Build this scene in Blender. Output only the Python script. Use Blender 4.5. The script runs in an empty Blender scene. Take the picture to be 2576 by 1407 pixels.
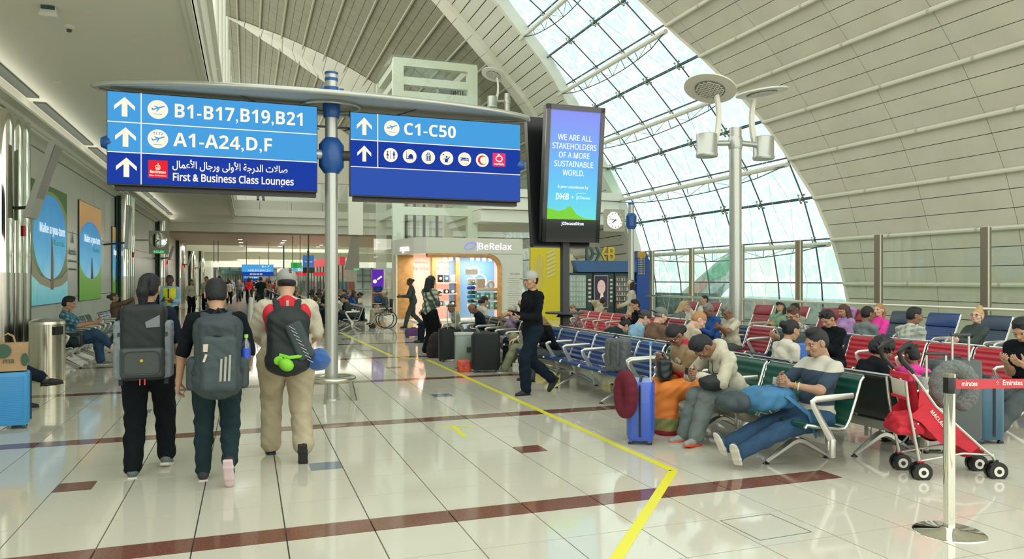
import bpy, bmesh, math, random
import numpy as np
from mathutils import Vector, Matrix, Euler
random.seed(7); np.random.seed(7)
sc = bpy.context.scene
COL = sc.collection
R = math.radians
# ---------------------------------------------------------------- camera, sky, lamps, exposure
F = 1860.0; CX = 1288.0; CY = 703.0; EYE = 1.62            # focal length in pixels of a 2576 px wide frame
TH = math.atan((CX - 622.0) / F); S_ = math.sin(TH); C_ = math.cos(TH)
cam = bpy.data.cameras.new('camera'); camo = bpy.data.objects.new('camera', cam); COL.objects.link(camo)
cam.sensor_width = 36.0; cam.lens = 36.0 * F / 2576.0; cam.clip_end = 2000; cam.clip_start = 0.05
cam.shift_y = (703.0 - 703.5) / 2576.0 * -1
camo.location = (0, 0, EYE); camo.rotation_euler = (R(90), 0, -TH)
sc.camera = camo
w = bpy.data.worlds.new('sky'); sc.world = w; w.use_nodes = True
nt = w.node_tree; bg = nt.nodes['Background']
tc = nt.nodes.new('ShaderNodeTexCoord'); sx = nt.nodes.new('ShaderNodeSeparateXYZ'); rp = nt.nodes.new('ShaderNodeValToRGB')
nt.links.new(tc.outputs['Generated'], sx.inputs[0]); nt.links.new(sx.outputs['Z'], rp.inputs[0]); nt.links.new(rp.outputs[0], bg.inputs[0])
rp.color_ramp.elements[0].position = 0.0; rp.color_ramp.elements[0].color = (1.0, 0.97, 0.86, 1)
rp.color_ramp.elements[1].position = 0.7; rp.color_ramp.elements[1].color = (0.90, 0.95, 0.88, 1)
bg.inputs[1].default_value = 1.55
def area(name, loc, size, sizey, power, col=(1, .96, .85), rot=(0, 0, 0)):
    l = bpy.data.lights.new(name, 'AREA'); l.shape = 'RECTANGLE'; l.size = size; l.size_y = sizey; l.energy = power; l.color = col
    o = bpy.data.objects.new(name, l); COL.objects.link(o); o.location = loc; o.rotation_euler = rot; return o
# fill lights added to brighten the low ceiling, the roof and the far corridor
area('fill_light', (-3.95, 27, 4.97), .30, 40, 48, rot=(R(180), 0, 0))
area('fill_light', (-.80, 27, 6.62), .12, 40, 60, rot=(R(180), 0, 0))
area('fill_light', (4.0, 56, 4.1), 8, 22, 900)
area('fill_light', (4.0, 90, 3.8), 10, 40, 1800)
sc.view_settings.view_transform = 'Standard'; sc.view_settings.look = 'None'
sc.view_settings.gamma = 1; sc.view_settings.use_curve_mapping = False
sc.view_settings.exposure = 0.34

# ---------------------------------------------------------------- where a pixel's ray meets the floor, a wall ...
def at(px, d, py=None):
    r = (px - CX) * d / F; o = [r * C_ + d * S_, -r * S_ + d * C_]
    if py is not None: o.append(EYE - (py - CY) * d / F)
    return o
def fl(px, py, z=0.0): return at(px, F * (EYE - z) / (py - CY))
def onX(px, X, py=None): u = (px - CX) / F; return at(px, X / (u * C_ + S_), py)
def onY(px, Y, py=None): u = (px - CX) / F; return at(px, Y / (C_ - u * S_), py)

# ---------------------------------------------------------------- materials
MATS = {}
def nodes(m): return m.node_tree.nodes, m.node_tree.links
def mat(name, col, rough=.5, metal=0., spec=.5, coat=0., bump=0., bscale=60., var=0., vscale=8., emit=None, estr=1., sheen=0., trans=0.):
    if name in MATS: return MATS[name]
    m = bpy.data.materials.new(name); m.use_nodes = True; n, l = nodes(m); b = n['Principled BSDF']
    b.inputs['Base Color'].default_value = (*col, 1); b.inputs['Roughness'].default_value = rough; b.inputs['Metallic'].default_value = metal
    b.inputs['Specular IOR Level'].default_value = spec; b.inputs['Coat Weight'].default_value = coat; b.inputs['Coat Roughness'].default_value = .08
    b.inputs['Sheen Weight'].default_value = sheen
    if emit is not None: b.inputs['Emission Color'].default_value = (*emit, 1); b.inputs['Emission Strength'].default_value = estr
    if bump or var:
        t = n.new('ShaderNodeTexCoord')
    if bump:
        z = n.new('ShaderNodeTexNoise'); z.inputs['Scale'].default_value = bscale; z.inputs['Detail'].default_value = 4
        bp = n.new('ShaderNodeBump'); bp.inputs['Strength'].default_value = bump; bp.inputs['Distance'].default_value = .01
        l.new(t.outputs['Object'], z.inputs['Vector']); l.new(z.outputs['Fac'], bp.inputs['Height']); l.new(bp.outputs['Normal'], b.inputs['Normal'])
    if var:
        z = n.new('ShaderNodeTexNoise'); z.inputs['Scale'].default_value = vscale; z.inputs['Detail'].default_value = 3
        r = n.new('ShaderNodeValToRGB'); r.color_ramp.elements[0].position = .3; r.color_ramp.elements[1].position = .7
        r.color_ramp.elements[0].color = (*[c * (1 - var) for c in col], 1); r.color_ramp.elements[1].color = (*[min(1, c * (1 + var)) for c in col], 1)
        l.new(t.outputs['Object'], z.inputs['Vector']); l.new(z.outputs['Fac'], r.inputs[0]); l.new(r.outputs[0], b.inputs['Base Color'])
    MATS[name] = m; return m
def emis(name, col, s=1.0):
    if name in MATS: return MATS[name]
    m = bpy.data.materials.new(name); m.use_nodes = True; n, l = nodes(m); n.remove(n['Principled BSDF'])
    e = n.new('ShaderNodeEmission'); e.inputs[0].default_value = (*col, 1); e.inputs[1].default_value = s; l.new(e.outputs[0], n['Material Output'].inputs[0])
    MATS[name] = m; return m
def glassmat(name, tint=(.86, .96, .95), gloss=.06, frit=None, fcol=(.55, .75, .78)):
    if name in MATS: return MATS[name]
    m = bpy.data.materials.new(name); m.use_nodes = True; n, l = nodes(m); n.remove(n['Principled BSDF'])
    t = n.new('ShaderNodeBsdfTransparent'); t.inputs[0].default_value = (*tint, 1)
    g = n.new('ShaderNodeBsdfGlossy'); g.inputs['Roughness'].default_value = .02; g.inputs[0].default_value = (1, 1, 1, 1)
    f = n.new('ShaderNodeLayerWeight'); f.inputs[0].default_value = .3; pw = n.new('ShaderNodeMath'); pw.operation = 'POWER'; pw.inputs[1].default_value = 2.5; l.new(f.outputs['Facing'], pw.inputs[0])
    f2 = n.new('ShaderNodeMath'); f2.operation = 'MULTIPLY_ADD'; f2.inputs[1].default_value = .55; f2.inputs[2].default_value = gloss; f2.use_clamp = True; l.new(pw.outputs[0], f2.inputs[0])
    mx = n.new('ShaderNodeMixShader'); l.new(f2.outputs[0], mx.inputs[0]); l.new(t.outputs[0], mx.inputs[1]); l.new(g.outputs[0], mx.inputs[2])
    l.new(mx.outputs[0], n['Material Output'].inputs[0])
    if frit:
        c = n.new('ShaderNodeTexCoord'); v = n.new('ShaderNodeTexVoronoi'); v.feature = 'DISTANCE_TO_EDGE'; v.inputs['Scale'].default_value = frit
        v2 = n.new('ShaderNodeTexVoronoi'); v2.feature = 'F1'; v2.inputs['Scale'].default_value = frit * .45; v2.inputs['Randomness'].default_value = .35
        r = n.new('ShaderNodeValToRGB'); r.color_ramp.interpolation = 'EASE'
        r.color_ramp.elements[0].position = .09; r.color_ramp.elements[0].color = (*tint, 1)
        r.color_ramp.elements[1].position = .13; r.color_ramp.elements[1].color = (*fcol, 1)
        r2 = n.new('ShaderNodeValToRGB'); r2.color_ramp.elements[0].position = .22; r2.color_ramp.elements[0].color = (0, 0, 0, 1); r2.color_ramp.elements[1].position = .5
        mc = n.new('ShaderNodeMix'); mc.data_type = 'RGBA'; mc.inputs['A'].default_value = (*fcol, 1)
        l.new(c.outputs['Object'], v.inputs['Vector']); l.new(c.outputs['Object'], v2.inputs['Vector']); l.new(v.outputs['Distance'], r.inputs[0])
        l.new(v2.outputs['Distance'], r2.inputs[0]); l.new(r2.outputs[0], mc.inputs['Factor']); l.new(r.outputs[0], mc.inputs['B']); l.new(mc.outputs['Result'], t.inputs[0])
    MATS[name] = m; return m
def ramp_mat(name, stops, axis='Z', lo=0., hi=1., rough=.5, emit=0., noise=0., nscale=3., const=False, space='Object', bump=0.):
    """colour bands along one object axis, edges roughened by noise"""
    if name in MATS: return MATS[name]
    m = bpy.data.materials.new(name); m.use_nodes = True; n, l = nodes(m); b = n['Principled BSDF']; b.inputs['Roughness'].default_value = rough
    t = n.new('ShaderNodeTexCoord'); s = n.new('ShaderNodeSeparateXYZ'); l.new(t.outputs[space], s.inputs[0])
    mr = n.new('ShaderNodeMapRange'); mr.inputs[1].default_value = lo; mr.inputs[2].default_value = hi
    src = s.outputs[axis]
    if noise:
        z = n.new('ShaderNodeTexNoise'); z.inputs['Scale'].default_value = nscale; l.new(t.outputs[space], z.inputs['Vector'])
        ma = n.new('ShaderNodeMath'); ma.operation = 'MULTIPLY_ADD'; ma.inputs[1].default_value = noise; l.new(z.outputs['Fac'], ma.inputs[0]); l.new(src, ma.inputs[2]); src = ma.outputs[0]
    l.new(src, mr.inputs[0]); r = n.new('ShaderNodeValToRGB'); l.new(mr.outputs[0], r.inputs[0])
    cr = r.color_ramp; cr.interpolation = 'CONSTANT' if const else 'LINEAR'
    while len(cr.elements) < len(stops): cr.elements.new(.5)
    for e, (p, c) in zip(cr.elements, stops): e.position = p; e.color = (*c, 1)
    l.new(r.outputs[0], b.inputs['Base Color'])
    if emit: l.new(r.outputs[0], b.inputs['Emission Color']); b.inputs['Emission Strength'].default_value = emit
    MATS[name] = m; return m
def plaid_mat(name, base, c1, c2, scale=9., rough=.8):
    if name in MATS: return MATS[name]
    m = bpy.data.materials.new(name); m.use_nodes = True; n, l = nodes(m); b = n['Principled BSDF']; b.inputs['Roughness'].default_value = rough
    t = n.new('ShaderNodeTexCoord'); last = None
    mp = n.new('ShaderNodeMapping'); mp.inputs['Rotation'].default_value = (.25, .3, .5); l.new(t.outputs['Object'], mp.inputs[0])
    colr = None
    for ax, c in (('X', c1), ('Z', c2)):
        wv = n.new('ShaderNodeTexWave'); wv.bands_direction = ax; wv.inputs['Scale'].default_value = scale; l.new(mp.outputs[0], wv.inputs['Vector'])
        wv.inputs['Distortion'].default_value = .6
        mx = n.new('ShaderNodeMix'); mx.data_type = 'RGBA'; r = n.new('ShaderNodeValToRGB'); r.color_ramp.elements[0].position = .45; r.color_ramp.elements[1].position = .6
        l.new(wv.outputs['Fac'], r.inputs[0]); l.new(r.outputs[0], mx.inputs['Factor']); mx.inputs['B'].default_value = (*c, 1)
        if ax == 'Z': 
            mt = n.new('ShaderNodeMath'); mt.operation = 'MULTIPLY'; mt.inputs[1].default_value = .6; l.new(r.outputs[0], mt.inputs[0]); l.new(mt.outputs[0], mx.inputs['Factor'])
        if colr is None: mx.inputs['A'].default_value = (*base, 1)
        else: l.new(colr, mx.inputs['A'])
        colr = mx.outputs['Result']
    l.new(colr, b.inputs['Base Color']); MATS[name] = m; return m
def blotch_mat(name, cols, scale=6., rough=.7, emit=0.):
    if name in MATS: return MATS[name]
    m = bpy.data.materials.new(name); m.use_nodes = True; n, l = nodes(m); b = n['Principled BSDF']; b.inputs['Roughness'].default_value = rough
    t = n.new('ShaderNodeTexCoord'); z = n.new('ShaderNodeTexNoise'); z.inputs['Scale'].default_value = scale; z.inputs['Detail'].default_value = 5
    l.new(t.outputs['Object'], z.inputs['Vector']); r = n.new('ShaderNodeValToRGB'); l.new(z.outputs['Fac'], r.inputs[0]); cr = r.color_ramp
    while len(cr.elements) < len(cols): cr.elements.new(.5)
    for i, (e, c) in enumerate(zip(cr.elements, cols)): e.position = .3 + .4 * i / max(1, len(cols) - 1); e.color = (*c, 1)
    l.new(r.outputs[0], b.inputs['Base Color'])
    if emit: l.new(r.outputs[0], b.inputs['Emission Color']); b.inputs['Emission Strength'].default_value = emit
    MATS[name] = m; return m

# ---------------------------------------------------------------- mesh builder
class MB:
    def __init__(s): s.v = []; s.f = []; s.m = []
    def add(s, vs, fs, mi=0, M=None):
        o = len(s.v)
        if M is not None: vs = [tuple(M @ Vector(p)) for p in vs]
        s.v.extend([tuple(p) for p in vs]); s.f.extend([tuple(i + o for i in f) for f in fs]); s.m.extend([mi] * len(fs)); return s
    def box(s, c, d, mi=0, M=None, top=(1, 1)):
        x, y, z = [k / 2 for k in d]; tx, ty = top
        vs = [(-x, -y, -z), (x, -y, -z), (x, y, -z), (-x, y, -z), (-x * tx, -y * ty, z), (x * tx, -y * ty, z), (x * tx, y * ty, z), (-x * tx, y * ty, z)]
        vs = [(a + c[0], b + c[1], e + c[2]) for a, b, e in vs]
        return s.add(vs, [(0, 3, 2, 1), (4, 5, 6, 7), (0, 1, 5, 4), (1, 2, 6, 5), (2, 3, 7, 6), (3, 0, 4, 7)], mi, M)
    def tube(s, pts, r, n=8, mi=0, M=None, closed=False, flat=None, caps=True):
        P = [Vector(p) for p in pts]; k = len(P); rs = r if isinstance(r, (list, tuple)) else [r] * k
        vs = []; fs = []; up = None
        for i, p in enumerate(P):
            a = P[(i - 1) % k] if (i > 0 or closed) else p; b = P[(i + 1) % k] if (i < k - 1 or closed) else p
            t = (b - a).normalized() if (b - a).length > 1e-9 else Vector((0, 0, 1))
            if up is None: up = t.orthogonal().normalized() if flat is None else Vector(flat[2])
            u = (up - t * up.dot(t)); u = u.normalized() if u.length > 1e-6 else t.orthogonal().normalized()
            up = u; w2 = t.cross(u); fa, fb = (1, 1) if flat is None else (flat[0], flat[1])
            for j in range(n):
                an = 2 * math.pi * j / n; vs.append(tuple(p + (u * math.cos(an) * fa + w2 * math.sin(an) * fb) * rs[i]))
        for i in range(k if closed else k - 1):
            for j in range(n):
                a = i * n + j; b = i * n + (j + 1) % n; c = ((i + 1) % k) * n + (j + 1) % n; d = ((i + 1) % k) * n + j; fs.append((a, b, c, d))
        if caps and not closed: fs.append(tuple(range(n))[::-1]); fs.append(tuple((k - 1) * n + j for j in range(n)))
        return s.add(vs, fs, mi, M)
    def lathe(s, prof, n=20, mi=0, M=None, c=(0, 0)):
        vs = []; fs = []
        for r, z in prof:
            for j in range(n): a = 2 * math.pi * j / n; vs.append((c[0] + r * math.cos(a), c[1] + r * math.sin(a), z))
        for i in range(len(prof) - 1):
            for j in range(n): fs.append((i * n + j, i * n + (j + 1) % n, (i + 1) * n + (j + 1) % n, (i + 1) * n + j))
        fs.append(tuple(range(n))[::-1]); fs.append(tuple((len(prof) - 1) * n + j for j in range(n)))
        return s.add(vs, fs, mi, M)
    def poly(s, pts, d=None, mi=0, M=None):
        """flat polygon, extruded by vector d"""
        n = len(pts)
        if d is None: return s.add(pts, [tuple(range(n))], mi, M)
        q = [tuple(Vector(p) + Vector(d)) for p in pts]
        fs = [tuple(range(n))[::-1], tuple(range(n, 2 * n))] + [(i, (i + 1) % n, n + (i + 1) % n, n + i) for i in range(n)]
        return s.add(list(pts) + q, fs, mi, M)
    def loft(s, secs, mi=0, M=None, caps=True):
        n = len(secs[0]); vs = [p for q in secs for p in q]; fs = []
        for i in range(len(secs) - 1):
            for j in range(n): fs.append((i * n + j, i * n + (j + 1) % n, (i + 1) * n + (j + 1) % n, (i + 1) * n + j))
        if caps: fs.append(tuple(range(n))[::-1]); fs.append(tuple((len(secs) - 1) * n + j for j in range(n)))
        return s.add(vs, fs, mi, M)
    def mesh(s, name, mats, smooth=False, bevel=0):
        me = bpy.data.meshes.new(name); me.from_pydata(s.v, [], s.f)
        for m in (mats if isinstance(mats, (list, tuple)) else [mats]): me.materials.append(m)
        if len(set(s.m)) > 1: me.polygons.foreach_set('material_index', s.m)
        if bevel:
            bm = bmesh.new(); bm.from_mesh(me)
            bmesh.ops.recalc_face_normals(bm, faces=bm.faces)
            es = [e for e in bm.edges if len(e.link_faces) == 2 and e.calc_face_angle(0) > .6]
            bmesh.ops.bevel(bm, geom=es, offset=bevel, segments=2, affect='EDGES', profile=.5); bm.to_mesh(me); bm.free()
        else:
            bm = bmesh.new(); bm.from_mesh(me); bmesh.ops.recalc_face_normals(bm, faces=bm.faces); bm.to_mesh(me); bm.free()
        if smooth or bevel:
            me.polygons.foreach_set('use_smooth', [True] * len(me.polygons))
            if bevel: pass
            me.set_sharp_from_angle(angle=R(38 if bevel else smooth if smooth is not True else 50))
        return me
    def build(s, name, mats, parent=None, smooth=False, bevel=0):
        return link(name, s.mesh(name, mats, smooth, bevel), parent)
def link(name, data, parent=None, M=None):
    o = bpy.data.objects.new(name, data); COL.objects.link(o)
    if parent is not None: o.parent = parent
    if M is not None: o.matrix_local = M
    return o
def tag(o, label=None, cat=None, group=None, kind=None):
    if label: o['label'] = label
    if cat: o['category'] = cat
    if group: o['group'] = group
    if kind: o['kind'] = kind
    return o
def empty(name, loc, rz=0, label=None, cat=None, group=None, s=1.0):
    o = bpy.data.objects.new(name, None); COL.objects.link(o); o.location = (loc[0], loc[1], loc[2] if len(loc) > 2 else 0); o.rotation_euler = (0, 0, rz)
    o.empty_display_size = .1; o.scale = (s, s, s)
    return tag(o, label, cat, group)
def copy_tree(o, parent=None, loc=None, rz=None, label=None, group=None, swap=None):
    c = o.copy(); COL.objects.link(c); c.parent = parent
    if loc is not None: c.location = (loc[0], loc[1], loc[2] if len(loc) > 2 else 0)
    if rz is not None: c.rotation_euler = (0, 0, rz)
    if label: c['label'] = label
    if group: c['group'] = group
    if swap and c.data is not None and any(m and m.name in swap for m in c.data.materials):
        key = (c.data.name, tuple(sorted(swap.items())))
        if key not in SW:
            d = c.data.copy()
            for i, m in enumerate(d.materials):
                if m and m.name in swap: d.materials[i] = MATS[swap[m.name]]
            SW[key] = d
        c.data = SW[key]
    for ch in list(o.children):
        d = copy_tree(ch, c, swap=swap); d.matrix_parent_inverse = ch.matrix_parent_inverse
    return c
SW = {}
def rrect(w, h, r, n=5, cx=0, cy=0):
    o = []
    for sx_, sy_, a0 in ((1, 1, 0), (-1, 1, 90), (-1, -1, 180), (1, -1, 270)):
        for k in range(n + 1):
            a = R(a0 + 90 * k / n); o.append((cx + sx_ * (w / 2 - r) + r * math.cos(a), cy + sy_ * (h / 2 - r) + r * math.sin(a)))
    return o
def sans(s, bold=False):
    o = ''
    for ch in s:
        k = ord(ch)
        if 65 <= k <= 90: o += chr((0x1D5D4 if bold else 0x1D5A0) + k - 65)
        elif 97 <= k <= 122: o += chr((0x1D5EE if bold else 0x1D5BA) + k - 97)
        elif 48 <= k <= 57: o += chr((0x1D7EC if bold else 0x1D7E2) + k - 48)
        else: o += ch
    return o
def text_mesh(body, size, align='CENTER', bold=0., ext=.002, spacing=1., yalign='BOTTOM_BASELINE', line=1.0):
    c = bpy.data.curves.new('text', 'FONT'); c.body = body; c.size = size; c.align_x = align; c.align_y = yalign; c.offset = bold; c.extrude = ext
    c.space_character = spacing; c.space_line = line; c.resolution_u = 3
    o = bpy.data.objects.new('t', c); me = bpy.data.meshes.new_from_object(o); bpy.data.objects.remove(o); bpy.data.curves.remove(c)
    return me
def text(body, size, material, parent, M, name='lettering', align='CENTER', bold=0., ext=.002, spacing=1., fitw=None, yalign='BOTTOM_BASELINE', line=1.0):
    me = text_mesh(body, size, align, bold, ext, spacing, yalign, line); me.materials.clear(); me.materials.append(material)
    if fitw and len(me.vertices):
        xs = [v.co.x for v in me.vertices]; k = fitw / (max(xs) - min(xs))
        for v in me.vertices: v.co.x *= k
    return link(name, me, parent, M)
def face_M(loc, right, up=(0, 0, 1)):
    """frame with X=right, Y=up, Z=out (right x up)"""
    r = Vector(right).normalized(); u = Vector(up).normalized(); z = r.cross(u)
    return Matrix(((r.x, u.x, z.x, loc[0]), (r.y, u.y, z.y, loc[1]), (r.z, u.z, z.z, loc[2]), (0, 0, 0, 1)))
# ================================================================ setting
M_tile = mat('stone_tile', (.63, .61, .50), rough=.07, spec=.6, var=.05, vscale=190)
M_grout = mat('grout', (.16, .17, .13), rough=.8)
M_brown = mat('brown_granite', (.20, .085, .06), rough=.08, spec=.6, var=.35, vscale=160)
M_bluegr = mat('blue_granite', (.16, .22, .28), rough=.08, spec=.6, var=.3, vscale=160)
M_yellow = mat('yellow_tape', (.80, .76, .03), rough=.35)
floor = MB().box((9, 60, -.06), (60, 140, .1)).build('floor', M_grout); tag(floor, kind='structure')
X0T, PT, Y0S, PER, SW_ = .23, .54, 4.745, 3.45, .25
def accent_rows():
    rows = []   # (y0, y1, kind)
    for j in range(-2, 20):
        b = Y0S + PER * j; rows.append((b, b + SW_, 's', j)); q = (PER - SW_) / 6
        for i in range(6): rows.append((b + SW_ + q * i, b + SW_ + q * (i + 1), 't', j * 10 + i))
    return rows
ROWS = accent_rows()
def tmesh(w, l, m):
    g = .0035; return MB().box((0, 0, .002), (w - g * 2, l - g * 2, .024), top=(.997, .997)).mesh('floor_tile', m)
q_ = (PER - SW_) / 6
TM = {'t': tmesh(PT, q_, M_tile), 's': tmesh(PT, SW_, M_brown), 'a': tmesh(.27, .27, M_brown), 'b': tmesh(.27, .27, M_bluegr)}
far_t = MB(); far_s = MB(); ntile = 0
for (y0, y1, kd, j) in ROWS:
    for i in range(-16, 30):
        xa = X0T + PT * i; xc = xa + PT / 2; yc = (y0 + y1) / 2
        d = xc * S_ + yc * C_; r = xc * C_ - yc * S_
        if d < .6 or xc > 16.6 or xc < -8: continue
        px = CX + F * r / d; py = CY + F * EYE / d; hp = F * EYE * (y1 - y0) / d / d
        strip = kd == 's' and xa < 4.2
        if d > 3 and -120 < px < 2700 and py < 1470 and hp > (11.2 if kd == 't' else 5) and ntile < 298 + (0 if kd == 't' else 0):
            ntile += 1
            o = link('tile', TM['s'] if strip else (TM['t'] if kd == 't' else tmesh(PT, SW_, M_tile)), floor); o.location = (xc, yc, 0)
            TM.setdefault('x', o.data)
        elif y1 < 45:
            (far_s if strip else far_t).box((xc, yc, .002), (PT - .008, y1 - y0 - .008, .024))
o = far_t.build('far_tiles', M_tile, floor); tag(o, kind='stuff'); o = far_s.build('far_strips', M_brown, floor); tag(o, kind='stuff')
o = MB().box((4, 85, .002), (40, 80, .024)).build('far_floor', mat('far_stone', (.62, .61, .52), rough=.12), floor)
for j in range(-1, 9):
    for i in range(-3, 4):
        x = -1.39 + 1.89 * i + .27 / 2 + (0.02 if j % 2 else 0); y = Y0S + PER * j + 1.66 + .135
        if x > 4.3: continue
        o = link('accent_tile', TM['b' if (i + j) % 2 else 'a'], floor); o.location = (x, y, .0012)
# recessed hatch outline
hb = MB()
a_, b_, c_, d_ = fl(1812, 1315), fl(1912, 1365), fl(2042, 1344), fl(1936, 1298)
for p, q in ((a_, b_), (b_, c_), (c_, d_), (d_, a_)): hb.tube([(p[0], p[1], .0145), (q[0], q[1], .0145)], .0028, 4)
hb.build('hatch_joint', M_grout, floor)
# yellow floor line
def strip_line(pts, w_, name='line', par=None):
    mb = MB()
    for p, q in zip(pts[:-1], pts[1:]):
        p = Vector((*p, .0148)); q = Vector((*q, .0148)); t = (q - p).normalized(); n = Vector((-t.y, t.x, 0)) * w_ / 2
        mb.poly([tuple(p - n), tuple(q - n), tuple(q + n), tuple(p + n)], (0, 0, .0012))
    return mb.build(name, M_yellow, par)
yl = strip_line([fl(1545, 1420), fl(1694, 1188), (3.40, 14.55)], .075, 'floor_line'); tag(yl, 'yellow tape line on the floor bounding the seating area, turning a corner near the front', 'floor line')
yl2 = strip_line([fl(1062, 907), fl(985, 897), fl(858, 838)], .075, 'floor_line'); tag(yl2, 'faded far stretch of yellow floor tape near the display stand', 'floor line')
ar = MB(); p0 = fl(1112, 1080); p1 = fl(1192, 1078); p2 = fl(1138, 1074); p3 = fl(1170, 1102)
def fpt(p): return (p[0], p[1], .0148)
ar.tube([fpt(p2), fpt(p3)], .028, 4, flat=(1, .02, (1, 0, 0))); ar.tube([fpt(p0), fpt(fl(1146, 1073)), fpt(p1)], .022, 4, flat=(1, .02, (0, 1, 0)))
tag(ar.build('floor_arrow', M_yellow), 'yellow arrow mark taped on the open floor left of the yellow line', 'floor mark')

# ---------------- vault: cross-section found from the photograph's pipes, one step per pipe
VS = 1.38
PR = [(11.95, -.3), (11.93, .6), (11.86, 1.54), (11.68, 2.48), (11.37, 3.37), (10.94, 4.22), (10.41, 5.01), (9.81, 5.75), (9.16, 6.44), (8.46, 7.09), (7.74, 7.71), (6.99, 8.3), (6.23, 8.87), (5.45, 9.41), (4.66, 9.94), (3.86, 10.46), (3.05, 10.95), (2.22, 11.42), (1.38, 11.86), (.52, 12.27), (-.37, 12.62), (-1.25, 12.9)]
PR = [(x * VS, (z - EYE) * VS + EYE) for x, z in PR]; SS0 = -3
PRX = [p[0] for p in PR]; PRZ = [p[1] for p in PR]; PI_ = [i + SS0 for i in range(len(PR))]
def vx(s, off=0.):
    x = float(np.interp(s, PI_, PRX)); z = float(np.interp(s, PI_, PRZ))
    if off:
        a = (np.interp(s + .3, PI_, PRX) - np.interp(s - .3, PI_, PRX)); b = (np.interp(s + .3, PI_, PRZ) - np.interp(s - .3, PI_, PRZ)); L = math.hypot(a, b)
        x += off * b / L; z += -off * a / L
    return x, z
def vp(s, Y, off=0.): x, z = vx(s, off); return (x, Y, z)
def bnd(tab):
    a = sorted(tab); return lambda s: float(np.interp(s, [t[0] for t in a], [t[1] * VS for t in a]))
B_right = bnd([(9.6, 14.3), (6.77, 13.88), (5.73, 13.74), (4.85, 13.52), (4.03, 13.32), (3.0, 13.05), (1.99, 12.88), (1.0, 12.61), (0, 12.44), (-.89, 12.29), (-1.69, 12.18), (-3, 12.05)])
B_gl = bnd([(10.6, 17.3), (8.88, 18.06), (7.86, 18.44), (6.83, 18.77), (5.92, 19.21), (5.26, 19.45), (3.7, 20.2), (2.93, 20.38), (2.04, 20.5), (1, 20.6), (-3, 20.8)])
B_ri = bnd([(11, 17.9), (9.19, 18.48), (8.35, 18.72), (7.82, 18.91), (7.06, 19.13), (5.87, 19.66), (4.51, 20.34), (3, 20.95), (1, 21.4), (-3, 21.8)])
B_r2 = bnd([(12, 19.4), (9.99, 19.92), (8.5, 20.38), (7.37, 20.92), (6.29, 21.16), (5.5, 21.63), (3.9, 22.3), (1.3, 22.8), (-3, 23.2)])
B_rl = bnd([(12.5, 19.8), (10.32, 20.5), (8.64, 21.21), (7.68, 21.48), (7.04, 21.73), (5.68, 22.19), (3.93, 23.0), (1.28, 23.6), (-3, 24.1)])
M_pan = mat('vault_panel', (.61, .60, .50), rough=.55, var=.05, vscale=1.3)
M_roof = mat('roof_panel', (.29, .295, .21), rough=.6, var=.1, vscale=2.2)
M_rim = mat('rim_cladding', (.84, .84, .74), rough=.5)
M_pan2 = mat('rim_panel_mat', (.76, .77, .67), rough=.5)
M_joint = mat('panel_joint', (.09, .11, .08), rough=.8)
M_pipe = mat('white_pipe', (.70, .70, .60), rough=.35)
M_wmetal = mat('white_metal', (.78, .78, .68), rough=.35)
def clip(poly, fn):
    out = []; n = len(poly)
    for i in range(n):
        a = poly[i]; b = poly[(i + 1) % n]; fa = fn(a); fb = fn(b)
        if fa >= 0: out.append(a)
        if (fa >= 0) != (fb >= 0): t = fa / (fa - fb); out.append((a[0] + (b[0] - a[0]) * t, a[1] + (b[1] - a[1]) * t))
    return out
def cell_mesh(poly, off, th, mb):
    top = [vp(s, y, off) for s, y in poly]; bot = [vp(s, y, off + th) for s, y in poly]; n = len(poly)
    mb.add(top + bot, [tuple(range(n)), tuple(range(n, 2 * n))[::-1]] + [(i, (i + 1) % n, n + (i + 1) % n, n + i) for i in range(n)])
npanel = 0
def panels(parent, name, m, s0, s1, ds, ys, conds, off=0., maxobj=300, gap=.007, minpx=10, stag=False, pm=None):
    global npanel
    rest = MB(); cand = []
    n = int(round((s1 - s0) / ds))
    for i in range(n):
        sa = s0 + ds * i; sb = sa + ds
        for j in range(len(ys) - 1):
            ya, yb = ys[j], ys[j + 1]
            poly = [(sa + gap, ya + gap), (sb - gap, ya + gap), (sb - gap, yb - gap), (sa + gap, yb - gap)]
            for fn in conds:
                poly = clip(poly, fn)
                if len(poly) < 3: break
            if len(poly) < 3: continue
            pp = [vp(s, y) for s, y in poly]; pr = []
            for p in pp:
                d = p[0] * S_ + p[1] * C_
                if d < .5: continue
                pr.append((CX + F * (p[0] * C_ - p[1] * S_) / d, CY - F * (p[2] - EYE) / d))
            if not pr: continue
            xs = [p[0] for p in pr]; zs = [p[1] for p in pr]
            vis = max(xs) > 0 and min(xs) < 2576 and max(zs) > 0 and min(zs) < 1407
            A = abs(sum(pr[k][0] * pr[(k + 1) % len(pr)][1] - pr[(k + 1) % len(pr)][0] * pr[k][1] for k in range(len(pr)))) / 2
            cand.append((A if vis else 0, poly))
    cand.sort(key=lambda t: -t[0])
    for k, (A, poly) in enumerate(cand):
        if A > 60 and k < maxobj: mb = MB(); cell_mesh(poly, off, .03, mb); mb.build(name, m, parent)
        else: cell_mesh(poly, off, .03, rest)
    if rest.v: o = rest.build(name + 's', m, parent); tag(o, kind='stuff')
def shell(name, m, s0, s1, y0f, y1f, off, n=60):
    """continuous backing behind the panels so that the joints read dark and no light leaks"""
    mb = MB(); ss = np.linspace(s0, s1, n); A = []; B = []
    for s in ss: A.append(vp(s, y0f(s), off)); B.append(vp(s, y1f(s), off))
    mb.add(A + B, [(i, i + 1, n + i + 1, n + i) for i in range(n - 1)]); o = mb.build(name, m); tag(o, kind='structure'); return o
k_ = lambda v: (lambda s: v)
wr = shell('wall_right', M_joint, -3, 14, k_(5), lambda s: B_right(s) + .03, .045)
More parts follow.
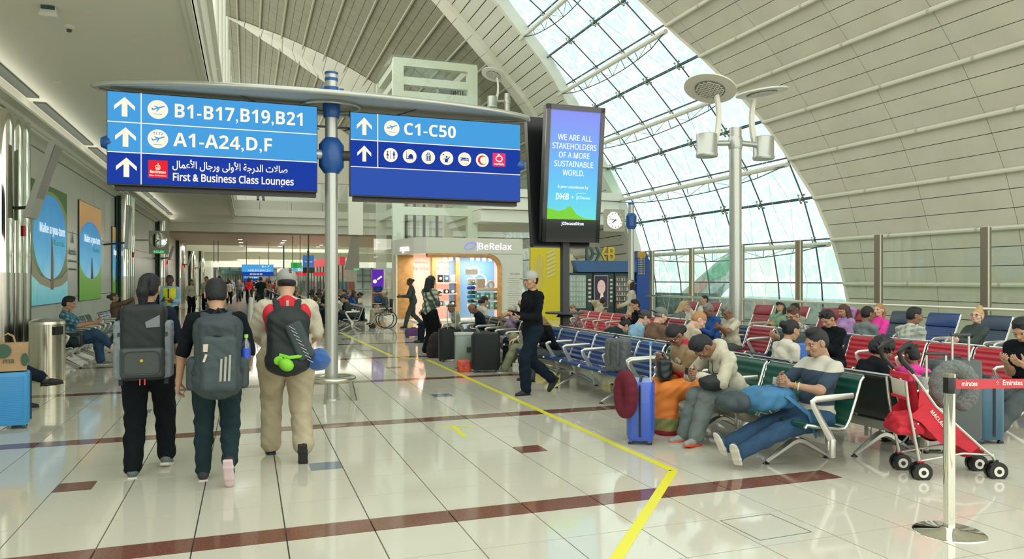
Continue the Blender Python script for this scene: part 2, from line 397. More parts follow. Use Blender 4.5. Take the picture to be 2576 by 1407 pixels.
ysA = [11.66 + 2.27 * (j - 3) for j in range(0, 8)]
panels(wr, 'panel', M_pan, -3, 12, 1 / 3, ysA, [lambda p: B_right(p[0]) - p[1], lambda p: p[1] - 4.9], maxobj=290)
B_g2 = bnd([(-3, 22.4), (-.87, 24.71), (.84, 26.71), (1.66, 27.98), (3, 29.6), (5, 30.6), (7, 31.0)]); B_g3 = lambda s: B_g2(s) + 1.2 + 9.5 * math.sin(max(0, min(1, (7.4 - s) / 8)) * 1.57)
def shell_cells(par, s0, s1, conds):
    mb = MB(); n = int((s1 - s0) / .5)
    for i in range(n):
        for y in np.arange(19 * 1.38, 62, 2.4):
            p = [(s0 + .5 * i, y), (s0 + .5 * i + .5, y), (s0 + .5 * i + .5, y + 2.4), (s0 + .5 * i, y + 2.4)]
            for fn in conds:
                p = clip(p, fn)
                if len(p) < 3: break
            if len(p) >= 3: P_ = [vp(s, y2, .045) for s, y2 in p]; mb.add(P_, [tuple(range(len(P_)))])
    return mb
rf = empty('ceiling', (0, 0, 0)); tag(rf, kind='structure'); near_c = lambda p: p[1] - B_rl(p[0])
for k, (a, b, cs_) in enumerate(((7, 18, [near_c]), (-3, 7, [near_c, lambda p: B_g2(p[0]) - p[1]]), (-3, 7, [lambda p: p[1] - B_g3(p[0])]))):
    o = shell_cells(rf, a, b, cs_).build('backing', M_joint, rf)
ysB = [24 + 2.27 * j - 2.27 * 4 + 11 for j in range(-4, 20)]
def slitf(p):
    return 1
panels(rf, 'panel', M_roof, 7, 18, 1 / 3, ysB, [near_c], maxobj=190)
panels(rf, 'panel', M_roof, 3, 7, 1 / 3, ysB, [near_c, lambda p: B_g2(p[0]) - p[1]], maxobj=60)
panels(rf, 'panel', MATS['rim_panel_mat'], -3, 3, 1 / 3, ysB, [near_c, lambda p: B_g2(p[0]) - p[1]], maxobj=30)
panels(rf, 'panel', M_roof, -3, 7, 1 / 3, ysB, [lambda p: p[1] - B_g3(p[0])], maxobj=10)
# rim between glass and roof: bright edge, cream panels, bright edge
rm = shell('trim_1', M_joint, -3, 13, lambda s: B_gl(s), lambda s: B_rl(s), .06); 
def prism_band(name, m, ya, yb, s0, s1, offa, offb, par, ds=1 / 3., gap=.01, th=.04):
    s = s0
    while s < s1 - 1e-6:
        a, b = s + gap, s + ds - gap; mb = MB()
        t = [vp(a, ya(a), offa), vp(b, ya(b), offa), vp(b, yb(b), offb), vp(a, yb(a), offb)]
        u = [vp(a, ya(a), offa + th), vp(b, ya(b), offa + th), vp(b, yb(b), offb + th), vp(a, yb(a), offb + th)]
        mb.add(t + u, [(0, 1, 2, 3), (7, 6, 5, 4), (0, 4, 5, 1), (1, 5, 6, 2), (2, 6, 7, 3), (3, 7, 4, 0)]); mb.build(name, m, par); s += ds
prism_band('rim_plate', M_rim, B_gl, B_ri, -3, 13, -.30, -.05, rm, 1.0, .004)
prism_band('rim_panel', M_pan2, B_ri, B_r2, -3, 13, -.02, -.25, rm, 1 / 3., .012)
prism_band('rim_plate', M_rim, B_r2, B_rl, -3, 13.4, -.45, -.30, rm, 2 / 3., .006)
for ya, off in ((B_gl, -.30), (B_rl, -.30), (B_r2, -.45), (B_ri, -.05)):
    mb = MB(); ss = np.linspace(-3, 13, 50); A = [vp(s, ya(s), off) for s in ss]; B = [vp(s, ya(s), .12) for s in ss]
    mb.add(A + B, [(i, i + 1, 51 + i, 50 + i) for i in range(49)]); mb.build('rim_edge', M_rim, rm)
# edge trim of the right panels
mb = MB(); mb.tube([vp(s, B_right(s) + .04, -.01) for s in np.linspace(-3, 12, 50)], .05, 6); mb.build('edge_trim', M_wmetal, wr)
# pipes along the vault
for s in range(-1, 9):
    mb = MB(); mb.tube([vp(s, 5, -.06), vp(s, B_right(s) + .02, -.06)], .055, 8); mb.build('pipe', M_pipe, wr)
    for y in (10.2, 12.6, 15.1): 
        mb2 = MB(); mb2.lathe([(.07, -.03), (.07, .03)], 8, M=Matrix.Translation(Vector(vp(s, y + s * .37, -.06))) @ Matrix.Rotation(R(90), 4, 'X')); mb2.build('pipe_collar', mat('collar_grey', (.5, .5, .42), .5), wr)
M_rpipe = mat('roof_pipe', (.43, .43, .32), rough=.5)
for s in range(0, 19):
    mb = MB(); mb.tube([vp(min(s, 18), B_rl(s) - .1, -.05), vp(min(s, 18), 61 if s > 6 else B_g2(s), -.05)], .06, 6); mb.build('pipe', M_rpipe, rf)
# glazing
M_gl = glassmat('frit_glass', tint=(.68, .785, .78), frit=2.3, fcol=(.47, .63, .67))
M_mull = mat('glazing_joint', (.035, .075, .10), rough=.5)
win = empty('window_1', (15, 23, 0)); tag(win, kind='structure'); WI = Matrix.Translation((-15, -23, 0))
ysG = [14.47 * VS + 1.41 * VS * j for j in range(-3, 6)]
def glf(p): return min(p[1] - B_right(p[0]), B_gl(p[0]) - p[1])
for i in range(-3, 12):
    for j in range(len(ysG) - 1):
        poly = [(i + .01, ysG[j] + .012), (i + .99, ysG[j] + .012), (i + .99, ysG[j + 1] - .012), (i + .01, ysG[j + 1] - .012)]
        poly = clip(clip(poly, lambda p: p[1] - B_right(p[0])), lambda p: B_gl(p[0]) - p[1])
        if len(poly) < 3: continue
        mb = MB(); P_ = [vp(s, y, .12) for s, y in poly]; mb.add(P_, [tuple(range(len(P_)))]); o = mb.build('glass_pane', M_gl, win); o.matrix_local = WI
def vpth(s, ya, yb, r, off, name, m, n=6, k=2):
    mb = MB(); mb.tube([vp(s, ya + (yb - ya) * t / k, off) for t in range(k + 1)], r, n); o = mb.build(name, m, win); o.matrix_local = WI; return o
for i in range(-3, 12):
    ya, yb = B_right(i), B_gl(i)
    vpth(i, ya, yb, .028, .10, 'joint', M_mull, 4)
    if i % 2 == 0 and i >= 0:
        vpth(i - .08, ya - .05, yb + .5, .075, -.22, 'beam', M_pipe, 8)
        # tension cable with struts below the beam
        n = 8; pts = []
        for k in range(n + 1): t = k / n; pts.append(vp(i - .08 - .28 * math.sin(math.pi * t) ** .6, ya + (yb - ya) * t, -.32))
        mb = MB(); mb.tube(pts, .016, 5)
        for k in range(1, n): 
            q = vp(i - .08, ya + (yb - ya) * k / n, -.22); mb.tube([q, pts[k]], .011, 4)
            if k % 2: mb.tube([q, pts[k + 1]], .008, 4); mb.tube([q, pts[k - 1]], .008, 4)
        o = mb.build('cable_truss', M_mull, win); o.matrix_local = WI
    elif i > 0:
        vpth(i, ya, yb, .03, -.02, 'tie_rod', M_mull, 5)
for y in ysG:
    ss = [s for s in np.linspace(-3, 11, 57) if B_right(s) < y < B_gl(s)]
    if len(ss) < 2: continue
    mb = MB(); mb.tube([vp(s, y, .10) for s in ss], .022, 4); o = mb.build('joint', M_mull, win); o.matrix_local = WI
    mb = MB(); mb.tube([vp(s, y + .35, -.25 - .12 * math.cos(s * math.pi)) for s in ss], .006, 3); mb.tube([vp(s, y + .75, -.3 + .12 * math.cos(s * math.pi)) for s in ss], .006, 3); o = mb.build('cable', M_wmetal, win); o.matrix_local = WI
# spider fittings
sp = MB()
for a in (45, 135, 225, 315):
    c, s = math.cos(R(a)), math.sin(R(a)); sp.tube([(0, 0, -.06), (c * .09, s * .09, -.06), (c * .17, s * .17, 0)], .018, 5); sp.lathe([(.035, -.01), (.035, .02), (.02, .03)], 8, M=Matrix.Translation((c * .17, s * .17, 0)))
sp.lathe([(.045, -.12), (.045, -.02)], 8)
spm = sp.mesh('spider_fitting', mat('spider_steel', (.42, .42, .34), .35, .6), True)
for i in range(0, 11):
    for y in ysG:
        if B_right(i) + .3 < y < B_gl(i) - .1:
            x, z = vx(i); a = np.interp(i + .3, PI_, PRX) - np.interp(i - .3, PI_, PRX); b = np.interp(i + .3, PI_, PRZ) - np.interp(i - .3, PI_, PRZ)
            sv = Vector((a, 0, b)).normalized(); nv = sv.cross(Vector((0, -1, 0)))
            M = Matrix.Translation(Vector(vp(i, y, .06))) @ Matrix((( sv.x, 0, -sv.z * -1, 0), (0, 1, 0, 0), (sv.z, 0, -sv.x, 0), (0, 0, 0, 1)))
            k = 1.0 if i % 2 else .62
            o = link('spider_fitting', spm, win, WI @ M @ Matrix.Scale(k, 4))
win2 = empty('window_2', (14, 45, 0)); tag(win2, kind='structure'); W2I = Matrix.Translation((-14, -45, 0))
for i in range(-3, 7):
    for j in range(0, 12):
        y = 22.4 * VS + 1.95 * j + 0; poly = [(i + .01, y + .01), (i + .99, y + .01), (i + .99, y + 1.94), (i + .01, y + 1.94)]; poly = clip(clip(poly, lambda p: p[1] - B_g2(p[0])), lambda p: B_g3(p[0]) - p[1])
        if len(poly) >= 3: P_ = [vp(s, yy, .12) for s, yy in poly]; o = MB().add(P_, [tuple(range(len(P_)))]).build('glass_pane', M_gl, win2); o.matrix_local = W2I
for i in range(-3, 7): o = MB().tube([vp(i, B_g2(i), .1), vp(i, B_g3(i), .1)], .03, 4).build('joint', M_mull, win2); o.matrix_local = W2I
for fn_, nm in ((B_g2, 'rim'), (B_g3, 'rim')): o = MB().tube([vp(s, fn_(s), -.02) for s in np.linspace(-3, 7, 40)], .22, 6).build(nm, M_rim, win2, True); o.matrix_local = W2I
# roof light lens: white folded fin
def slit():
    up = [(17.48, 33.41), (15.83, 32.89), (14.94, 32.41), (13.89, 31.93), (12.9, 31.44), (11.9, 30.99), (10.73, 30.63), (8.5, 30.0)]
    lo = [(17.48, 33.41), (15.94, 34.31), (14.87, 34.52), (13.42, 34.89), (12.55, 34.95), (11.9, 35.0), (10.72, 35.11), (8.5, 35.3)]
    mid = [(17.48, 33.41), (15.85, 33.05), (14.9, 33.15), (13.9, 33.3), (12.82, 33.63), (11.9, 33.75), (10.7, 34.0), (8.5, 34.2)]
    r = empty('trim_2', (5, 45, 12)); tag(r, kind='structure'); I = Matrix.Translation((-5, -45, -12))
    for A, oa, B, ob, nm in ((up, -.06, mid, -.16, 'fin_panel'), (mid, -.16, lo, -.06, 'fin_plate')):
        for k in range(len(A) - 1):
            nn = 2
            for q in range(nn):
                f = lambda T, t: (T[k][0] + (T[k + 1][0] - T[k][0]) * t, (T[k][1] + (T[k + 1][1] - T[k][1]) * t) * VS)
                ta, tb = q / nn + .01, (q + 1) / nn - .01
                P = [vp(*f(A, ta), oa), vp(*f(A, tb), oa), vp(*f(B, tb), ob), vp(*f(B, ta), ob)]
                mb = MB(); mb.poly(P, (0, 0, .04)); o = mb.build(nm, M_rim if nm == 'fin_plate' else MATS['rim_panel_mat'], r); o.matrix_local = I
slit()

# ---------------- left wall, its cornice, the low ceiling
M_wall = mat('wall_panel', (.74, .76, .69), rough=.3, spec=.5, var=.02, vscale=1)
M_ceil = mat('ceiling_plaster', (.80, .80, .69), rough=.8)
M_corn = mat('cornice_white', (.80, .80, .70), rough=.6)
WX = -4.5; ZC = 5.26
wl = MB().box((WX - .16, 45, 2.4), (.2, 90, 5)).build('wall_left', M_joint); tag(wl, kind='structure')
yj = [5 + 1.92 * j for j in range(0, 36)]
for j in range(len(yj) - 1):
    for za, zb in ((0.1, 1.16), (1.16, 2.9), (2.9, 4.6)):
        mb = MB(); mb.box((WX - .04, (yj[j] + yj[j + 1]) / 2, (za + zb) / 2), (.06, yj[j + 1] - yj[j] - .014, zb - za - .014)); mb.build('panel', M_wall, wl)
MB().box((WX - .02, 40, .05), (.06, 80, .1)).build('baseboard_left', mat('steel_base', (.4, .4, .36), .3, .8)); tag(bpy.data.objects['baseboard_left'], kind='structure')
lc = MB().box((-2.5, 27.5, ZC + .1), (3.56, 43, .2)).build('ceiling_low', M_ceil); tag(lc, kind='structure')
cn = MB()
cn.poly([(WX, 5, 4.62), (WX + .32, 5, 4.80), (WX + .32, 5, ZC), (WX - .3, 5, ZC), (WX - .3, 5, 4.62)], (0, 43, 0))
cn.box((WX + .42, 27, 4.92), (.2, 43, .05)); cn.box((WX + .30, 27, 4.70), (.10, 43, .04))
o = cn.build('trim_3', M_corn); tag(o, kind='structure')
cn = MB(); 
for y0, y1 in ((12.2, 17), (17.5, 22.5), (23, 29), (29.5, 36), (36.5, 43), (43.5, 46)): cn.box((WX + .50, (y0 + y1) / 2, ZC - .012), (.22, y1 - y0, .05))
o = cn.build('ceiling_grille', mat('grille_dark', (.12, .14, .12), .7, bump=.5, bscale=300), lc)
o = MB().box((WX + .42, 8.6, 5.03), (.5, 7.2, .5)).build('bulkhead', M_corn, lc)
# fittings on the low ceiling
dfr = empty('ceiling_projector', at(125, 9.9, 62)[:2] + [ZC], 0, 'white square box fitting on the plaster ceiling, top left', 'ceiling fitting'); 
MB().box((0, 0, -.07), (.22, .22, .14), top=(.8, .8)).build('housing', M_wmetal, dfr, bevel=.008); MB().box((0, -.1, -.03), (.16, .04, .04)).build('louvre', M_mull, dfr)
p = at(174, 10.6, 128); sd = empty('smoke_detector', (p[0], p[1], ZC), 0, 'white round smoke detector below the ceiling at top left', 'smoke detector')
MB().lathe([(.05, -.05), (.075, -.035), (.08, 0)], 16).build('base_ring', M_wmetal, sd, True); MB().lathe([(.03, -.085), (.035, -.05)], 12).build('sensor_head', mat('dark_vent', (.08, .1, .08), .6), sd, True)
for k, (px_, py_) in enumerate(((146, 207), (250, 320))):
    d = F * (ZC - EYE) / (CY - py_); p = at(px_, d); o = MB().lathe([(.06, -.012), (.065, 0)], 14).build('sprinkler_cover', M_corn); o.location = (p[0], p[1], ZC)
    tag(o, ('flat round cover plate on the plaster ceiling above the sign corner', 'small round cover plate on ceiling left of the blue connector')[k], 'cover plate')
ed = MB(); ed.box((-.70, 27.5, 5.85), (.06, 43, 1.4)); ed.box((-.74, 27.5, ZC - .02), (.14, 43, .10)); ed.box((-.64, 27.5, 6.56), (.12, 43, .06)); ed.box((-.66, 27.5, 5.6), (.06, 43, .05))
o = ed.build('trim_4', M_corn); tag(o, kind='structure')
wu = MB().box((-4.2, 32, 6.6), (.1, 56, 2.6)).build('wall_upper', M_corn); tag(wu, kind='structure')
mcol = MB().lathe([(.10, 6.5), (.10, 10.9)], 10).mesh('column', M_wmetal, True)
for i, y in enumerate([18.5, 21.5, 24.5, 28, 32, 36, 41]):
    o = link('facade_fin', mcol); o.location = (-.72 - (.0 if i else .0), y, 0); tag(o, ('nearest', 'second nearest', 'third nearest', 'fourth nearest', 'fifth nearest', 'sixth nearest', 'farthest')[i] + ' tall white cylindrical fin rising above the low ceiling edge', 'column', 'white fins along the upper level edge')
# chrome column pairs on the left wall
M_chrome = mat('chrome', (.80, .80, .72), rough=.06, metal=1)
M_chrome2 = mat('brushed_steel', (.62, .61, .53), rough=.25, metal=1)
def chrome_column(y, label, rr=.21):
    r = empty('chrome_column', (WX + .26, y, 0), 0, label, 'column')
    for dy in (-.55, .05, .55):
        MB().lathe([(rr, 1.75), (rr, 4.72)], 20, c=(0, dy)).build('shaft', M_chrome, r, True)
        MB().lathe([(rr + .012, 0), (rr + .012, 1.75)], 20, c=(0, dy)).build('sleeve', M_chrome2, r, True)
    MB().box((-.20, 0, 2.35), (.06, 1.7, 4.7)).build('backing', M_mull, r)
    MB().box((rr + .02, .05, 2.55), (.03, .12, .2)).build('alarm_point', mat('alarm_red', (.7, .03, .03), .4), r); return r
for y, lb in ((16.4, 'cluster of polished chrome column shafts at the left picture edge'), (30.8, 'chrome column cluster on the wall right of the two posters'), (43.4, 'chrome column cluster behind the square wall clock'), (55, 'slim chrome column cluster behind the man in the yellow vest'), (66, 'far chrome column cluster beyond the man in the yellow vest'), (80, 'farthest chrome column cluster along the left wall')): chrome_column(y, lb)
# balcony crossing the hall, fascia, soffits beyond
YB = 45.0
bal = empty('balcony', (5, YB, 0), 0); tag(bal, kind='structure'); bal.name = 'trim_5'; I = Matrix.Translation((-5, -YB, 0))
def bpart(mb, nm, m): o = mb.build(nm, m, bal); o.matrix_local = I; return o
for k in range(9): bpart(MB().box((-.2 + 1.75 * k, YB - .02, 5.92), (1.73, .1, .52)), 'fascia_panel', mat('fascia_metal', (.44, .45, .37), .3, .3))
bpart(MB().box((5, YB + .5, 5.45), (32, 1.4, .40)), 'beam', M_rim)
bpart(MB().box((5, YB + .7, 5.05), (32, 1.4, .42)), 'beam', M_corn)
bpart(MB().box((5, YB + .9, 4.6), (32, 1.4, .50)), 'beam', M_corn)
bpart(MB().box((6, YB + 8, 4.30), (32, 15, .12)), 'soffit', mat('brown_soffit', (.42, .33, .23), .5))
bpart(MB().box((6, YB + 3, 6.12), (32, 6, .1)), 'deck', M_corn)
for k in range(8):
    bpart(MB().box((-.1 + 1.75 * k, YB, 6.75), (.05, .05, 1.15)), 'baluster', M_wmetal)
    bpart(MB().poly([(-.03 + 1.75 * k, YB, 6.25), (1.59 + 1.75 * k, YB, 6.25), (1.59 + 1.75 * k, YB, 7.2), (-.03 + 1.75 * k, YB, 7.2)]), 'glass_panel', glassmat('clear_glass', (.84, .93, .88)))
bpart(MB().tube([(-.3, YB, 7.32), (13, YB, 7.32)], .035, 6), 'handrail', M_chrome2)
o = MB().box((4, YB + 12, 9), (36, .2, 8)).build('wall_back_upper', M_rim); tag(o, kind='structure')
for k in range(5): tag(MB().poly([(2 + 2.2 * k, YB + 11.8, 7 + .2 * k), (2.9 + 2.2 * k, YB + 11.8, 6.4), (4.8 + 2.2 * k, YB + 11.8, 6.4), (2.8 + 2.2 * k, YB + 11.8, 9)], (0, .08, 0)).build('gable_panel', M_rim), ('leftmost', 'second from left', 'middle', 'second from right', 'rightmost')[k] + ' pale slanting cladding panel behind the upper balcony', 'panel', 'pale slanted panels behind the balcony')
# downlights in the brown soffit
DLN = 0
dl = MB().lathe([(.13, 0), (.13, .02)], 12).mesh('downlight', emis('lamp_white', (1, .93, .8), 3.2))
dlr = MB().lathe([(.17, .004), (.17, .03)], 12).mesh('ring', M_wmetal)
for px_, py_ in ((604, 601), (606, 609), (608, 622), (609, 628), (715, 604), (711, 609), (708, 612), (703, 619), (696, 626), (695, 629), (808, 615), (795, 622), (785, 627), (775, 631)):
    d = F * (4.22 - EYE) / (CY - py_); x, y = at(px_, d); y = min(max(y, YB + 1.8), YB + 14.8)
    o = link('downlight', dlr); o.location = (x, y, 4.20); l2 = link('lens', dl, o); l2.location = (0, 0, -.012)
    tag(o, ('left column, nearest', 'left column, second', 'left column, third', 'left column, farthest', 'middle column, nearest', 'middle column, second', 'middle column, third', 'middle column, fourth', 'middle column, fifth', 'middle column, farthest', 'right column, nearest', 'right column, second', 'right column, third', 'right column, farthest')[DLN] + ' recessed ceiling lamp in the brown soffit', 'downlight', 'downlights in the brown soffit'); DLN += 1
# farther corridor: beams and ceilings
for k, (y, z0, z1, xa, xb) in enumerate(((62, 3.85, 5.0, -4.4, 20), (84, 3.6, 4.6, -4.4, 24), (112, 3.4, 4.4, -4.4, 28))):
    o = MB().box(((xa + xb) / 2, y, (z0 + z1) / 2), (xb - xa, .6, z1 - z0)).build('beam', M_rim); o.name = 'trim_%d' % (6 + k); tag(o, kind='structure')
    o = MB().box(((xa + xb) / 2, y + 11, z1 - .3), (xb - xa, 22, .1)).build('ceiling_far', M_ceil); tag(o, kind='structure')
o = MB().box((0, 135, 2.5), (80, .2, 6)).build('wall_end', mat('far_wall', (.30, .34, .31), .5)); tag(o, kind='structure')
for k in range(26): MB().box((-6 + 1.6 * k, 134.7, 2.3), (.16, .2, 4.6)).build('mullion', M_mull, o)
for k in range(3): MB().box((10, 134.7, 1.2 + 1.1 * k), (42, .16, .10)).build('transom', M_mull, o)
def shop_front(x0, y0, x1, y1, z, m, label):
    a, b = Vector((x0, y0, 0)), Vector((x1, y1, 0)); L = (b - a).length; r = empty('shop_unit', ((x0 + x1) / 2, (y0 + y1) / 2, 0), math.atan2(y1 - y0, x1 - x0), label, 'shop front')
    MB().box((0, 0, z - .25), (L, .3, .5)).build('fascia', m, r); MB().box((0, .8, z / 2), (L, .1, z)).build('back_wall', mat('shopwall', (.55, .56, .48), .6), r)
    n = max(2, int(L / 1.3))
    for k in range(n + 1): MB().box((-L / 2 + L * k / n, 0, (z - .5) / 2), (.07, .07, z - .5)).build('mullion', M_mull, r)
    for k in range(n): MB().poly([(-L / 2 + L * k / n, 0, .05), (-L / 2 + L * (k + 1) / n, 0, .05), (-L / 2 + L * (k + 1) / n, 0, z - .5), (-L / 2 + L * k / n, 0, z - .5)]).build('pane', glassmat('clear_glass', (.84, .93, .88)), r)
    for k in range(n): MB().box((-L / 2 + L * (k + .5) / n, .6, .9), (L / n * .6, .25, 1.2)).build('display', mat('display_%d' % (k % 4), [(.10, .25, .38), (.45, .12, .10), (.5, .42, .25), (.12, .20, .16)][k % 4], .5), r)
for q in ((*at(776, 56), *at(862, 44), 3.0, mat('front_red', (.6, .03, .05), .5, emit=(.7, .05, .08), estr=.4), 'glazed shop front with red fascia left of the lift, far away'), (*at(700, 92), *at(775, 70), 3.0, mat('front_cream', (.7, .66, .5), .5), 'pale far shop front right of the far walking crowd'), (*at(560, 105), *at(632, 121), 3.0, mat('front_teal', (.1, .3, .3), .5), 'tiny teal shop front at the corridor end')): shop_front(*q)
o = MB().box((WX - .1, 95, 2.2), (.2, 80, 4.6)).build('wall_left_far', M_wall); tag(o, kind='structure')
o = MB().box((24, 100, 3), (.2, 76, 7)).build('wall_right_far', M_wall); tag(o, kind='structure')
# outside: apron, low blast fence, tailplane
gr = MB().box((90, 60, -4.1), (140, 300, .2)).build('apron', mat('apron', (.62, .70, .70), .9, var=.1, vscale=.3)); tag(gr, kind='structure')
tf = empty('aircraft_tail', (33, 60, -4), 0, 'white aircraft tail with green, red and black sweep beyond the glass wall', 'aircraft'); I = Matrix.Translation((-33, -60, 4))
def onplane(px_, py_, dist=62): return at(px_, dist, py_)
def tp(mb, nm, m): o = mb.build(nm, m, tf); o.matrix_local = I
tp(MB().poly([onplane(*q) for q in ((1706, 742), (1840, 626), (1858, 628), (1850, 700), (1790, 760), (1700, 760))], (.35, .1, 0)), 'fin', mat('tail_white', (.85, .88, .85), .4))
tp(MB().poly([onplane(*q, 61.6) for q in ((1770, 694), (1800, 668), (1838, 640), (1842, 660), (1826, 690), (1786, 706))], (.1, .03, 0)), 'green_stripe', mat('tail_green', (.30, .66, .45), .5))
tp(MB().poly([onplane(*q, 61.6) for q in ((1718, 745), (1745, 715), (1775, 700), (1788, 705), (1760, 735), (1740, 762), (1715, 762))], (.1, .03, 0)), 'red_stripe', mat('tail_red', (.88, .50, .48), .5))
tp(MB().poly([onplane(*q, 61.6) for q in ((1790, 745), (1822, 712), (1815, 742), (1790, 760))], (.1, .03, 0)), 'black_stripe', mat('tail_black', (.35, .44, .42), .5))
# low screens between seats and glass
M_scr = glassmat('screen_glass', (.90, .96, .92))
M_bronze = mat('bronze_post', (.33, .29, .22), rough=.3, metal=.7)
gs = empty('glass_screen', (14.6, 20, 0), 0, 'row of tall glass panels on bronze posts in front of the panelled vault', 'glass screen'); XS = 14.6
I = Matrix.Translation((-XS, -20, 0)); pys = []
for px_ in (1640, 1740, 1865, 2010, 2210, 2480): pys.append(onX(px_, XS)[1])
pys.append(pys[-1] - 3.2); pys = sorted(pys)
for k, y in enumerate(pys):
    o = MB().box((XS, y, 1.36), (.12, .16, 2.72)).build('post', M_bronze, gs); o.matrix_local = I
    o = MB().box((XS - .03, y - .085, 1.37), (.03, .02, 2.74)).build('post_edge', M_wmetal, gs); o.matrix_local = I
    if k: 
        ya, yb = pys[k - 1] + .1, y - .1; o = MB().poly([(XS, ya, .06), (XS, yb, .06), (XS, yb, 2.68), (XS, ya, 2.68)]).build('glass_panel', M_scr, gs); o.matrix_local = I
o = MB().tube([(XS - .25, pys[0], 1.02), (XS - .25, pys[-1], 1.02)], .035, 8).build('handrail', M_chrome2, gs); o.matrix_local = I
o = MB().tube([(XS - .12, pys[0], .12), (XS - .12, pys[-1], .12)], .06, 6).build('kickrail', M_chrome2, gs); o.matrix_local = I
for px0, px1, top in ((1650, 1735, 735), (1745, 1812, 736)):
    a = onX(px0, 17.2); b = onX(px1, 17.2); z = onX(px0, 17.2, top)[2]; o = MB().box((17.2, (a[1] + b[1]) / 2, z / 2), (.08, abs(a[1] - b[1]), z)).build('low_partition', mat('partition', (.55, .60, .52), .5)); tag(o, 'pale low partition outside the glass %s' % ('beside the vending kiosk' if px0 < 1700 else 'right of the second bronze post'), 'partition')
# ================================================================ implicit-surface modelling (bodies, clothes, bags)
def surface_nets(Fd, org, h):
    sgn = Fd < 0; nx, ny, nz = Fd.shape
    acc = np.zeros((nx - 1, ny - 1, nz - 1, 3)); cnt = np.zeros((nx - 1, ny - 1, nz - 1))
    offs = [(0, 0, 0), (1, 0, 0), (0, 1, 0), (1, 1, 0), (0, 0, 1), (1, 0, 1), (0, 1, 1), (1, 1, 1)]
    c = {o: Fd[o[0]:nx - 1 + o[0], o[1]:ny - 1 + o[1], o[2]:nz - 1 + o[2]] for o in offs}
    for a in offs:
        for ax in range(3):
            if a[ax]: continue
            b = list(a); b[ax] = 1; b = tuple(b); fa, fb = c[a], c[b]; m = (fa < 0) != (fb < 0)
            t = np.where(m, fa / np.where(m, fa - fb, 1), 0)
            for k in range(3): acc[..., k] += np.where(m, a[k] + (t if k == ax else 0), 0)
            cnt += m
    idx = -np.ones(cnt.shape, int); act = cnt > 0; ii = np.argwhere(act); idx[act] = np.arange(len(ii))
    V = org + h * (ii + acc[act] / cnt[act][:, None])
    faces = []
    for ax in range(3):
        o = [(1, 0, 0), (0, 1, 0), (0, 0, 1)][ax]; u, w_ = [(1, 2), (2, 0), (0, 1)][ax]
        a = sgn[:nx - o[0], :ny - o[1], :nz - o[2]]; b = sgn[o[0]:, o[1]:, o[2]:]; e = np.argwhere(a != b)
        e = e[(e[:, u] > 0) & (e[:, w_] > 0) & (e[:, u] < Fd.shape[u] - 1) & (e[:, w_] < Fd.shape[w_] - 1)]
        if not len(e): continue
        du = np.zeros(3, int); du[u] = 1; dw = np.zeros(3, int); dw[w_] = 1
        g = lambda p: idx[p[:, 0], p[:, 1], p[:, 2]]
        q = np.stack([g(e), g(e - du), g(e - du - dw), g(e - dw)], 1); inside = a[e[:, 0], e[:, 1], e[:, 2]] if True else 0
        q[~inside] = q[~inside][:, ::-1]; faces.append(q)
    Fc = np.concatenate(faces) if faces else np.zeros((0, 4), int); Fc = Fc[(Fc >= 0).all(1)]
    return V, Fc
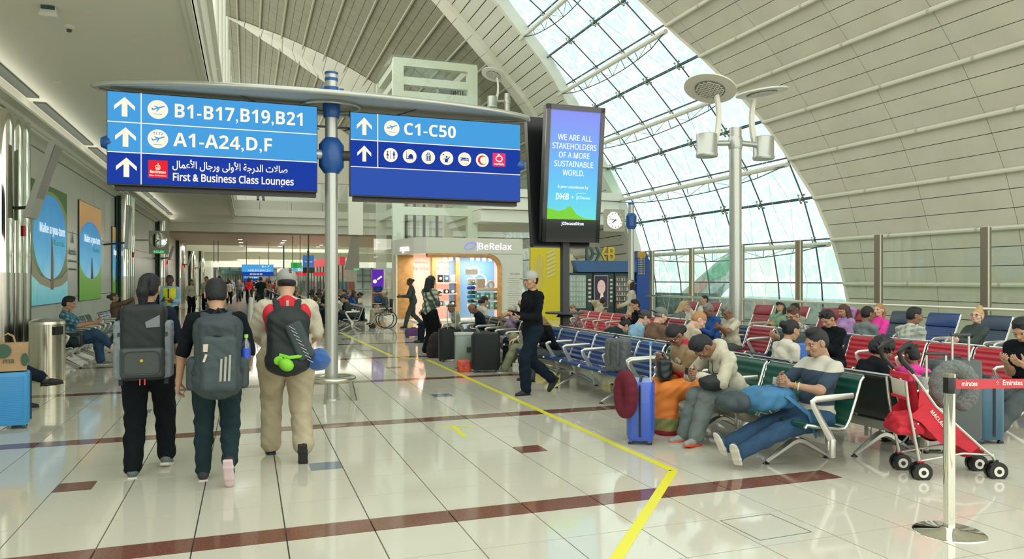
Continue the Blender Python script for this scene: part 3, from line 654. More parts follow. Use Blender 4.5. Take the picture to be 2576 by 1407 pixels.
class Field:
    """grid of a smooth union of simple solids; prims: ('c',a,b,ra,rb) tapered capsule, ('e',c,radii[,rot]) ellipsoid, ('b',c,half,r[,rot]) rounded box"""
    def __init__(s, lo, hi, h): s.lo = np.array(lo, float); s.h = h; s.n = np.maximum(4, np.ceil((np.array(hi) - s.lo) / h).astype(int) + 1); s.F = np.full(s.n, .2, np.float32)
    def put(s, p, k=.03, op='+'):
        t = p[0]; m = k + 2.5 * s.h
        if t == 'c': a, b = np.array(p[1], float), np.array(p[2], float); r = max(p[3], p[4]); lo = np.minimum(a, b) - r; hi = np.maximum(a, b) + r
        else: c = np.array(p[1], float); rr = (max(p[2]) if len(p) > (3 if t == 'e' else 4) else np.array(p[2])) + (p[3] if t == 'b' else 0); lo, hi = c - rr, c + rr
        i0 = np.clip(np.floor((lo - m - s.lo) / s.h).astype(int), 0, s.n); i1 = np.clip(np.ceil((hi + m - s.lo) / s.h).astype(int) + 1, 0, s.n)
        if (i1 <= i0).any(): return s
        g = [s.lo[q] + s.h * np.arange(i0[q], i1[q]) for q in range(3)]; X, Y, Z = np.meshgrid(*g, indexing='ij')
        if t == 'c':
            d = b - a; L2 = max(1e-9, d @ d); T = np.clip(((X - a[0]) * d[0] + (Y - a[1]) * d[1] + (Z - a[2]) * d[2]) / L2, 0, 1)
            D = np.sqrt((X - a[0] - T * d[0]) ** 2 + (Y - a[1] - T * d[1]) ** 2 + (Z - a[2] - T * d[2]) ** 2) - (p[3] + (p[4] - p[3]) * T)
        else:
            X = X - c[0]; Y = Y - c[1]; Z = Z - c[2]; rot = p[3] if (t == 'e' and len(p) > 3) else (p[4] if (t == 'b' and len(p) > 4) else None)
            if rot is not None:
                Q = np.array(rot.to_3x3() if hasattr(rot, 'to_3x3') else rot); X, Y, Z = [Q[0, q] * X + Q[1, q] * Y + Q[2, q] * Z for q in range(3)]
            if t == 'e':
                a_, b_, c_ = p[2]; k0 = np.sqrt((X / a_) ** 2 + (Y / b_) ** 2 + (Z / c_) ** 2); k1 = np.sqrt((X / a_ ** 2) ** 2 + (Y / b_ ** 2) ** 2 + (Z / c_ ** 2) ** 2) + 1e-9; D = k0 * (k0 - 1) / k1
            else:
                q = [np.abs(v) - hv for v, hv in zip((X, Y, Z), p[2])]
                D = np.sqrt(sum(np.maximum(v, 0) ** 2 for v in q)) + np.minimum(np.maximum(q[0], np.maximum(q[1], q[2])), 0) - p[3]
        sl = tuple(slice(i0[q], i1[q]) for q in range(3)); A = s.F[sl]; D = D.astype(np.float32)
        if op == '+': hh = np.clip(.5 + .5 * (A - D) / k, 0, 1); s.F[sl] = A + (D - A) * hh - k * hh * (1 - hh)
        elif op == '-': D = -D; hh = np.clip(.5 - .5 * (A - D) / k, 0, 1); s.F[sl] = A + (D - A) * hh + k * hh * (1 - hh)
        return s
    def cut(s, n, d):
        """keep the side where n.p < d"""
        g = [s.lo[q] + s.h * np.arange(s.n[q]) for q in range(3)]; X, Y, Z = np.meshgrid(*g, indexing='ij'); s.F = np.maximum(s.F, (n[0] * X + n[1] * Y + n[2] * Z - d)).astype(np.float32); return s
    def wrinkle(s, amp, fr, seed=0):
        g = [s.lo[q] + s.h * np.arange(s.n[q]) for q in range(3)]; X, Y, Z = np.meshgrid(*g, indexing='ij')
        s.F += (amp * (np.sin(fr * (X * .8 + Y * .5 + Z * 1.1) + seed + 1.5 * np.sin(fr * .4 * Z + X * 9)) * np.cos(fr * .7 * (Y - X * .6) + seed * 1.7 + 2 * np.sin(fr * .3 * Z)))).astype(np.float32); return s
    def out(s): return surface_nets(s.F, s.lo, s.h)
def vmesh(name, parts, mats, smooth=True):
    """parts: list of (V, F, material index)"""
    vs = []; fs = []; mi = []; o = 0
    for V, Fc, m in parts: vs.append(np.asarray(V)); fs.append(np.asarray(Fc) + o); mi.append(np.full(len(Fc), m)); o += len(V)
    V = np.concatenate(vs); Fc = np.concatenate(fs); mi = np.concatenate(mi)
    me = bpy.data.meshes.new(name); me.vertices.add(len(V)); me.vertices.foreach_set('co', V.astype(np.float32).ravel())
    me.loops.add(Fc.size); me.loops.foreach_set('vertex_index', Fc.astype(np.int32).ravel()); me.polygons.add(len(Fc))
    me.polygons.foreach_set('loop_start', np.arange(0, Fc.size, 4, dtype=np.int32)); me.polygons.foreach_set('loop_total', np.full(len(Fc), 4, np.int32))
    me.polygons.foreach_set('material_index', mi.astype(np.int32)); me.polygons.foreach_set('use_smooth', np.ones(len(Fc), bool)); me.update(calc_edges=True); me.validate()
    for m in (mats if isinstance(mats, (list, tuple)) else [mats]): me.materials.append(m)
    return me
def blob(prims, h=.01, k=.02, lo=None, hi=None, wr=None, cuts=()):
    """prims entries may end with dict(op=..,k=..)"""
    P = []; bb = []
    for p in prims:
        o = p[-1] if isinstance(p[-1], dict) else {}; q = p[:-1] if isinstance(p[-1], dict) else p; P.append((q, o))
        if o.get('op', '+') == '+':
            if q[0] == 'c': r = max(q[3], q[4]); bb += [np.array(q[1]) - r, np.array(q[1]) + r, np.array(q[2]) - r, np.array(q[2]) + r]
            else: rr = (np.array([max(q[2])] * 3) * 1.0 if len(q) > (3 if q[0] == 'e' else 4) else np.array(q[2])) + (q[3] if q[0] == 'b' else 0); bb += [np.array(q[1]) - rr * (1.5 if q[0] == 'b' and len(q) > 4 else 1), np.array(q[1]) + rr * (1.5 if q[0] == 'b' and len(q) > 4 else 1)]
    lo = np.min(bb, 0) - 3 * h - .01; hi = np.max(bb, 0) + 3 * h + .01
    f = Field(lo, hi, h)
    for q, o in P: f.put(q, o.get('k', k), o.get('op', '+'))
    if wr: f.wrinkle(*wr)
    for n, d in cuts: f.cut(n, d)
    return f.out()
def TV(V, M): M = np.array(M); return np.asarray(V) @ M[:3, :3].T + M[:3, 3]
def uvball(c, r, sq=(1, 1, 1), n=6, m=8):
    V = [(0, 0, 1)] ; V = []; 
    for i in range(n + 1):
        for j in range(m): a = math.pi * i / n; b = 2 * math.pi * j / m; V.append((c[0] + r * sq[0] * math.sin(a) * math.cos(b), c[1] + r * sq[1] * math.sin(a) * math.sin(b), c[2] + r * sq[2] * math.cos(a)))
    Fc = [(i * m + j, i * m + (j + 1) % m, (i + 1) * m + (j + 1) % m, (i + 1) * m + j) for i in range(n) for j in range(m)]
    return np.array(V), np.array(Fc)
# ---- head (local: chin forward +y, z up, origin at the skull's centre); about 23 cm tall
def make_head(fem=0, beard=0, h=.0062):
    j = .9 if fem else 1.0
    P = [('e', (0, -.012, .03), (.076, .096, .088)), ('e', (0, .018, -.02), (.064, .074, .085)), ('e', (0, .045, -.085), (.036 * j, .034, .028)),
         ('c', (-.045 * j, -.005, -.065), (-.02, .05, -.092), .02, .018), ('c', (.045 * j, -.005, -.065), (.02, .05, -.092), .02, .018),
         ('c', (-.03, .078, .018), (.03, .078, .018), .013, .013), ('c', (0, .083, .008), (0, .108, -.030), .007, .0135, dict(k=.01)), ('c', (-.012, .095, -.034), (.012, .095, -.034), .009, .009, dict(k=.01)),
         ('e', (-.034, .073, -.002), (.017, .013, .012), dict(op='-', k=.015)), ('e', (.034, .073, -.002), (.017, .013, .012), dict(op='-', k=.015)),
         ('e', (-.04, .06, -.03), (.022, .02, .02)), ('e', (.04, .06, -.03), (.022, .02, .02)),
         ('c', (-.018, .086, -.057), (.018, .086, -.057), .0075, .0075, dict(k=.008)), ('c', (-.015, .084, -.068), (.015, .084, -.068), .008, .008, dict(k=.008)),
         ('e', (-.081, -.008, -.008), (.010, .022, .033), dict(k=.008)), ('e', (.081, -.008, -.008), (.010, .022, .033), dict(k=.008)),
         ('e', (-.090, .002, -.006), (.006, .010, .018), dict(op='-', k=.006)), ('e', (.090, .002, -.006), (.006, .010, .018), dict(op='-', k=.006)),
         ('c', (0, -.02, -.05), (0, -.035, -.17), .054 * j, .052 * j, dict(k=.03))]
    return blob(P, h, .02)
HEADS = {}
def head_parts(fem, h=.0062):
    k = (fem, h)
    if k not in HEADS:
        V, Fc = make_head(fem, h=h)
        parts = [(V, Fc, 0)]
        for s in (-1, 1):
            v, f = uvball((s * .033, .0735, .000), .0125, (1.1, .75, .62)); parts.append((v, f, 1))
            v, f = uvball((s * .033, .0815, -.001), .0062, (1, .5, 1)); parts.append((v, f, 2))
            v, f = uvball((s * .034, .0875, .021), .018, (1, .32, .22)); parts.append((v, f, 2))
        v, f = uvball((0, .0905, -.0625), .017, (1.05, .33, .30)); parts.append((v, f, 3))
        HEADS[k] = parts
    return HEADS[k]
# ---- hand: wrist at origin, fingers towards +z, palm facing +y, thumb to +x
def make_hand(curl, h=.0055):
    P = [('b', (0, 0, .045), (.030, .006, .036), .009), ('c', (0, 0, -.03), (0, 0, .015), .024, .026)]
    for i, (x, L) in enumerate(((.030, .070), (.0105, .080), (-.009, .074), (-.027, .058))):
        p = Vector((x, 0, .085)); a = R(8 + curl * .5); r = .0088
        for q, f in enumerate((.45, .32, .28)):
            b = p + Vector((x * .06, math.sin(a), math.cos(a))).normalized() * L * f; P.append(('c', p, b, r, r * .92, dict(k=.006))); p = b; a += R(curl * (.9 if q == 0 else .8)); r *= .92
    p = Vector((.026, .004, .022)); 
    for q, (dx, dy, dz, L) in enumerate(((.75, .3, .6, .042), (.45, .3 + curl / 110, .8, .032), (.2, .35 + curl / 80, .8, .026))):
        b = p + Vector((dx, dy, dz)).normalized() * L; P.append(('c', p, b, .0125 - q * .0015, .011 - q * .0015, dict(k=.008))); p = b
    return blob(P, h, .012)
HANDS = {}
def hand(curl, left, h=.0055):
    k = (curl, left, h)
    if k not in HANDS:
        V, Fc = make_hand(curl, h); 
        if left: V = V * np.array([-1, 1, 1]); Fc = Fc[:, ::-1]
        HANDS[k] = (V, Fc)
    return HANDS[k]
def ik(a, c, l1, l2, hint):
    a, c, hint = Vector(a), Vector(c), Vector(hint); d = c - a; L = d.length
    if L > (l1 + l2) * .995: c = a + d.normalized() * (l1 + l2) * .995; d = c - a; L = d.length
    x = (L * L + l1 * l1 - l2 * l2) / (2 * L); y = math.sqrt(max(0, l1 * l1 - x * x)); u = d.normalized(); v = hint - u * hint.dot(u); v = v.normalized() if v.length > 1e-6 else Vector((0, 1, 0))
    return a + u * x + v * y, c
SKINS = {'tan': (.50, .29, .18), 'brown': (.27, .14, .085), 'pale': (.68, .43, .32), 'dark': (.115, .06, .04), 'asian': (.56, .36, .24), 'olive': (.42, .25, .16)}
HAIRS = {'black': (.012, .013, .016), 'brown': (.09, .05, .03), 'blond': (.52, .36, .17), 'grey': (.22, .22, .20), 'ginger': (.45, .24, .10), 'dkblond': (.28, .18, .09)}
M_eye = mat('eye_white', (.70, .68, .62), .3); M_iris = mat('eye_dark', (.02, .015, .012), .3)
def hair_parts(kind):
    """V,F lists in head space"""
    cap = [('e', (0, -.018, .040), (.083, .100, .088)), ('e', (0, -.045, -.005), (.080, .072, .085))]
    cutf = [('e', (0, .108, -.036), (.071, .088, .098), dict(op='-', k=.012)), ('b', (0, .125, -.085), (.2, .09, .085), .0, dict(op='-', k=.012)), ('b', (0, .05, -.13), (.2, .2, .06), .0, dict(op='-', k=.012)), ('e', (-.088, .012, -.015), (.03, .038, .045), dict(op='-', k=.01)), ('e', (.088, .012, -.015), (.03, .038, .045), dict(op='-', k=.01))]
    if kind == 'short': P = cap + [('e', (0, .015, .104), (.064, .062, .026))] + cutf
    elif kind == 'messy': P = cap + [('e', (0, .015, .108), (.072, .065, .030))] + [('c', (x, y, .09), (x * 1.35, y * 1.3 + .01, .125), .018, .004, dict(k=.012)) for x, y in ((-.05, .02), (0, .05), (.05, .02), (.03, -.04), (-.03, -.05), (.02, .08), (-.04, .07))] + cutf
    elif kind == 'crop': P = [('e', (0, -.015, .034), (.080, .099, .089)), ('e', (0, -.04, -.005), (.077, .070, .075))] + cutf
    elif kind == 'quiff': P = [('e', (0, -.015, .034), (.080, .099, .089)), ('e', (0, -.04, -.005), (.077, .070, .075)), ('e', (0, .022, .108), (.060, .056, .032)), ('e', (0, -.01, .115), (.058, .06, .022))] + cutf
    elif kind == 'bald': P = [('e', (0, -.030, -.010), (.080, .085, .045))] + [('b', (0, .10, 0), (.2, .09, .2), .0, dict(op='-', k=.012)), ('b', (0, -.02, .09), (.2, .2, .06), .0, dict(op='-', k=.02)), ('b', (0, .05, -.13), (.2, .2, .06), .0, dict(op='-', k=.012))] + cutf[2:]
    elif kind == 'bun': P = cap + cutf + [('e', (0, -.135, .035), (.048, .045, .048)), ('e', (0, -.10, .03), (.035, .04, .035))]
    elif kind == 'topbun': P = cap + cutf + [('e', (0, -.05, .14), (.045, .045, .04))]
    elif kind == 'lowbun': P = cap + cutf + [('e', (0, -.125, -.05), (.055, .045, .05)), ('e', (0, -.09, -.03), (.05, .05, .05))]
    elif kind == 'buns': P = cap + cutf + [('e', (-.06, -.05, .12), (.034, .034, .032)), ('e', (.06, -.05, .12), (.034, .034, .032)), ('e', (-.05, .03, .12), (.024, .024, .024)), ('e', (.05, .03, .12), (.024, .024, .024))]
    elif kind == 'pony': P = cap + cutf + [('e', (0, -.115, .055), (.035, .032, .035)), ('c', (0, -.13, .05), (0, -.165, -.04), .028, .045), ('c', (0, -.165, -.04), (.01, -.15, -.17), .045, .03), ('c', (.01, -.15, -.17), (.02, -.135, -.235), .03, .008)]
    elif kind == 'long': P = cap + [('b', (0, .115, -.06), (.2, .09, .095), .0, dict(op='-', k=.012)), ('c', (-.072, -.02, 0), (-.08, .0, -.20), .03, .028), ('c', (.072, -.02, 0), (.08, .0, -.20), .03, .028), ('b', (0, -.065, -.10), (.06, .02, .13), .03)]
    elif kind == 'curly': P = cap + [('b', (0, .12, -.05), (.2, .09, .09), .0, dict(op='-', k=.012))] + [('c', (x, -.02 - y, 0), (x * 1.5, -.01 - y, -.26), .03, .022) for x, y in ((-.075, 0), (.075, 0), (-.06, .05), (.06, .05), (0, .075), (-.03, .07), (.03, .07))]
    elif kind == 'afro': P = [('e', (0, -.045, .045), (.125, .125, .115)), ('e', (0, -.09, -.02), (.11, .09, .09)), ('b', (0, .125, -.05), (.2, .09, .09), .0, dict(op='-', k=.02))]
    wr = None
    if kind == 'curly': wr = (.012, 85, 1)
    elif kind == 'afro': wr = (.010, 70, 2)
    elif kind in ('short', 'messy', 'quiff', 'crop'): wr = (.0022, 160, 1)
    elif kind in ('long', 'pony'): wr = (.0025, 140, 3)
    return blob(P, .0075, .018, wr=wr)
def cap_parts(back):
    dome = [('e', (0, -.012, .042), (.085, .105, .084)), ('b', (0, 0, -.095), (.3, .3, .09), .0, dict(op='-', k=.004))]
    s = -1 if back else 1
    br = blob([('e', (0, s * .100, .020), (.066, .070, .009), Euler((s * .14, 0, 0)).to_matrix())], .006, .01); d = blob(dome, .007, .01)
    return d, br
HMESH = {}
def hair_mesh(kind, col):
    k = (kind, col)
    if k not in HMESH:
        if kind.startswith('cap'):
            d, b = cap_parts(kind == 'capback'); HMESH[k] = vmesh('cap', [(*d, 0), (*b, 0)], MATS[col])
        else: HMESH[k] = vmesh('hair', [(*HMP[kind], 0)], mat('hair_' + col, HAIRS[col], rough=.42, spec=.4, bump=.5, bscale=220))
    return HMESH[k]
HMP = {}
class LazyH(dict):
    def __missing__(s, k): s[k] = hair_parts(k); return s[k]
HMP = LazyH()
NP = 0
def limb(a, b, r1, r2): return ('c', tuple(a), tuple(b), r1, r2)
def person(label, loc, yaw=0., H=1.72, pose='stand', skin='tan', hair=('short', 'black'), top='cloth_black', bottom='cloth_black', shoes='shoe_black', sleeve=1., fem=0,
           lean=0., side=0., head=(0, 0, 0), hl=None, hr=None, fl_=None, fr=None, kl=(0, 1, 0), kr=(0, 1, 0), curl=35, fat=1., hips=None, el=None, er=None, dress=None, group=None, fine=0,
           hood=0, extra=None, cap=None, glasses=0, loose=1., footL=None, footR=None, name='person', palm=(0, 0), sag=0., cat='person', pantlen=1.0, hidebelow=None):
    """head=(turn left +, nod down +, tilt). wrists/ankles given in metres in the body's frame (x right, y forward, z up) for a 1.72 m body"""
    sit = pose == 'sit'
    P = Vector(hips or ((0, 0, .52) if sit else (0, 0, .93))); hipw = .092 * fat
    Rm = Euler((-R(lean), R(side), 0)).to_matrix(); up = lambda x, y, z: P + Rm @ Vector((x, y, z))
    w1 = up(0, -.01 - sag * .5, .13); ch = up(0, -.01 - sag, .36); nb = up(0, .0, .505); sh = .178 if not fem else .155; sh *= (1 + (fat - 1) * .5)
    SL, SR = up(-sh, -.005, .445), up(sh, -.005, .445); sk = H / 1.72
    HL, HR = P + Rm @ Vector((-hipw, 0, -.02)), P + Rm @ Vector((hipw, 0, -.02))
    if sit: AL = Vector(fl_ or (-.11, .46, .09)); AR = Vector(fr or (.11, .46, .09))
    else: AL = Vector(fl_ or (-.10, 0, .09)); AR = Vector(fr or (.10, 0, .09))
    KL, AL = ik(HL, AL, .44, .42, kl); KR, AR = ik(HR, AR, .44, .42, kr)
    WL = Vector(hl) if hl else up(-.235, .05, -.06); WR = Vector(hr) if hr else up(.235, .05, -.06)
    EL, WL = ik(SL, WL, .285, .255, el or (-.25, -.9, -.4)); ER, WR = ik(SR, WR, .285, .255, er or (.25, -.9, -.4))
    h = .0125 if fine else .018
    f = fat
    tor = [('e', tuple(P + Rm @ Vector((0, -.01, .0))), (.148 * f, .106 * f, .10)), ('e', tuple(up(0, .0 + .02 * (f - 1), .14)), (.122 * f, .094 * f + .06 * (f - 1), .12)),
           ('e', tuple(up(0, 0 - sag, .33)), (.140 * f if not fem else .126 * f, .100 * f, .15)), limb(up(-sh + .05, -.01, .44), up(sh - .05, -.01, .44), .054, .054), limb(up(0,-.02,.48), up(-sh+.03,-.015,.45), .047,.043), limb(up(0,-.02,.48), up(sh-.03,-.015,.45), .047,.043)]
    if fem: tor.append(('e', tuple(up(0, .075, .34)), (.11, .06, .06)))
    neck = [limb(up(0, -.01, .45), nb + Rm @ Vector((0, .005, .04)), .064 if not fem else .05, .056 if not fem else .045)]
    arm = lambda S, E, W: [limb(S, E, .047 * f ** .5, .039), limb(E, W, .041, .027)]
    leg = lambda Hh, K, A: [limb(Hh, K, .090 * f, .058), limb(K, K + (A - K) * .35, .058, .056), limb(K + (A - K) * .35, A, .056, .038)]
    foot = {}
    for sdn, A, K, fd in (('L', AL, KL, footL), ('R', AR, KR, footR)):
        d = Vector(fd).normalized() if fd else Vector((-.08 if sdn == 'L' else .08, 1, 0)).normalized(); foot[sdn] = d
    bodyprims = tor + neck + arm(SL, EL, WL) + arm(SR, ER, WR) + leg(HL, KL, AL) + leg(HR, KR, AR)
    BV = blob(bodyprims, h * 1.15, .045)
    # frames for head and hands
    hd = Rm.to_4x4() @ Euler((-R(head[1]), R(head[2]), R(head[0]))).to_matrix().to_4x4()
    HC = nb + (Rm @ Vector((0, .0, .05))) + hd.to_3x3() @ Vector((0, .028, .125)); HM = Matrix.Translation(HC) @ hd
    k_hd = 1.06 if not fem else 1.02
    HM = HM @ Matrix.Scale(k_hd, 4)
    parts = [(BV[0] * sk, BV[1], 0)]
    hq = .0062 if fine else .009
    for V, Fc, m in head_parts(fem, hq): parts.append((TV(V, HM) * sk, Fc, m))
    hms = {}
    for left, E, W, pl in ((1, EL, WL, palm[0]), (0, ER, WR, palm[1])):
        z = (W - E).normalized(); inw = Vector((1 if left else -1, 0, 0)); 
        y = inw if pl == 0 else Vector((0, 0, 1)) if pl == 'up' else Vector((0, 0, -1)) if pl == 'down' else Vector((0, -1, 0)) if pl == 'face' else Vector(pl)
        y = (y - z * y.dot(z)); y = y.normalized() if y.length > .1 else z.orthogonal().normalized(); x = y.cross(z)
        M = Matrix(((x.x, y.x, z.x, W.x), (x.y, y.y, z.y, W.y), (x.z, y.z, z.z, W.z), (0, 0, 0, 1)))
        tsgn = 1
        V, Fc = hand(curl, (x.dot(Vector((0, 1, 0))) + x.dot(Vector((0, 0, 1))) * .6) < 0, .0055 if fine else .008); parts.append((TV(V, M) * sk, Fc, 0)); hms['L' if left else 'R'] = M
    root = empty(name, loc, yaw, label, cat, group)
    skm = mat('skin_' + skin, SKINS[skin], rough=.5, spec=.35, var=.06, vscale=18); lip = mat('lip_' + skin, tuple(c * q for c, q in zip(SKINS[skin], (.78, .5, .5))), .45)
    link('body', vmesh('body', parts, [skm, M_eye, M_iris, lip]), root)
    # trousers, shirt, shoes, hair
    wq = (.0058 if fine else .004, 40, len(label) % 7)
    e = .012 * loose
    if dress is None:
        cut = lambda K, A: (K, K + (A - K) * pantlen)
        tr = [('e', tuple(P + Rm @ Vector((0, -.01, -.01))), (.165 * f, .122 * f, .115))]
        for Hh, K, A in ((HL, KL, AL), (HR, KR, AR)):
            A2 = K + (A - K) * (pantlen * (.97)); tr += [limb(Hh, K, .094 * f + e, .068 + e), limb(K, K + (A - K) * .4, .068 + e, .066 + e * .8), limb(K + (A - K) * .4, A2, .066 + e * .8, .050 + e * 1.6 if pantlen > .8 else .058 + e)]
        link('trousers', vmesh('trousers', [(*(lambda q: (q[0] * sk, q[1]))(blob(tr, h, .035, wr=wq)), 0)], MATS[bottom]), root)
    else:
        link('skirt', vmesh('skirt', [(*(lambda q: (q[0] * sk, q[1]))(blob(dress, h, .04, wr=(.008, 38, 2))), 0)], MATS[bottom]), root)
    st = [('e', tuple(P + Rm @ Vector((0, -.01, .02))), (.174 * f + e * .5, .130 * f + e * .3, .13)), ('e', tuple(up(0, .02 * (f - 1), .14)), (.156 * f + e * .8, .122 * f + .08 * (f - 1) + e * .3, .13)), ('e', tuple(up(0, -sag, .33)), ((.160 if not fem else .146) * f + e * .4, .121 * f + e * .3, .165)),
          limb(up(-sh + .045, -.01, .442), up(sh - .045, -.01, .442), .070, .070), limb(up(0,-.02,.482), up(-sh+.03,-.015,.452), .062,.056), limb(up(0,-.02,.482), up(sh-.03,-.015,.452), .062,.056), limb(up(0, -.01, .46), up(0, -.0, .505), .078, .066)]
    if fem: st.append(('e', tuple(up(0, .082, .34)), (.115, .064, .065)))
    for S, E, W in ((SL, EL, WL), (SR, ER, WR)):
        r0 = .060 * f ** .5 + e * .3
        if sleeve >= 1: st += [limb(S, E, r0, .052 + e * .3), limb(E, E + (W - E) * (.93 if sleeve == 1 else sleeve - 1), .050 + e * .3, .038 + e * .4)]
        elif sleeve > 0: st.append(limb(S, S + (E - S) * sleeve, r0, .055 + e * .6))
    if hood: st += [('e', tuple(nb + Rm @ Vector((0, -.065, .03))), (.105, .075, .085)), ('c', tuple(nb + Rm @ Vector((-.08, -.02, .03))), tuple(nb + Rm @ Vector((-.03, .06, -.02))), .04, .03), ('c', tuple(nb + Rm @ Vector((.08, -.02, .03))), tuple(nb + Rm @ Vector((.03, .06, -.02))), .04, .03)]
    link('shirt', vmesh('shirt', [(*(lambda q: (q[0] * sk, q[1]))(blob(st, h, .035, wr=wq)), 0)], MATS[top]), root)
    for sdn, A in (('L', AL), ('R', AR)):
        d = foot[sdn]; zz = Vector((0, 0, 1)) - d * d.z
        if zz.length < .3: zz = Vector((0, -1, .2)) - d * Vector((0, -1, .2)).dot(d)
        zz.normalize(); xx = d.cross(zz); M = Matrix(((xx.x, d.x, zz.x, A.x), (xx.y, d.y, zz.y, A.y), (xx.z, d.z, zz.z, A.z), (0, 0, 0, 1)))
        key = ('shoe', shoes)
        if key not in HMESH:
            up_ = blob([('c', (0, -.03, -.035), (0, .06, -.045), .040, .036), ('c', (0, .06, -.045), (0, .155, -.058), .038, .027), ('c', (0, -.02, -.03), (0, -.015, .015), .042, .040), ('b', (0, .05, -.095), (.1, .3, .012), 0, dict(op='-', k=.004))], .0085, .02)
            so = blob([('b', (0, -.03, -.078), (.030, .03, .004), .010), ('b', (0, .055, -.078), (.028, .05, .004), .012), ('e', (0, .135, -.077), (.042, .055, .013))], .0085, .02)
            HMESH[key] = vmesh('shoe', [(*up_, 0), (*so, 1)], [MATS[shoes], MATS[SOLE.get(shoes, 'sole_dark')]])
        o = link('shoe', HMESH[key], root); o.matrix_local = Matrix.Scale(sk, 4) @ M
    HMs = Matrix.Scale(sk, 4) @ HM
    if hair and hair[0] != 'none': o = link('hair', hair_mesh(*hair), root); o.matrix_local = HMs
    if cap: o = link('cap', hair_mesh(cap[0], cap[1]), root); o.matrix_local = HMs
    if glasses:
        mb = MB()
        for s in (-1, 1): mb.tube([(s * .034 + .024 * math.cos(t), .092, -.001 + .018 * math.sin(t)) for t in np.linspace(0, 2 * math.pi, 12, endpoint=False)], .0028, 4, closed=True); mb.tube([(s * .058, .088, .004), (s * .082, .0, .006)], .0024, 4)
        mb.tube([(-.011, .096, .002), (.011, .096, .002)], .0026, 4); o = mb.build('glasses', M_iris, root); o.matrix_local = HMs
    root['_sk'] = sk
    root_info[root.name] = dict(HM=HMs, hands={k: Matrix.Scale(sk, 4) @ v for k, v in hms.items()}, up=lambda x, y, z: up(x, y, z) * sk, joints=dict(SL=SL * sk, SR=SR * sk, WL=WL * sk, WR=WR * sk, KL=KL * sk, KR=KR * sk, AL=AL * sk, AR=AR * sk, EL=EL * sk, ER=ER * sk, P=P * sk), Rm=Rm)
    del root['_sk']
    return root
root_info = {}
SOLE = {}
for nm, c in dict(cloth_black=(.006, .009, .012), cloth_navy=(.010, .018, .034), cloth_grey=(.07, .088, .088), cloth_dkteal=(.015, .034, .040), denim=(.035, .08, .15), denim_dk=(.008, .016, .028), khaki=(.46, .40, .27), jeans_black=(.035, .05, .05),
                  cloth_white=(.62, .60, .50), cloth_cream=(.55, .52, .40), cloth_brown=(.17, .105, .07), cloth_ltblue=(.28, .50, .68), olive=(.27, .29, .17), pink=(.75, .06, .35), cloth_red=(.50, .03, .035), sage=(.30, .34, .26), mauve=(.33, .25, .36), cloth_blue=(.03, .09, .30), teal=(.03, .16, .17), vest_yellow=(.80, .72, .05), beige=(.48, .42, .30), grey_green=(.17, .21, .20), uniform=(.05, .065, .06), coral=(.6, .2, .15), scarf_violet=(.45, .28, .55)).items():
    mat(nm, c, rough=.9, spec=.18, bump=.75, bscale=20, var=.14, vscale=7)
for nm, c in dict(shoe_black=(.015, .018, .02), shoe_grey=(.12, .15, .14), shoe_white=(.6, .6, .55), shoe_blue=(.03, .07, .10), shoe_run=(.35, .36, .33), shoe_tan=(.32, .24, .14)).items(): mat(nm, c, rough=.55, bump=.2, bscale=90)
for nm, c in dict(sole_dark=(.02, .02, .022), sole_white=(.65, .63, .55), sole_red=(.75, .10, .04), sole_pink=(.68, .52, .54), cap_grey=(.34, .35, .33), cap_white=(.42, .44, .43), cap_green=(.16, .20, .16), cap_dark=(.05, .05, .05), cap_cream=(.55, .48, .36), shoe_pink=(.03, .035, .035)).items(): mat(nm, c, rough=.7, bump=.15, bscale=80)
SOLE.update(shoe_white='sole_white', shoe_blue='sole_white', shoe_run='sole_red', shoe_grey='sole_white', shoe_pink='sole_pink')
plaid_mat('plaid_blue', (.05, .16, .24), (.16, .38, .46), (.02, .06, .09), 4.5)
plaid_mat('plaid_green', (.50, .52, .42), (.05, .09, .07), (.03, .06, .05), 3.2)
plaid_mat('plaid_pale', (.42, .45, .36), (.25, .30, .27), (.60, .60, .48), 4)
blotch_mat('camo_green', [(.05, .16, .10), (.16, .30, .18), (.30, .38, .25)], 14)
blotch_mat('animal_print', [(.05, .05, .05), (.55, .5, .42), (.08, .07, .07), (.6, .56, .48)], 30)
# ================================================================ main direction sign on its pole
M_pole = mat('pole_silver', (.52, .55, .50), rough=.28, metal=.55)
M_bluec = mat('blue_collar', (.02, .10, .36), rough=.3)
M_black = mat('black_plastic', (.012, .013, .014), rough=.25)
M_dgrey = mat('dark_grey', (.05, .055, .055), rough=.5)
M_mem = mat('canopy_membrane', (.45, .47, .42), rough=.7)
E_lb = emis('sign_light_blue', (.055, .285, .60), 1.0); E_db = emis('sign_dark_blue', (.012, .04, .29), 1.0); E_db2 = emis('sign_mid_blue', (.028, .075, .34), 1.0); E_wh = emis('sign_white', (.80, .75, .60), 1.0)
E_red = emis('sign_red', (.78, .02, .03), .9); E_pink = emis('sign_pink', (.82, .04, .16), .9)
YS = 10.0; PX, PY = 1.06, 10.12
sg = empty('direction_sign', (PX, PY, 0), 0, 'tall silver pole carrying two blue gate direction signs under an oval canopy', 'direction sign'); I = Matrix.Translation((-PX, -PY, 0))
def sgp(mb, nm, m, par=None, **k): o = mb.build(nm, m, par or sg, **k); o.matrix_local = I if par is None else Matrix(); return o
LPole = lambda pr, nm, m, n=24: MB().lathe(pr, n).build(nm, m, sg, True)
LPole([(.085, 0), (.085, 4.27)], 'pole', M_pole)
LPole([(.105, 0), (.105, .02), (.09, .04)], 'base_ring', M_pole)
LPole([(.088, 4.27), (.088, 4.31)], 'cap_band', M_bluec); LPole([(.086, 4.31), (.086, 4.36)], 'pole_top', M_pole); LPole([(.090, 4.36), (.090, 4.39), (.07, 4.395)], 'top_cap', M_bluec)
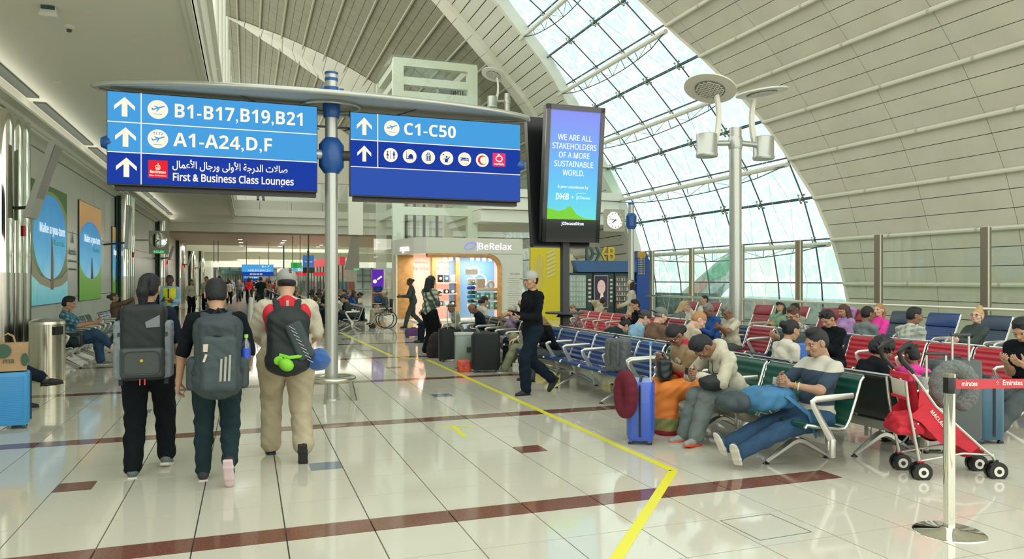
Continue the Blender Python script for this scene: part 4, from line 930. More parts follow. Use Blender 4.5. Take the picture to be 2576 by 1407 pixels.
LPole([(.094, 4.13), (.094, 4.19)], 'cable_collar', M_bluec)
LPole([(.10, 3.78), (.115, 3.82), (.115, 3.96), (.10, 4.0)], 'canopy_collar', M_bluec)
LPole([(.10, 3.04), (.165, 3.13), (.165, 3.42), (.10, 3.51)], 'bracket_collar', M_bluec, 8)
for s in (-1, 1):
    mb = MB(); mb.tube([(PX + s * .12, PY - .02, 3.28), (PX + s * .26, PY - .06, 3.28)], .07, 10); sgp(mb, 'bracket_arm', M_dgrey if s > 0 else M_pole, smooth=True)
    mb = MB(); mb.tube([(PX + s * .10, PY, 4.16), (PX + s * .16, PY, 4.16)], .03, 6); sgp(mb, 'cable_lug', M_bluec)
    mb = MB(); mb.tube([(PX + s * .16, PY, 4.16), (PX + s * 1.15, PY - .1, 3.97)], .008, 5); sgp(mb, 'cable', M_dgrey)
    mb = MB(); mb.tube([(PX + s * .16, PY, 3.62), (PX + s * 1.15, PY - .1, 3.97)], .008, 5); sgp(mb, 'cable', M_dgrey)
    xe = PX + s * 2.72; mb = MB(); mb.tube([(xe - s * .14, PY - .05, 3.28), (xe - s * .08, PY - .05, 3.28), (xe, PY - .05, 3.28)], [.075, .095, .06], 10); sgp(mb, 'end_knob', M_bluec, smooth=True)
# canopy: long horizontal lens with tubular rim
n = 40; rim = [(PX + 2.80 * math.cos(t), PY - .05 + .62 * math.sin(t) * abs(math.sin(t)) ** .25, 3.96) for t in np.linspace(0, 2 * math.pi, n, endpoint=False)]
sgp(MB().poly([(x, y, z + .002) for x, y, z in rim], (0, 0, .02)), 'canopy', M_mem); sgp(MB().tube(rim, .036, 8, closed=True), 'canopy_rim', M_pole, smooth=True)
sgp(MB().tube([(PX + .37 * math.cos(t), PY + .30 * math.sin(t), 3.93) for t in np.linspace(0, 2 * math.pi, 24, endpoint=False)], .018, 6, closed=True), 'inner_ring', M_pole, smooth=True)
sgp(MB().tube([(PX - .3, PY, 3.66), (PX + .3, PY, 3.66)], .014, 6), 'tie_bar', M_dgrey)
def arrow_up(x, z, w_, h_, y, par, m=None):
    t = w_ * .17; P = [(x, z + h_ / 2), (x + w_ / 2, z + h_ * .05), (x + w_ / 2, z - h_ * .17), (x + t * .8, z + h_ * .16), (x + t * .8, z - h_ / 2), (x - t * .8, z - h_ / 2), (x - t * .8, z + h_ * .16), (x - w_ / 2, z - h_ * .17), (x - w_ / 2, z + h_ * .05)]
    return MB().poly([(a, y, b) for a, b in P], (0, -.004, 0)).build('arrow', m or E_wh, par)
def disc(x, z, r, y, par, m=None, nm='roundel', n=24): return MB().poly([(x + r * math.cos(2 * math.pi * k / n), y, z + r * math.sin(2 * math.pi * k / n)) for k in range(n)], (0, -.003, 0)).build(nm, m or E_wh, par)
def plane_glyph(x, z, r, y, par, m):
    mb = MB(); s = r / 100.
    for P in ([(-64, -8), (-48, -14), (66, 28), (68, 36), (50, 36)], [(-64, 10), (-54, 12), (-36, -6), (-50, -14)], [(-40, 30), (-28, 32), (30, 14), (0, 4)], [(-18, -26), (-6, -24), (26, 20), (6, 10)], [(-40, -52), (40, -52), (40, -57), (-40, -57)]):
        mb.poly([(x + a * s, y, z + b * s) for a, b in P], (0, -.003, 0))
    return mb.build('aircraft_glyph', m, par)
def panel_sign(x0, x1, rows, vdiv, nm):
    """rows: (ztop, zbottom, material)"""
    zt, zb = rows[0][0], rows[-1][1]
    case = MB().box(((x0 + x1) / 2, YS + .06, (zt + zb) / 2), (x1 - x0 + .02, .1, zt - zb + .02)).build(nm, M_black, sg); case.matrix_local = I
    o = MB().box(((x0 + x1) / 2 + .03, YS + .20, (zt + zb) / 2 - .07), (x1 - x0 - .05, .14, zt - zb - .02)).build('rear_case', M_black, case)
    for a, b, m in rows: MB().box(((x0 + x1) / 2, YS - .003, (a + b) / 2), (x1 - x0, .014, a - b - .008)).build('face', m, case)
    for a, b, m in rows[1:]: MB().box(((x0 + x1) / 2, YS - .012, a), (x1 - x0, .008, .011)).build('divider', E_wh, case)
    MB().box((vdiv, YS - .012, (zt + rows[-1 if len(rows) == 3 and rows[2][2] is E_db and rows[1][2] is E_lb else -2][1]) / 2), (.011, .008, zt - rows[-1 if len(rows) == 3 and rows[1][2] is E_lb else -2][1])).build('divider', E_wh, case)
    return case
yf = YS - .013
sl = panel_sign(-1.58, .858, [(3.89, 3.525, E_lb), (3.525, 3.16, E_lb), (3.16, 2.78, E_db)], -1.215, 'sign_panel')
sr_ = panel_sign(1.296, 3.70, [(3.855, 3.49, E_lb), (3.49, 3.13, E_db), (3.13, 2.75, E_db2)], 1.655, 'sign_panel')
for i, z in enumerate((3.71, 3.345, 2.98)): arrow_up(-1.395 + i * .01, z, .225, .235, yf, sl)
def TM_(x, z, y=yf): return face_M((x, y, z), (1, 0, 0))
disc(-1.03, 3.705, .115, yf, sl); plane_glyph(-1.03, 3.71, .115, yf - .004, sl, E_lb)
disc(-1.03, 3.345, .115, yf, sl); plane_glyph(-1.03, 3.335, .115, yf - .004, sl, E_lb); text('T1.T2', .045, E_lb, sl, TM_(-1.03, 3.395, yf - .005), bold=.0008)
text(sans('B1-B17,B19,B21', True), .235, E_wh, sl, TM_(-.86, 3.625), align='LEFT', bold=.0, fitw=1.52)
text(sans('A1-A24,D,F', True), .235, E_wh, sl, TM_(-.86, 3.267), align='LEFT', bold=.0, fitw=1.16)
text(sans('First & Business Class Lounges'), .125, E_wh, sl, TM_(-.87, 2.845), align='LEFT', bold=.003, fitw=1.43)
text('\uFEDD\uFE8E\uFEE4\uFECB\uFEF7\uFE8D \uFEDD\uFE8E\uFE9F\uFEAD\uFEED \uFEF0\uFEDF\uFEED\uFEF7\uFE8D \uFE94\uFE9F\uFEAD\uFEAA\uFEDF\uFE8D \uFE95\uFEFB\uFE8E\uFEBB', .125, E_wh, sl, TM_(-.87, 3.0), align='LEFT', bold=.002, fitw=1.36)
def sq(x, z, s, m, par, y=yf): return MB().box((x, y, z), (s, .006, s)).build('emblem_tile', m, par)
def swirl(x, z, s, par, y, m=None):
    mb = MB()
    for P in ([(-.2, .1), (-.35, .3), (-.1, .42), (.1, .3), (-.05, .18)], [(.0, .5), (.25, .36), (.3, .1), (.05, .05), (-.25, .02)], [(-.35, .0), (0, -.08), (.35, .02), (.25, .2)], [(-.28, -.16), (0, -.24), (.28, -.14)], [(.02, .5), (.06, .66), (-.04, .78)]):
        mb.tube([(x + a * s, y, z + b * s) for a, b in P], .055 * s, 4)
    return mb.build('script_emblem', m or E_wh, par)
sq(-1.03, 2.975, .215, E_red, sl); swirl(-1.03, 2.985, .085, sl, yf - .006); text('Emirates', .05, E_wh, sl, TM_(-1.03, 2.925, yf - .004), bold=.0012, fitw=.175); text('First & Business', .026, E_wh, sl, TM_(-1.03, 2.888, yf - .004), bold=.0005, fitw=.19)
for i, z in enumerate((3.675, 3.31)): arrow_up(1.475, z, .20 - .015 * i, .235 - .02 * i, yf, sr_)
disc(1.845, 3.675, .105, yf, sr_); plane_glyph(1.845, 3.68, .105, yf - .004, sr_, E_lb); text(sans('C1-C50', True), .225, E_wh, sr_, TM_(2.0, 3.60), align='LEFT', bold=.0, fitw=.73)
icx = [1.83, 2.09, 2.35, 2.61, 2.87, 3.13]
for k, x in enumerate(icx): disc(x, 3.31, .095, yf, sr_)
def gl(P_list, x, z, s, m=E_db, nm='pictogram'):
    mb = MB()
    for P in P_list: mb.poly([(x + a * s, yf - .004, z + b * s) for a, b in P], (0, -.003, 0))
    mb.build(nm, m, sr_)
def circ(cx, cy, r, n=10): return [(cx + r * math.cos(2 * math.pi * k / n), cy + r * math.sin(2 * math.pi * k / n)) for k in range(n)]
gl([circ(-.45, .42, .11), [(-.62, -.1), (-.5, .28), (-.4, .28), (-.28, -.1)], [(-.53, -.55), (-.47, -.55), (-.47, -.1), (-.53, -.1)], [(-.43, -.55), (-.37, -.55), (-.37, -.1), (-.43, -.1)], [(-.03, -.6), (.03, -.6), (.03, .55), (-.03, .55)], circ(.45, .42, .11), [(.3, -.05), (.3, .28), (.6, .28), (.6, -.05)], [(.36, -.55), (.43, -.55), (.43, 0), (.36, 0)], [(.47, -.55), (.54, -.55), (.54, 0), (.47, 0)]], 1.83, 3.31, .095)
gl([[(-.5, -.45), (.55, -.45), (.55, -.32), (-.5, -.32)], [(-.2, -.3), (-.2, .0), (.0, .25), (.2, .33), (.38, .22), (.5, 0), (.5, -.3)], [(-.5, -.3), (-.4, -.3), (-.43, .6), (-.47, .6)]], 2.09, 3.31, .095)
gl([[(-.38, -.5), (.38, -.5), (.38, -.42), (-.38, -.42)], [(-.38, .38), (.38, .38), (.38, .3), (-.38, .3)], [(-.38, -.5), (-.3, -.5), (-.3, .38), (-.38, .38)], [(.3, -.5), (.38, -.5), (.38, .38), (.3, .38)], [(-.18, .42), (-.1, .42), (-.1, .6), (-.18, .6)], [(.1, .42), (.18, .42), (.18, .6), (.1, .6)], [(-.18, .56), (.18, .56), (.18, .64), (-.18, .64)], [(-.2, -.4), (-.08, -.4), (-.08, .2), (-.2, .2)], [(.05, -.4), (.2, -.4), (.2, .2), (.05, .2)]], 2.35, 3.31, .095)
gl([circ(-.02, .18, .15), [(-.3, -.6), (.15, -.6), (.2, 0), (-.25, -.1)], [(.1, -.1), (.45, .3), (.52, .22), (.2, -.25)], [(-.6, .5), (-.45, .62), (-.35, .45), (-.5, .38)], [(-.5, -.1), (-.2, -.05), (-.2, -.15), (-.5, -.2)]], 2.61, 3.31, .095)
gl([[(-.6, -.35), (-.52, -.35), (-.52, .3), (-.6, .3)], [(.52, -.35), (.6, -.35), (.6, .2), (.52, .2)], [(-.52, -.18), (.52, -.18), (.52, -.06), (-.52, -.06)], [(-.45, .0), (.2, .0), (.2, .22), (-.45, .22)], circ(.36, .12, .11)], 2.87, 3.31, .095)
gl([[(math.cos(a) * .7, math.sin(a) * .7) for a in np.linspace(R(40), R(320), 20)] + [(math.cos(a) * .55 + .16, math.sin(a) * .55) for a in np.linspace(R(312), R(48), 20)]], 3.13, 3.31, .095, E_red, 'crescent')
sq(3.38, 3.33, .19, E_pink, sr_); text('marhaba', .045, E_wh, sr_, TM_(3.38, 3.255, yf - .004), bold=.001, fitw=.15)
MB().tube([(3.38 + .045 * math.cos(t) * (1 + .1 * t / 3), yf - .006, 3.345 + .04 * math.sin(t)) for t in np.linspace(-.5, 5.6, 16)], .010, 4).build('script_emblem', E_wh, sr_); MB().tube([(3.37, yf - .006, 3.38), (3.36, yf - .006, 3.41), (3.385, yf - .006, 3.405)], .008, 4).build('script_emblem', E_wh, sr_)
# ring guard at the pole foot
rg = empty('ring_guard', (PX, PY - .01, 0), 0, 'low round steel guard ring on flat legs around the sign pole', 'guard rail')
MB().tube([(.285 * math.cos(t), .285 * math.sin(t), .30) for t in np.linspace(0, 2 * math.pi, 28, endpoint=False)], .038, 8, closed=True).build('ring', M_chrome2, rg, True)
for a in (20, 70, 150, 200, 250, 330):
    M = Matrix.Rotation(R(a), 4, 'Z'); MB().add([(.24, -.015, .29), (.24, .015, .29), (.30, .015, 0), (.30, -.015, 0), (.29, -.015, .29), (.29, .015, .29), (.36, .015, 0), (.36, -.015, 0)], [(0, 1, 2, 3), (7, 6, 5, 4), (0, 4, 5, 1), (3, 2, 6, 7), (0, 3, 7, 4), (1, 5, 6, 2)], M=M).build('leg', M_chrome2, rg)

# ================================================================ twin advertising screens on a pole
TX, TY, _ = (*at(1421, 13.5), 0)
tt = empty('advertising_totem', (TX, TY, 0), 0, 'black pole carrying two tilted advertising screens, the front one reading WE ARE ALL STAKEHOLDERS', 'advertising screen')
MB().box((0, 0, 1.3), (.13, .13, 2.6)).build('pole', M_dgrey, tt); MB().lathe([(.3, 0), (.3, .02), (.1, .04)], 20).build('base_plate', M_dgrey, tt)
MB().lathe([(.36, 1.0), (.36, 1.03)], 20).build('table', M_dgrey, tt, True); MB().lathe([(.16, .94), (.12, 1.0)], 16).build('table_bracket', M_dgrey, tt)
def screen_case(off, tilt, back=False):
    W, Hh = 1.13, 2.42; P = rrect(W, Hh, .05, 4)
    g = MB(); g.poly([(x, 0, z) for x, z in P], (0, .14, 0)); M = Matrix.Translation((.03, off, 3.50)) @ Matrix.Rotation(R(tilt), 4, 'X')
    o = g.build('screen_case', M_black, tt); o.matrix_local = M; return o
ca = screen_case(-.30, 6); cb = screen_case(.10, -8); cb.matrix_local = Matrix.Translation((-.06, .16, 3.42)) @ Matrix.Rotation(R(-7), 4, 'X')
fr_ = MB()
for x0, x1, z0, z1 in ((-.565, -.485, -1.21, 1.21), (.485, .565, -1.21, 1.21), (-.565, .565, 1.12, 1.21), (-.565, .565, -1.21, -.80)): fr_.box(((x0 + x1) / 2, -.012, (z0 + z1) / 2), (x1 - x0, .03, z1 - z0))
fr_.build('bezel', mat('gloss_black', (.008, .009, .01), .08, coat=1), ca)
SCR = ramp_mat('screen_gradient', [(0, (.10, .50, .56)), (.3, (.07, .38, .60)), (.62, (.09, .26, .62)), (1, (.14, .17, .58))], 'Z', -.8, 1.12, .4, emit=.55, noise=.15, nscale=1.2)
MB().box((0, -.004, .16), (.97, .012, 1.92)).build('display', SCR, ca)
hl = [(-.485, -.80)] + [(-.485 + .97 * t, z) for t, z in ((0, -.60), (.12, -.63), (.25, -.655), (.36, -.62), (.46, -.55), (.52, -.62), (.6, -.71), (.75, -.77), (1, -.79))] + [(.485, -.80)]
MB().poly([(x, -.013, z) for x, z in hl], (0, -.003, 0)).build('hill_graphic', emis('screen_green', (.20, .60, .05), .9), ca)
E_sw = emis('screen_white', (.82, .88, .92), .95)
for k, s in enumerate(('WE ARE ALL', 'STAKEHOLDERS', 'OF A MORE', 'SUSTAINABLE', 'WORLD.')): text(sans(s), .138, E_sw, ca, face_M((0, -.014, .60 - .155 * k), (1, 0, 0)), bold=.001, fitw=(.66, .86, .60, .76, .42)[k])
text('A joint commitment by', .075, E_sw, ca, face_M((0, -.014, -.245), (1, 0, 0)), fitw=.6)
def dxb(par, M, w_, m1, m2, ext=.002):
    a = text(sans('D', True), w_ * .60, m1, par, M @ Matrix.Translation((-w_ * .36, 0, 0)), ext=ext, fitw=w_ * .25); b = text(sans('B', True), w_ * .60, m2, par, M @ Matrix.Translation((w_ * .36, 0, 0)), ext=ext, fitw=w_ * .24)
    h = w_ * .42; t = w_ * .06
    for s, m in ((-1, m1), (1, m2)):
        mb = MB(); x0 = s * w_ * .02
        mb.poly([(s * w_ * .19, h, 0), (s * w_ * .12, h, 0), (s * w_ * .00, h * .5, 0), (s * w_ * .12, 0, 0), (s * w_ * .19, 0, 0), (s * w_ * .075, h * .5, 0)], (0, 0, ext * 2))
        mb.box((s * w_ * .15, h * .5, ext), (w_ * .16, h * .13, ext * 2)); o = mb.build('arrow_cross', m, par); o.matrix_local = M
dxb(ca, face_M((-.20, -.014, -.45), (1, 0, 0)), .26, E_sw, E_sw)
text('&', .06, E_sw, ca, face_M((.0, -.014, -.42), (1, 0, 0))); text('JCDecaux', .07, E_sw, ca, face_M((.22, -.014, -.43), (1, 0, 0)), fitw=.27)
MB().tube([(.08, -.014, -.44), (.08, -.014, -.33), (.26, -.014, -.33)], .003, 4).build('corner_mark', E_sw, ca)
text(sans('JCDecauxDicon', True), .075, E_sw, ca, face_M((.02, -.028, -.90), (1, 0, 0)), bold=.0015, fitw=.44)

# ================================================================ clocks
def clock(label, M, arm=None, size=.6, lit=True):
    r = empty('wall_clock', M.to_translation(), 0, label, 'clock'); r.rotation_euler = M.to_euler()
    MB().poly([(x, y, -.06) for x, y in rrect(size, size * 1.05, .02, 3)], (0, 0, .12)).build('case', mat('clock_case', (.42, .43, .36), .4), r)
    rr = size * .38; MB().lathe([(rr + .03, .06), (rr + .03, .085), (rr, .09)], 28).build('bezel', M_chrome, r, True); MB().lathe([(rr, .07), (rr, .088)], 28).build('dial', emis('dial', (.80, .78, .66), .9), r)
    mb = MB()
    for k in range(12):
        a = k * math.pi / 6; c, s = math.sin(a), math.cos(a); mb.tube([(c * rr * .78, s * rr * .78, .091), (c * rr * .94, s * rr * .94, .091)], .010 * size / .6, 4)
    mb.build('hour_marks', M_dgrey, r)
    for nm, ang, L, w_ in (('minute_hand', 282, .78, .012), ('hour_hand', 230, .5, .018)): 
        a = R(ang); MB().tube([(-math.sin(a) * rr * .12, -math.cos(a) * rr * .12, .095), (math.sin(a) * rr * L, math.cos(a) * rr * L, .095)], w_ * size / .6, 4).build(nm, M_black, r)
    text('ROLEX', size * .05, M_dgrey, r, Matrix.Translation((0, rr * .4, .09)))
    if arm: MB().tube([(arm[0], 0, 0), (arm[1], 0, 0)], .035, 8).build('arm', M_pole, r, True)
    return r
c1 = onY(400, 30.5, 604); c1 = onX(400, -3.55, 604)
cl1 = clock('square wall clock with green lettering on an arm from the left wall', face_M(c1, (1, 0, 0)), (-.95, -.3), .78)
MB().box((0, -.48, 0), (.78, .18, .1)).build('name_box', mat('clock_case', (.42, .43, .36), .4), cl1); text('ROLEX', .13, emis('green_letter', (.10, .75, .25), 1.0), cl1, Matrix.Translation((0, -.53, .055)), bold=.003)
bx, by = at(1588, 20.5); bp = empty('clock_pole', (bx, by, 0), 0, 'silver pole with blue collar and cap right of the advertising screen', 'pole')
MB().lathe([(.082, 0), (.082, 3.75)], 16).build('shaft', M_pole, bp, True); MB().lathe([(.086, 3.7), (.086, 3.76), (.05, 3.77)], 16).build('cap', M_bluec, bp, True); MB().lathe([(.10, 3.02), (.15, 3.1), (.15, 3.38), (.10, 3.46)], 8).build('collar', M_bluec, bp)
clock('square clock mounted beside the blue-capped pole', face_M(at(1545, 20.4, 554), (1, -.10, 0)), (.3, .52), .58)
c3 = onX(728 - 10 * 0, 0.0) if 0 else None

# ================================================================ twin reflector lamp posts
def lamp_post(loc, label, rz=0, height=4.6, both=True, s=1.):
    r = empty('lamp_post', loc, rz, label, 'lamp post'); r.scale = (s, s, s)
    MB().lathe([(.117, 0), (.117, height)], 20).build('pole', M_pole, r, True); MB().lathe([(.125, height - .42), (.135, height - .38), (.135, height - .22), (.125, height - .18)], 20).build('collar', M_pole, r, True)
    wm = M_wmetal
    for sd in ((-1, 1) if both else (-1,)):
        xa = sd * .60; z0 = height - .30; f = .15 * sd
        MB().tube([(sd * .1, 0, z0), (sd * .48, f * .6, z0 - .02)], .055, 10).build('arm', M_pole, r, True)
        MB().lathe([(.20, z0 - .30), (.21, z0 - .27), (.21, z0 - .24), (.20, z0 - .22), (.20, z0 + .14), (.18, z0 + .15)], 20, c=(xa, f)).build('lamp_can', M_pole, r, True)
        out = []
        p = lambda t: (xa + sd * (-.27 + .28 * math.sin(t * 1.9)) * -1 - sd * .12, f + .05, z0 + .02 + .85 * t)
        for e in (-.055, .055):
            pts = [(xa - sd * (.20 + .06 * t - .30 * (t - .5) ** 2 * 1.0) + sd * (.42 * (t * t)) * 0, f + e, z0 - .1 + 1.0 * t) for t in np.linspace(0, 1, 9)]
            out.append(pts); MB().tube(pts, [.045 - .012 * t for t in np.linspace(0, 1, 9)], 6, flat=(.35, 1.2, (0, 1, 0))).build('reflector_stem', wm, r, True)
        for k in (2, 4, 6): MB().tube([out[0][k], out[1][k]], .02, 5).build('cross_bar', wm, r)
        cx_, cz_ = xa - sd * .05, z0 + 1.02; Mx = Matrix.Translation((cx_, f - .05, cz_)) @ Matrix.Rotation(R(14 if sd < 0 else -7), 4, 'Y') @ Matrix.Rotation(R(-16 if sd < 0 else 3), 4, 'X')
        o = MB().lathe([(.27, -.02), (.50, -.015), (.50, .015), (.2, .05)], 36).build('reflector', wm, r, True); o.matrix_local = Mx
        o = MB().lathe([(.29, -.035), (.29, -.021)], 28).build('diffuser_mesh', mat('lamp_mesh', (.22, .24, .22), .5, .4, bump=1.0, bscale=60), r, True); o.matrix_local = Mx
        mb = MB()
        for k in range(-4, 5): q = .26 * math.sqrt(max(0, 1 - (k / 4.6) ** 2)); mb.box((k * .06, 0, -.042), (.018, 2 * q, .012)); mb.box((0, k * .06, -.042), (2 * q, .018, .012))
        o = mb.build('mesh_grid', wm, r); o.matrix_local = Mx
    return r
lx, ly = at(1850, 14.5); lamp_post((lx, ly, 0), 'tall lamp post with two round reflector dishes in front of the glazing', -TH)
# ================================================================ bridge right of the lift, second lamp
br = empty('trim_9', (11, 31, 5)); tag(br, kind='structure'); I9 = Matrix.Translation((-11, -31, -5))
for z0, z1, e, m in ((4.95, 5.3, 0, M_corn), (4.45, 4.95, .1, M_rim), (3.95, 4.45, .3, M_corn)):
    o = MB().box((11.9 - e * .5, 31.0 + e, (z0 + z1) / 2), (6.2 - e, 6, z1 - z0 - .02)).build('fascia_band', m, br); o.matrix_local = I9
o = MB().poly([(8.9, 29.2, 3.95), (15, 29.2, 3.95), (15, 34, 3.95), (8.9, 34, 3.95)], (0, 0, .08)).build('soffit', M_ceil, br); o.matrix_local = I9
for k in range(4): 
    o = MB().poly([(8.9 + 1.5 * k, 28.05, 5.3), (10.3 + 1.5 * k, 28.05, 5.3), (10.3 + 1.5 * k, 28.05, 6.3), (8.9 + 1.5 * k, 28.05, 6.3)]).build('glass_panel', MATS['clear_glass'], br); o.matrix_local = I9
o = MB().tube([(8.8, 28.05, 6.35), (15, 28.05, 6.35)], .035, 6).build('handrail', M_chrome2, br); o.matrix_local = I9
x, y = at(1276, 30); lamp_post((x, y, 5.3), 'distant lamp post with one reflector dish on the upper level', -TH, 3.87, both=False)
# ================================================================ glass lift shaft
LXa, LXb, LYa, LYb, LZ = 5.4, 9.1, 29.3, 33.7, 10.6
lf = empty('lift_shaft', (LXa, LYa, 0), 0, 'glass lift shaft with white steel frame rising behind the relaxation shop', 'lift'); I = Matrix.Translation((-LXa, -LYa, 0))
def lp(mb, nm, m): o = mb.build(nm, m, lf); o.matrix_local = I; return o
for x in (LXa + .3, LXb - .3):
    for y in (LYa + .25, LYb - .25): lp(MB().box((x, y, LZ / 2), (.42, .3, LZ - .3)), 'column', M_rim)
for z in (4.4, 6.4, 7.5, 8.5, 9.06, 9.63, 10.38):
    lp(MB().box(((LXa + LXb) / 2, LYa + .25, z), (LXb - LXa - .2, .28, .32)), 'cross_beam', M_rim); lp(MB().box((LXa + .3, (LYa + LYb) / 2, z), (.25, LYb - LYa - .5, .30)), 'side_beam', M_rim)
    lp(MB().box((LXb - .3, (LYa + LYb) / 2, z), (.25, LYb - LYa - .5, .30)), 'side_beam', M_rim)
M_lg = glassmat('lift_glass', (.90, .96, .92), gloss=.06)
for z0, z1 in ((.1, 2.7), (2.75, 5.2), (5.25, 7.8), (7.85, LZ)):
    for P in ([(LXa, LYa, z0), (LXb, LYa, z0), (LXb, LYa, z1), (LXa, LYa, z1)], [(LXa, LYa, z0), (LXa, LYb, z0), (LXa, LYb, z1), (LXa, LYa, z1)]): lp(MB().poly(P), 'glass_panel', M_lg)
lp(MB().poly([(LXa, LYa, LZ), (LXb, LYa, LZ), (LXb, LYb, LZ), (LXa, LYb, LZ)]), 'roof_glass', M_lg)
lp(MB().box(((LXa + LXb) / 2, (LYa + LYb) / 2, 9.2), (2.0, 2.4, .45)), 'winch', M_dgrey); lp(MB().box((LXb - 1.15, LYa + 1.2, 9.4), (.75, .4, .9)), 'control_cabinet', mat('cabinet_grey', (.38, .42, .40), .4))
for k in range(6): lp(MB().box((LXb - .75 + .0, LYa + .7, 9.15 + .0) if 0 else (LXb - 1.05 + .10 * k, LYa + .75, 9.5), (.04, .04, .7)), 'louvre', M_dgrey)
for z in (7.6, 8.45): 
    lp(MB().box(((LXa + LXb) / 2 - .6, LYa + 1.6, z), (1.1, 1, .45)), 'machine_block', M_dgrey); lp(MB().box(((LXa + LXb) / 2 + .7, LYa + 1.2, z), (.4, .6, .5)), 'machine_block', MATS['cabinet_grey'])
for x in (6.2, 6.55, 6.95, 7.5): lp(MB().box((x, LYa + 1.0, 4.4), (.10, .10, 3.6)), 'guide_rail', M_dgrey)
lp(MB().box((6.9, LYa + 2.4, 4.2), (1.6, 1.6, 2.4)), 'lift_car', M_lg)
# inclined glass lobby left of the lift
gp = empty('glass_partition', (3.6, 33, 0), 0, 'tall greenish glass partition with dark edge left of the lift', 'glass partition'); I = Matrix.Translation((-3.6, -33, 0))
for k, (xa, ya, xb, yb, zt) in enumerate(((4.0, 36.5, 5.2, 33.8, 5.6), (2.9, 38.5, 4.0, 36.5, 3.9), (1.8, 40.5, 2.9, 38.5, 3.4))):
    o = MB().poly([(xa, ya, .05), (xb, yb, .05), (xb, yb, zt), (xa, ya, zt)]).build('glass_panel', M_lg, gp); o.matrix_local = I
    o = MB().box((xa, ya, zt / 2), (.06, .06, zt)).build('post', M_dgrey, gp); o.matrix_local = I
mx_, my_ = at(888, 26)
tm = empty('monitor', (mx_, my_, 0), 0, 'back of a tall tilted hanging monitor left of the lift', 'monitor'); 
zt, zb = EYE + (703 - 590) * 26 / F, EYE + (703 - 678) * 26 / F
MB().poly([(-.28, 0, zb), (.22, 0, zb), (.22, .1, zt), (.0, .1, zt)], (0, .14, 0)).build('casing', mat('casing_brown', (.20, .19, .14), .4), tm); MB().box((.1, .1, (zt + 4.9) / 2), (.5, .2, 4.9 - zt)).build('housing', M_ceil, tm); MB().box((.12, -.01, zb + .02), (.2, .02, .06)).build('lamp_strip', emis('green_strip', (.1, .6, .25), .8), tm)
tm['label'] = 'back of a tall tilted hanging monitor left of the lift'
# ================================================================ posters on the left wall
def poster(y0, y1, z0, z1, label, kind):
    r = empty('poster', (WX + .02, (y0 + y1) / 2, (z0 + z1) / 2), 0, label, 'poster'); w_, h_ = y1 - y0, z1 - z0
    def P(pts, m, nm, e): return MB().poly([(e, (u - .5) * w_, (v - .5) * h_) for u, v in pts], (.003, 0, 0)).build(nm, m, r)
    MB().box((-.005, 0, 0), (.02, w_ + .03, h_ + .03)).build('frame', M_dgrey, r)
    if kind == 'sand':
        P([(0, 0), (1, 0), (1, 1), (0, 1)], ramp_mat('poster_edge_green', [(0, (.12, .28, .04)), (.5, (.30, .45, .08)), (1, (.05, .12, .03))], 'Z', -1.6, 1.6, .4, emit=.25, noise=1.2, nscale=2.5), 'print', .006)
        rings = [(.50, .52, .62, .44, ramp_mat('poster_trees', [(0, (.02, .06, .03)), (1, (.18, .26, .10))], 'Z', -1.4, 1.4, .4, emit=.2, noise=2, nscale=8)), (.50, .57, .47, .36, ramp_mat('poster_sky2', [(0, (.35, .60, .68)), (.45, (.10, .40, .66)), (1, (.04, .24, .52))], 'Z', -.8, 1.3, .5, emit=.42, noise=.9, nscale=1.6))]
    else:
        P([(0, 0), (1, 0), (1, 1), (0, 1)], ramp_mat('poster_edge_orange', [(0, (.10, .32, .03)), (.42, (.16, .38, .05)), (.52, (.10, .2, .05)), (.62, (.45, .20, .05)), (1, (.62, .36, .14))], 'Z', -1.45, 1.45, .4, emit=.25, noise=.5, nscale=3), 'print', .006)
        rings = [(.50, .52, .56, .30, ramp_mat('poster_sky2', [(0, (.35, .60, .68)), (.45, (.10, .40, .66)), (1, (.04, .24, .52))], 'Z', -.8, 1.3, .5, emit=.42, noise=.9, nscale=1.6))]
    k = 0
    for cx_, cy_, rx, ry, m in rings:
        k += 1; pts = []
        for t in np.linspace(0, 2 * math.pi, 60, endpoint=False):
            jag = 1 + (.20 if (kind == 'sand' and k == 2) or kind != 'sand' else .0) * (math.sin(t * 23) * .5 + math.sin(t * 37) * .5) * (1 if math.sin(t) > .2 else .15)
            pts.append((min(1, max(0, cx_ + rx * math.cos(t) * jag)), min(1, max(0, cy_ + ry * math.sin(t) * jag))))
        P(pts, m, 'picture_ring', .006 + .004 * k)
    if kind == 'sand':
        P([(0, 0), (1, 0), (1, .20), (.8, .15), (.5, .13), (.2, .17), (0, .24)], ramp_mat('poster_sea', [(0, (.05, .36, .48)), (1, (.25, .62, .66))], 'Z', -1.5, -.6, .4, emit=.3, noise=.5, nscale=6), 'sea', .018)
        P([(0, .24), (.2, .17), (.5, .13), (.8, .15), (1, .20), (1, .30), (.8, .22), (.5, .19), (.2, .24), (0, .36)], mat('poster_sand', (.55, .50, .38), .5), 'beach', .019)
        P([(.48, .12), (.56, .12), (.56, .36), (.54, .50), (.52, .60), (.505, .60), (.49, .40)], mat('poster_figs', (.35, .25, .22), .6), 'figures', .021)
    else: P([(.47, .22), (.59, .22), (.56, .28), (.535, .44), (.515, .44), (.49, .28)], M_dgrey, 'figures', .021)
    text(sans('Make a you-turn', True), .30, emis('poster_white', (.62, .74, .78), .9), r, face_M((.03, w_ * .04, .10 * h_), (0, 1, 0)), bold=.0, fitw=w_ * .72); text('Jella Kerala' if 0 else 'Stella Kerala'[1:] if 0 else 'Kerala', .22, emis('poster_green_text', (.05, .30, .22), .7), r, face_M((.03, w_ * .22, .02), (0, 1, 0)), fitw=w_ * .32)
    return r
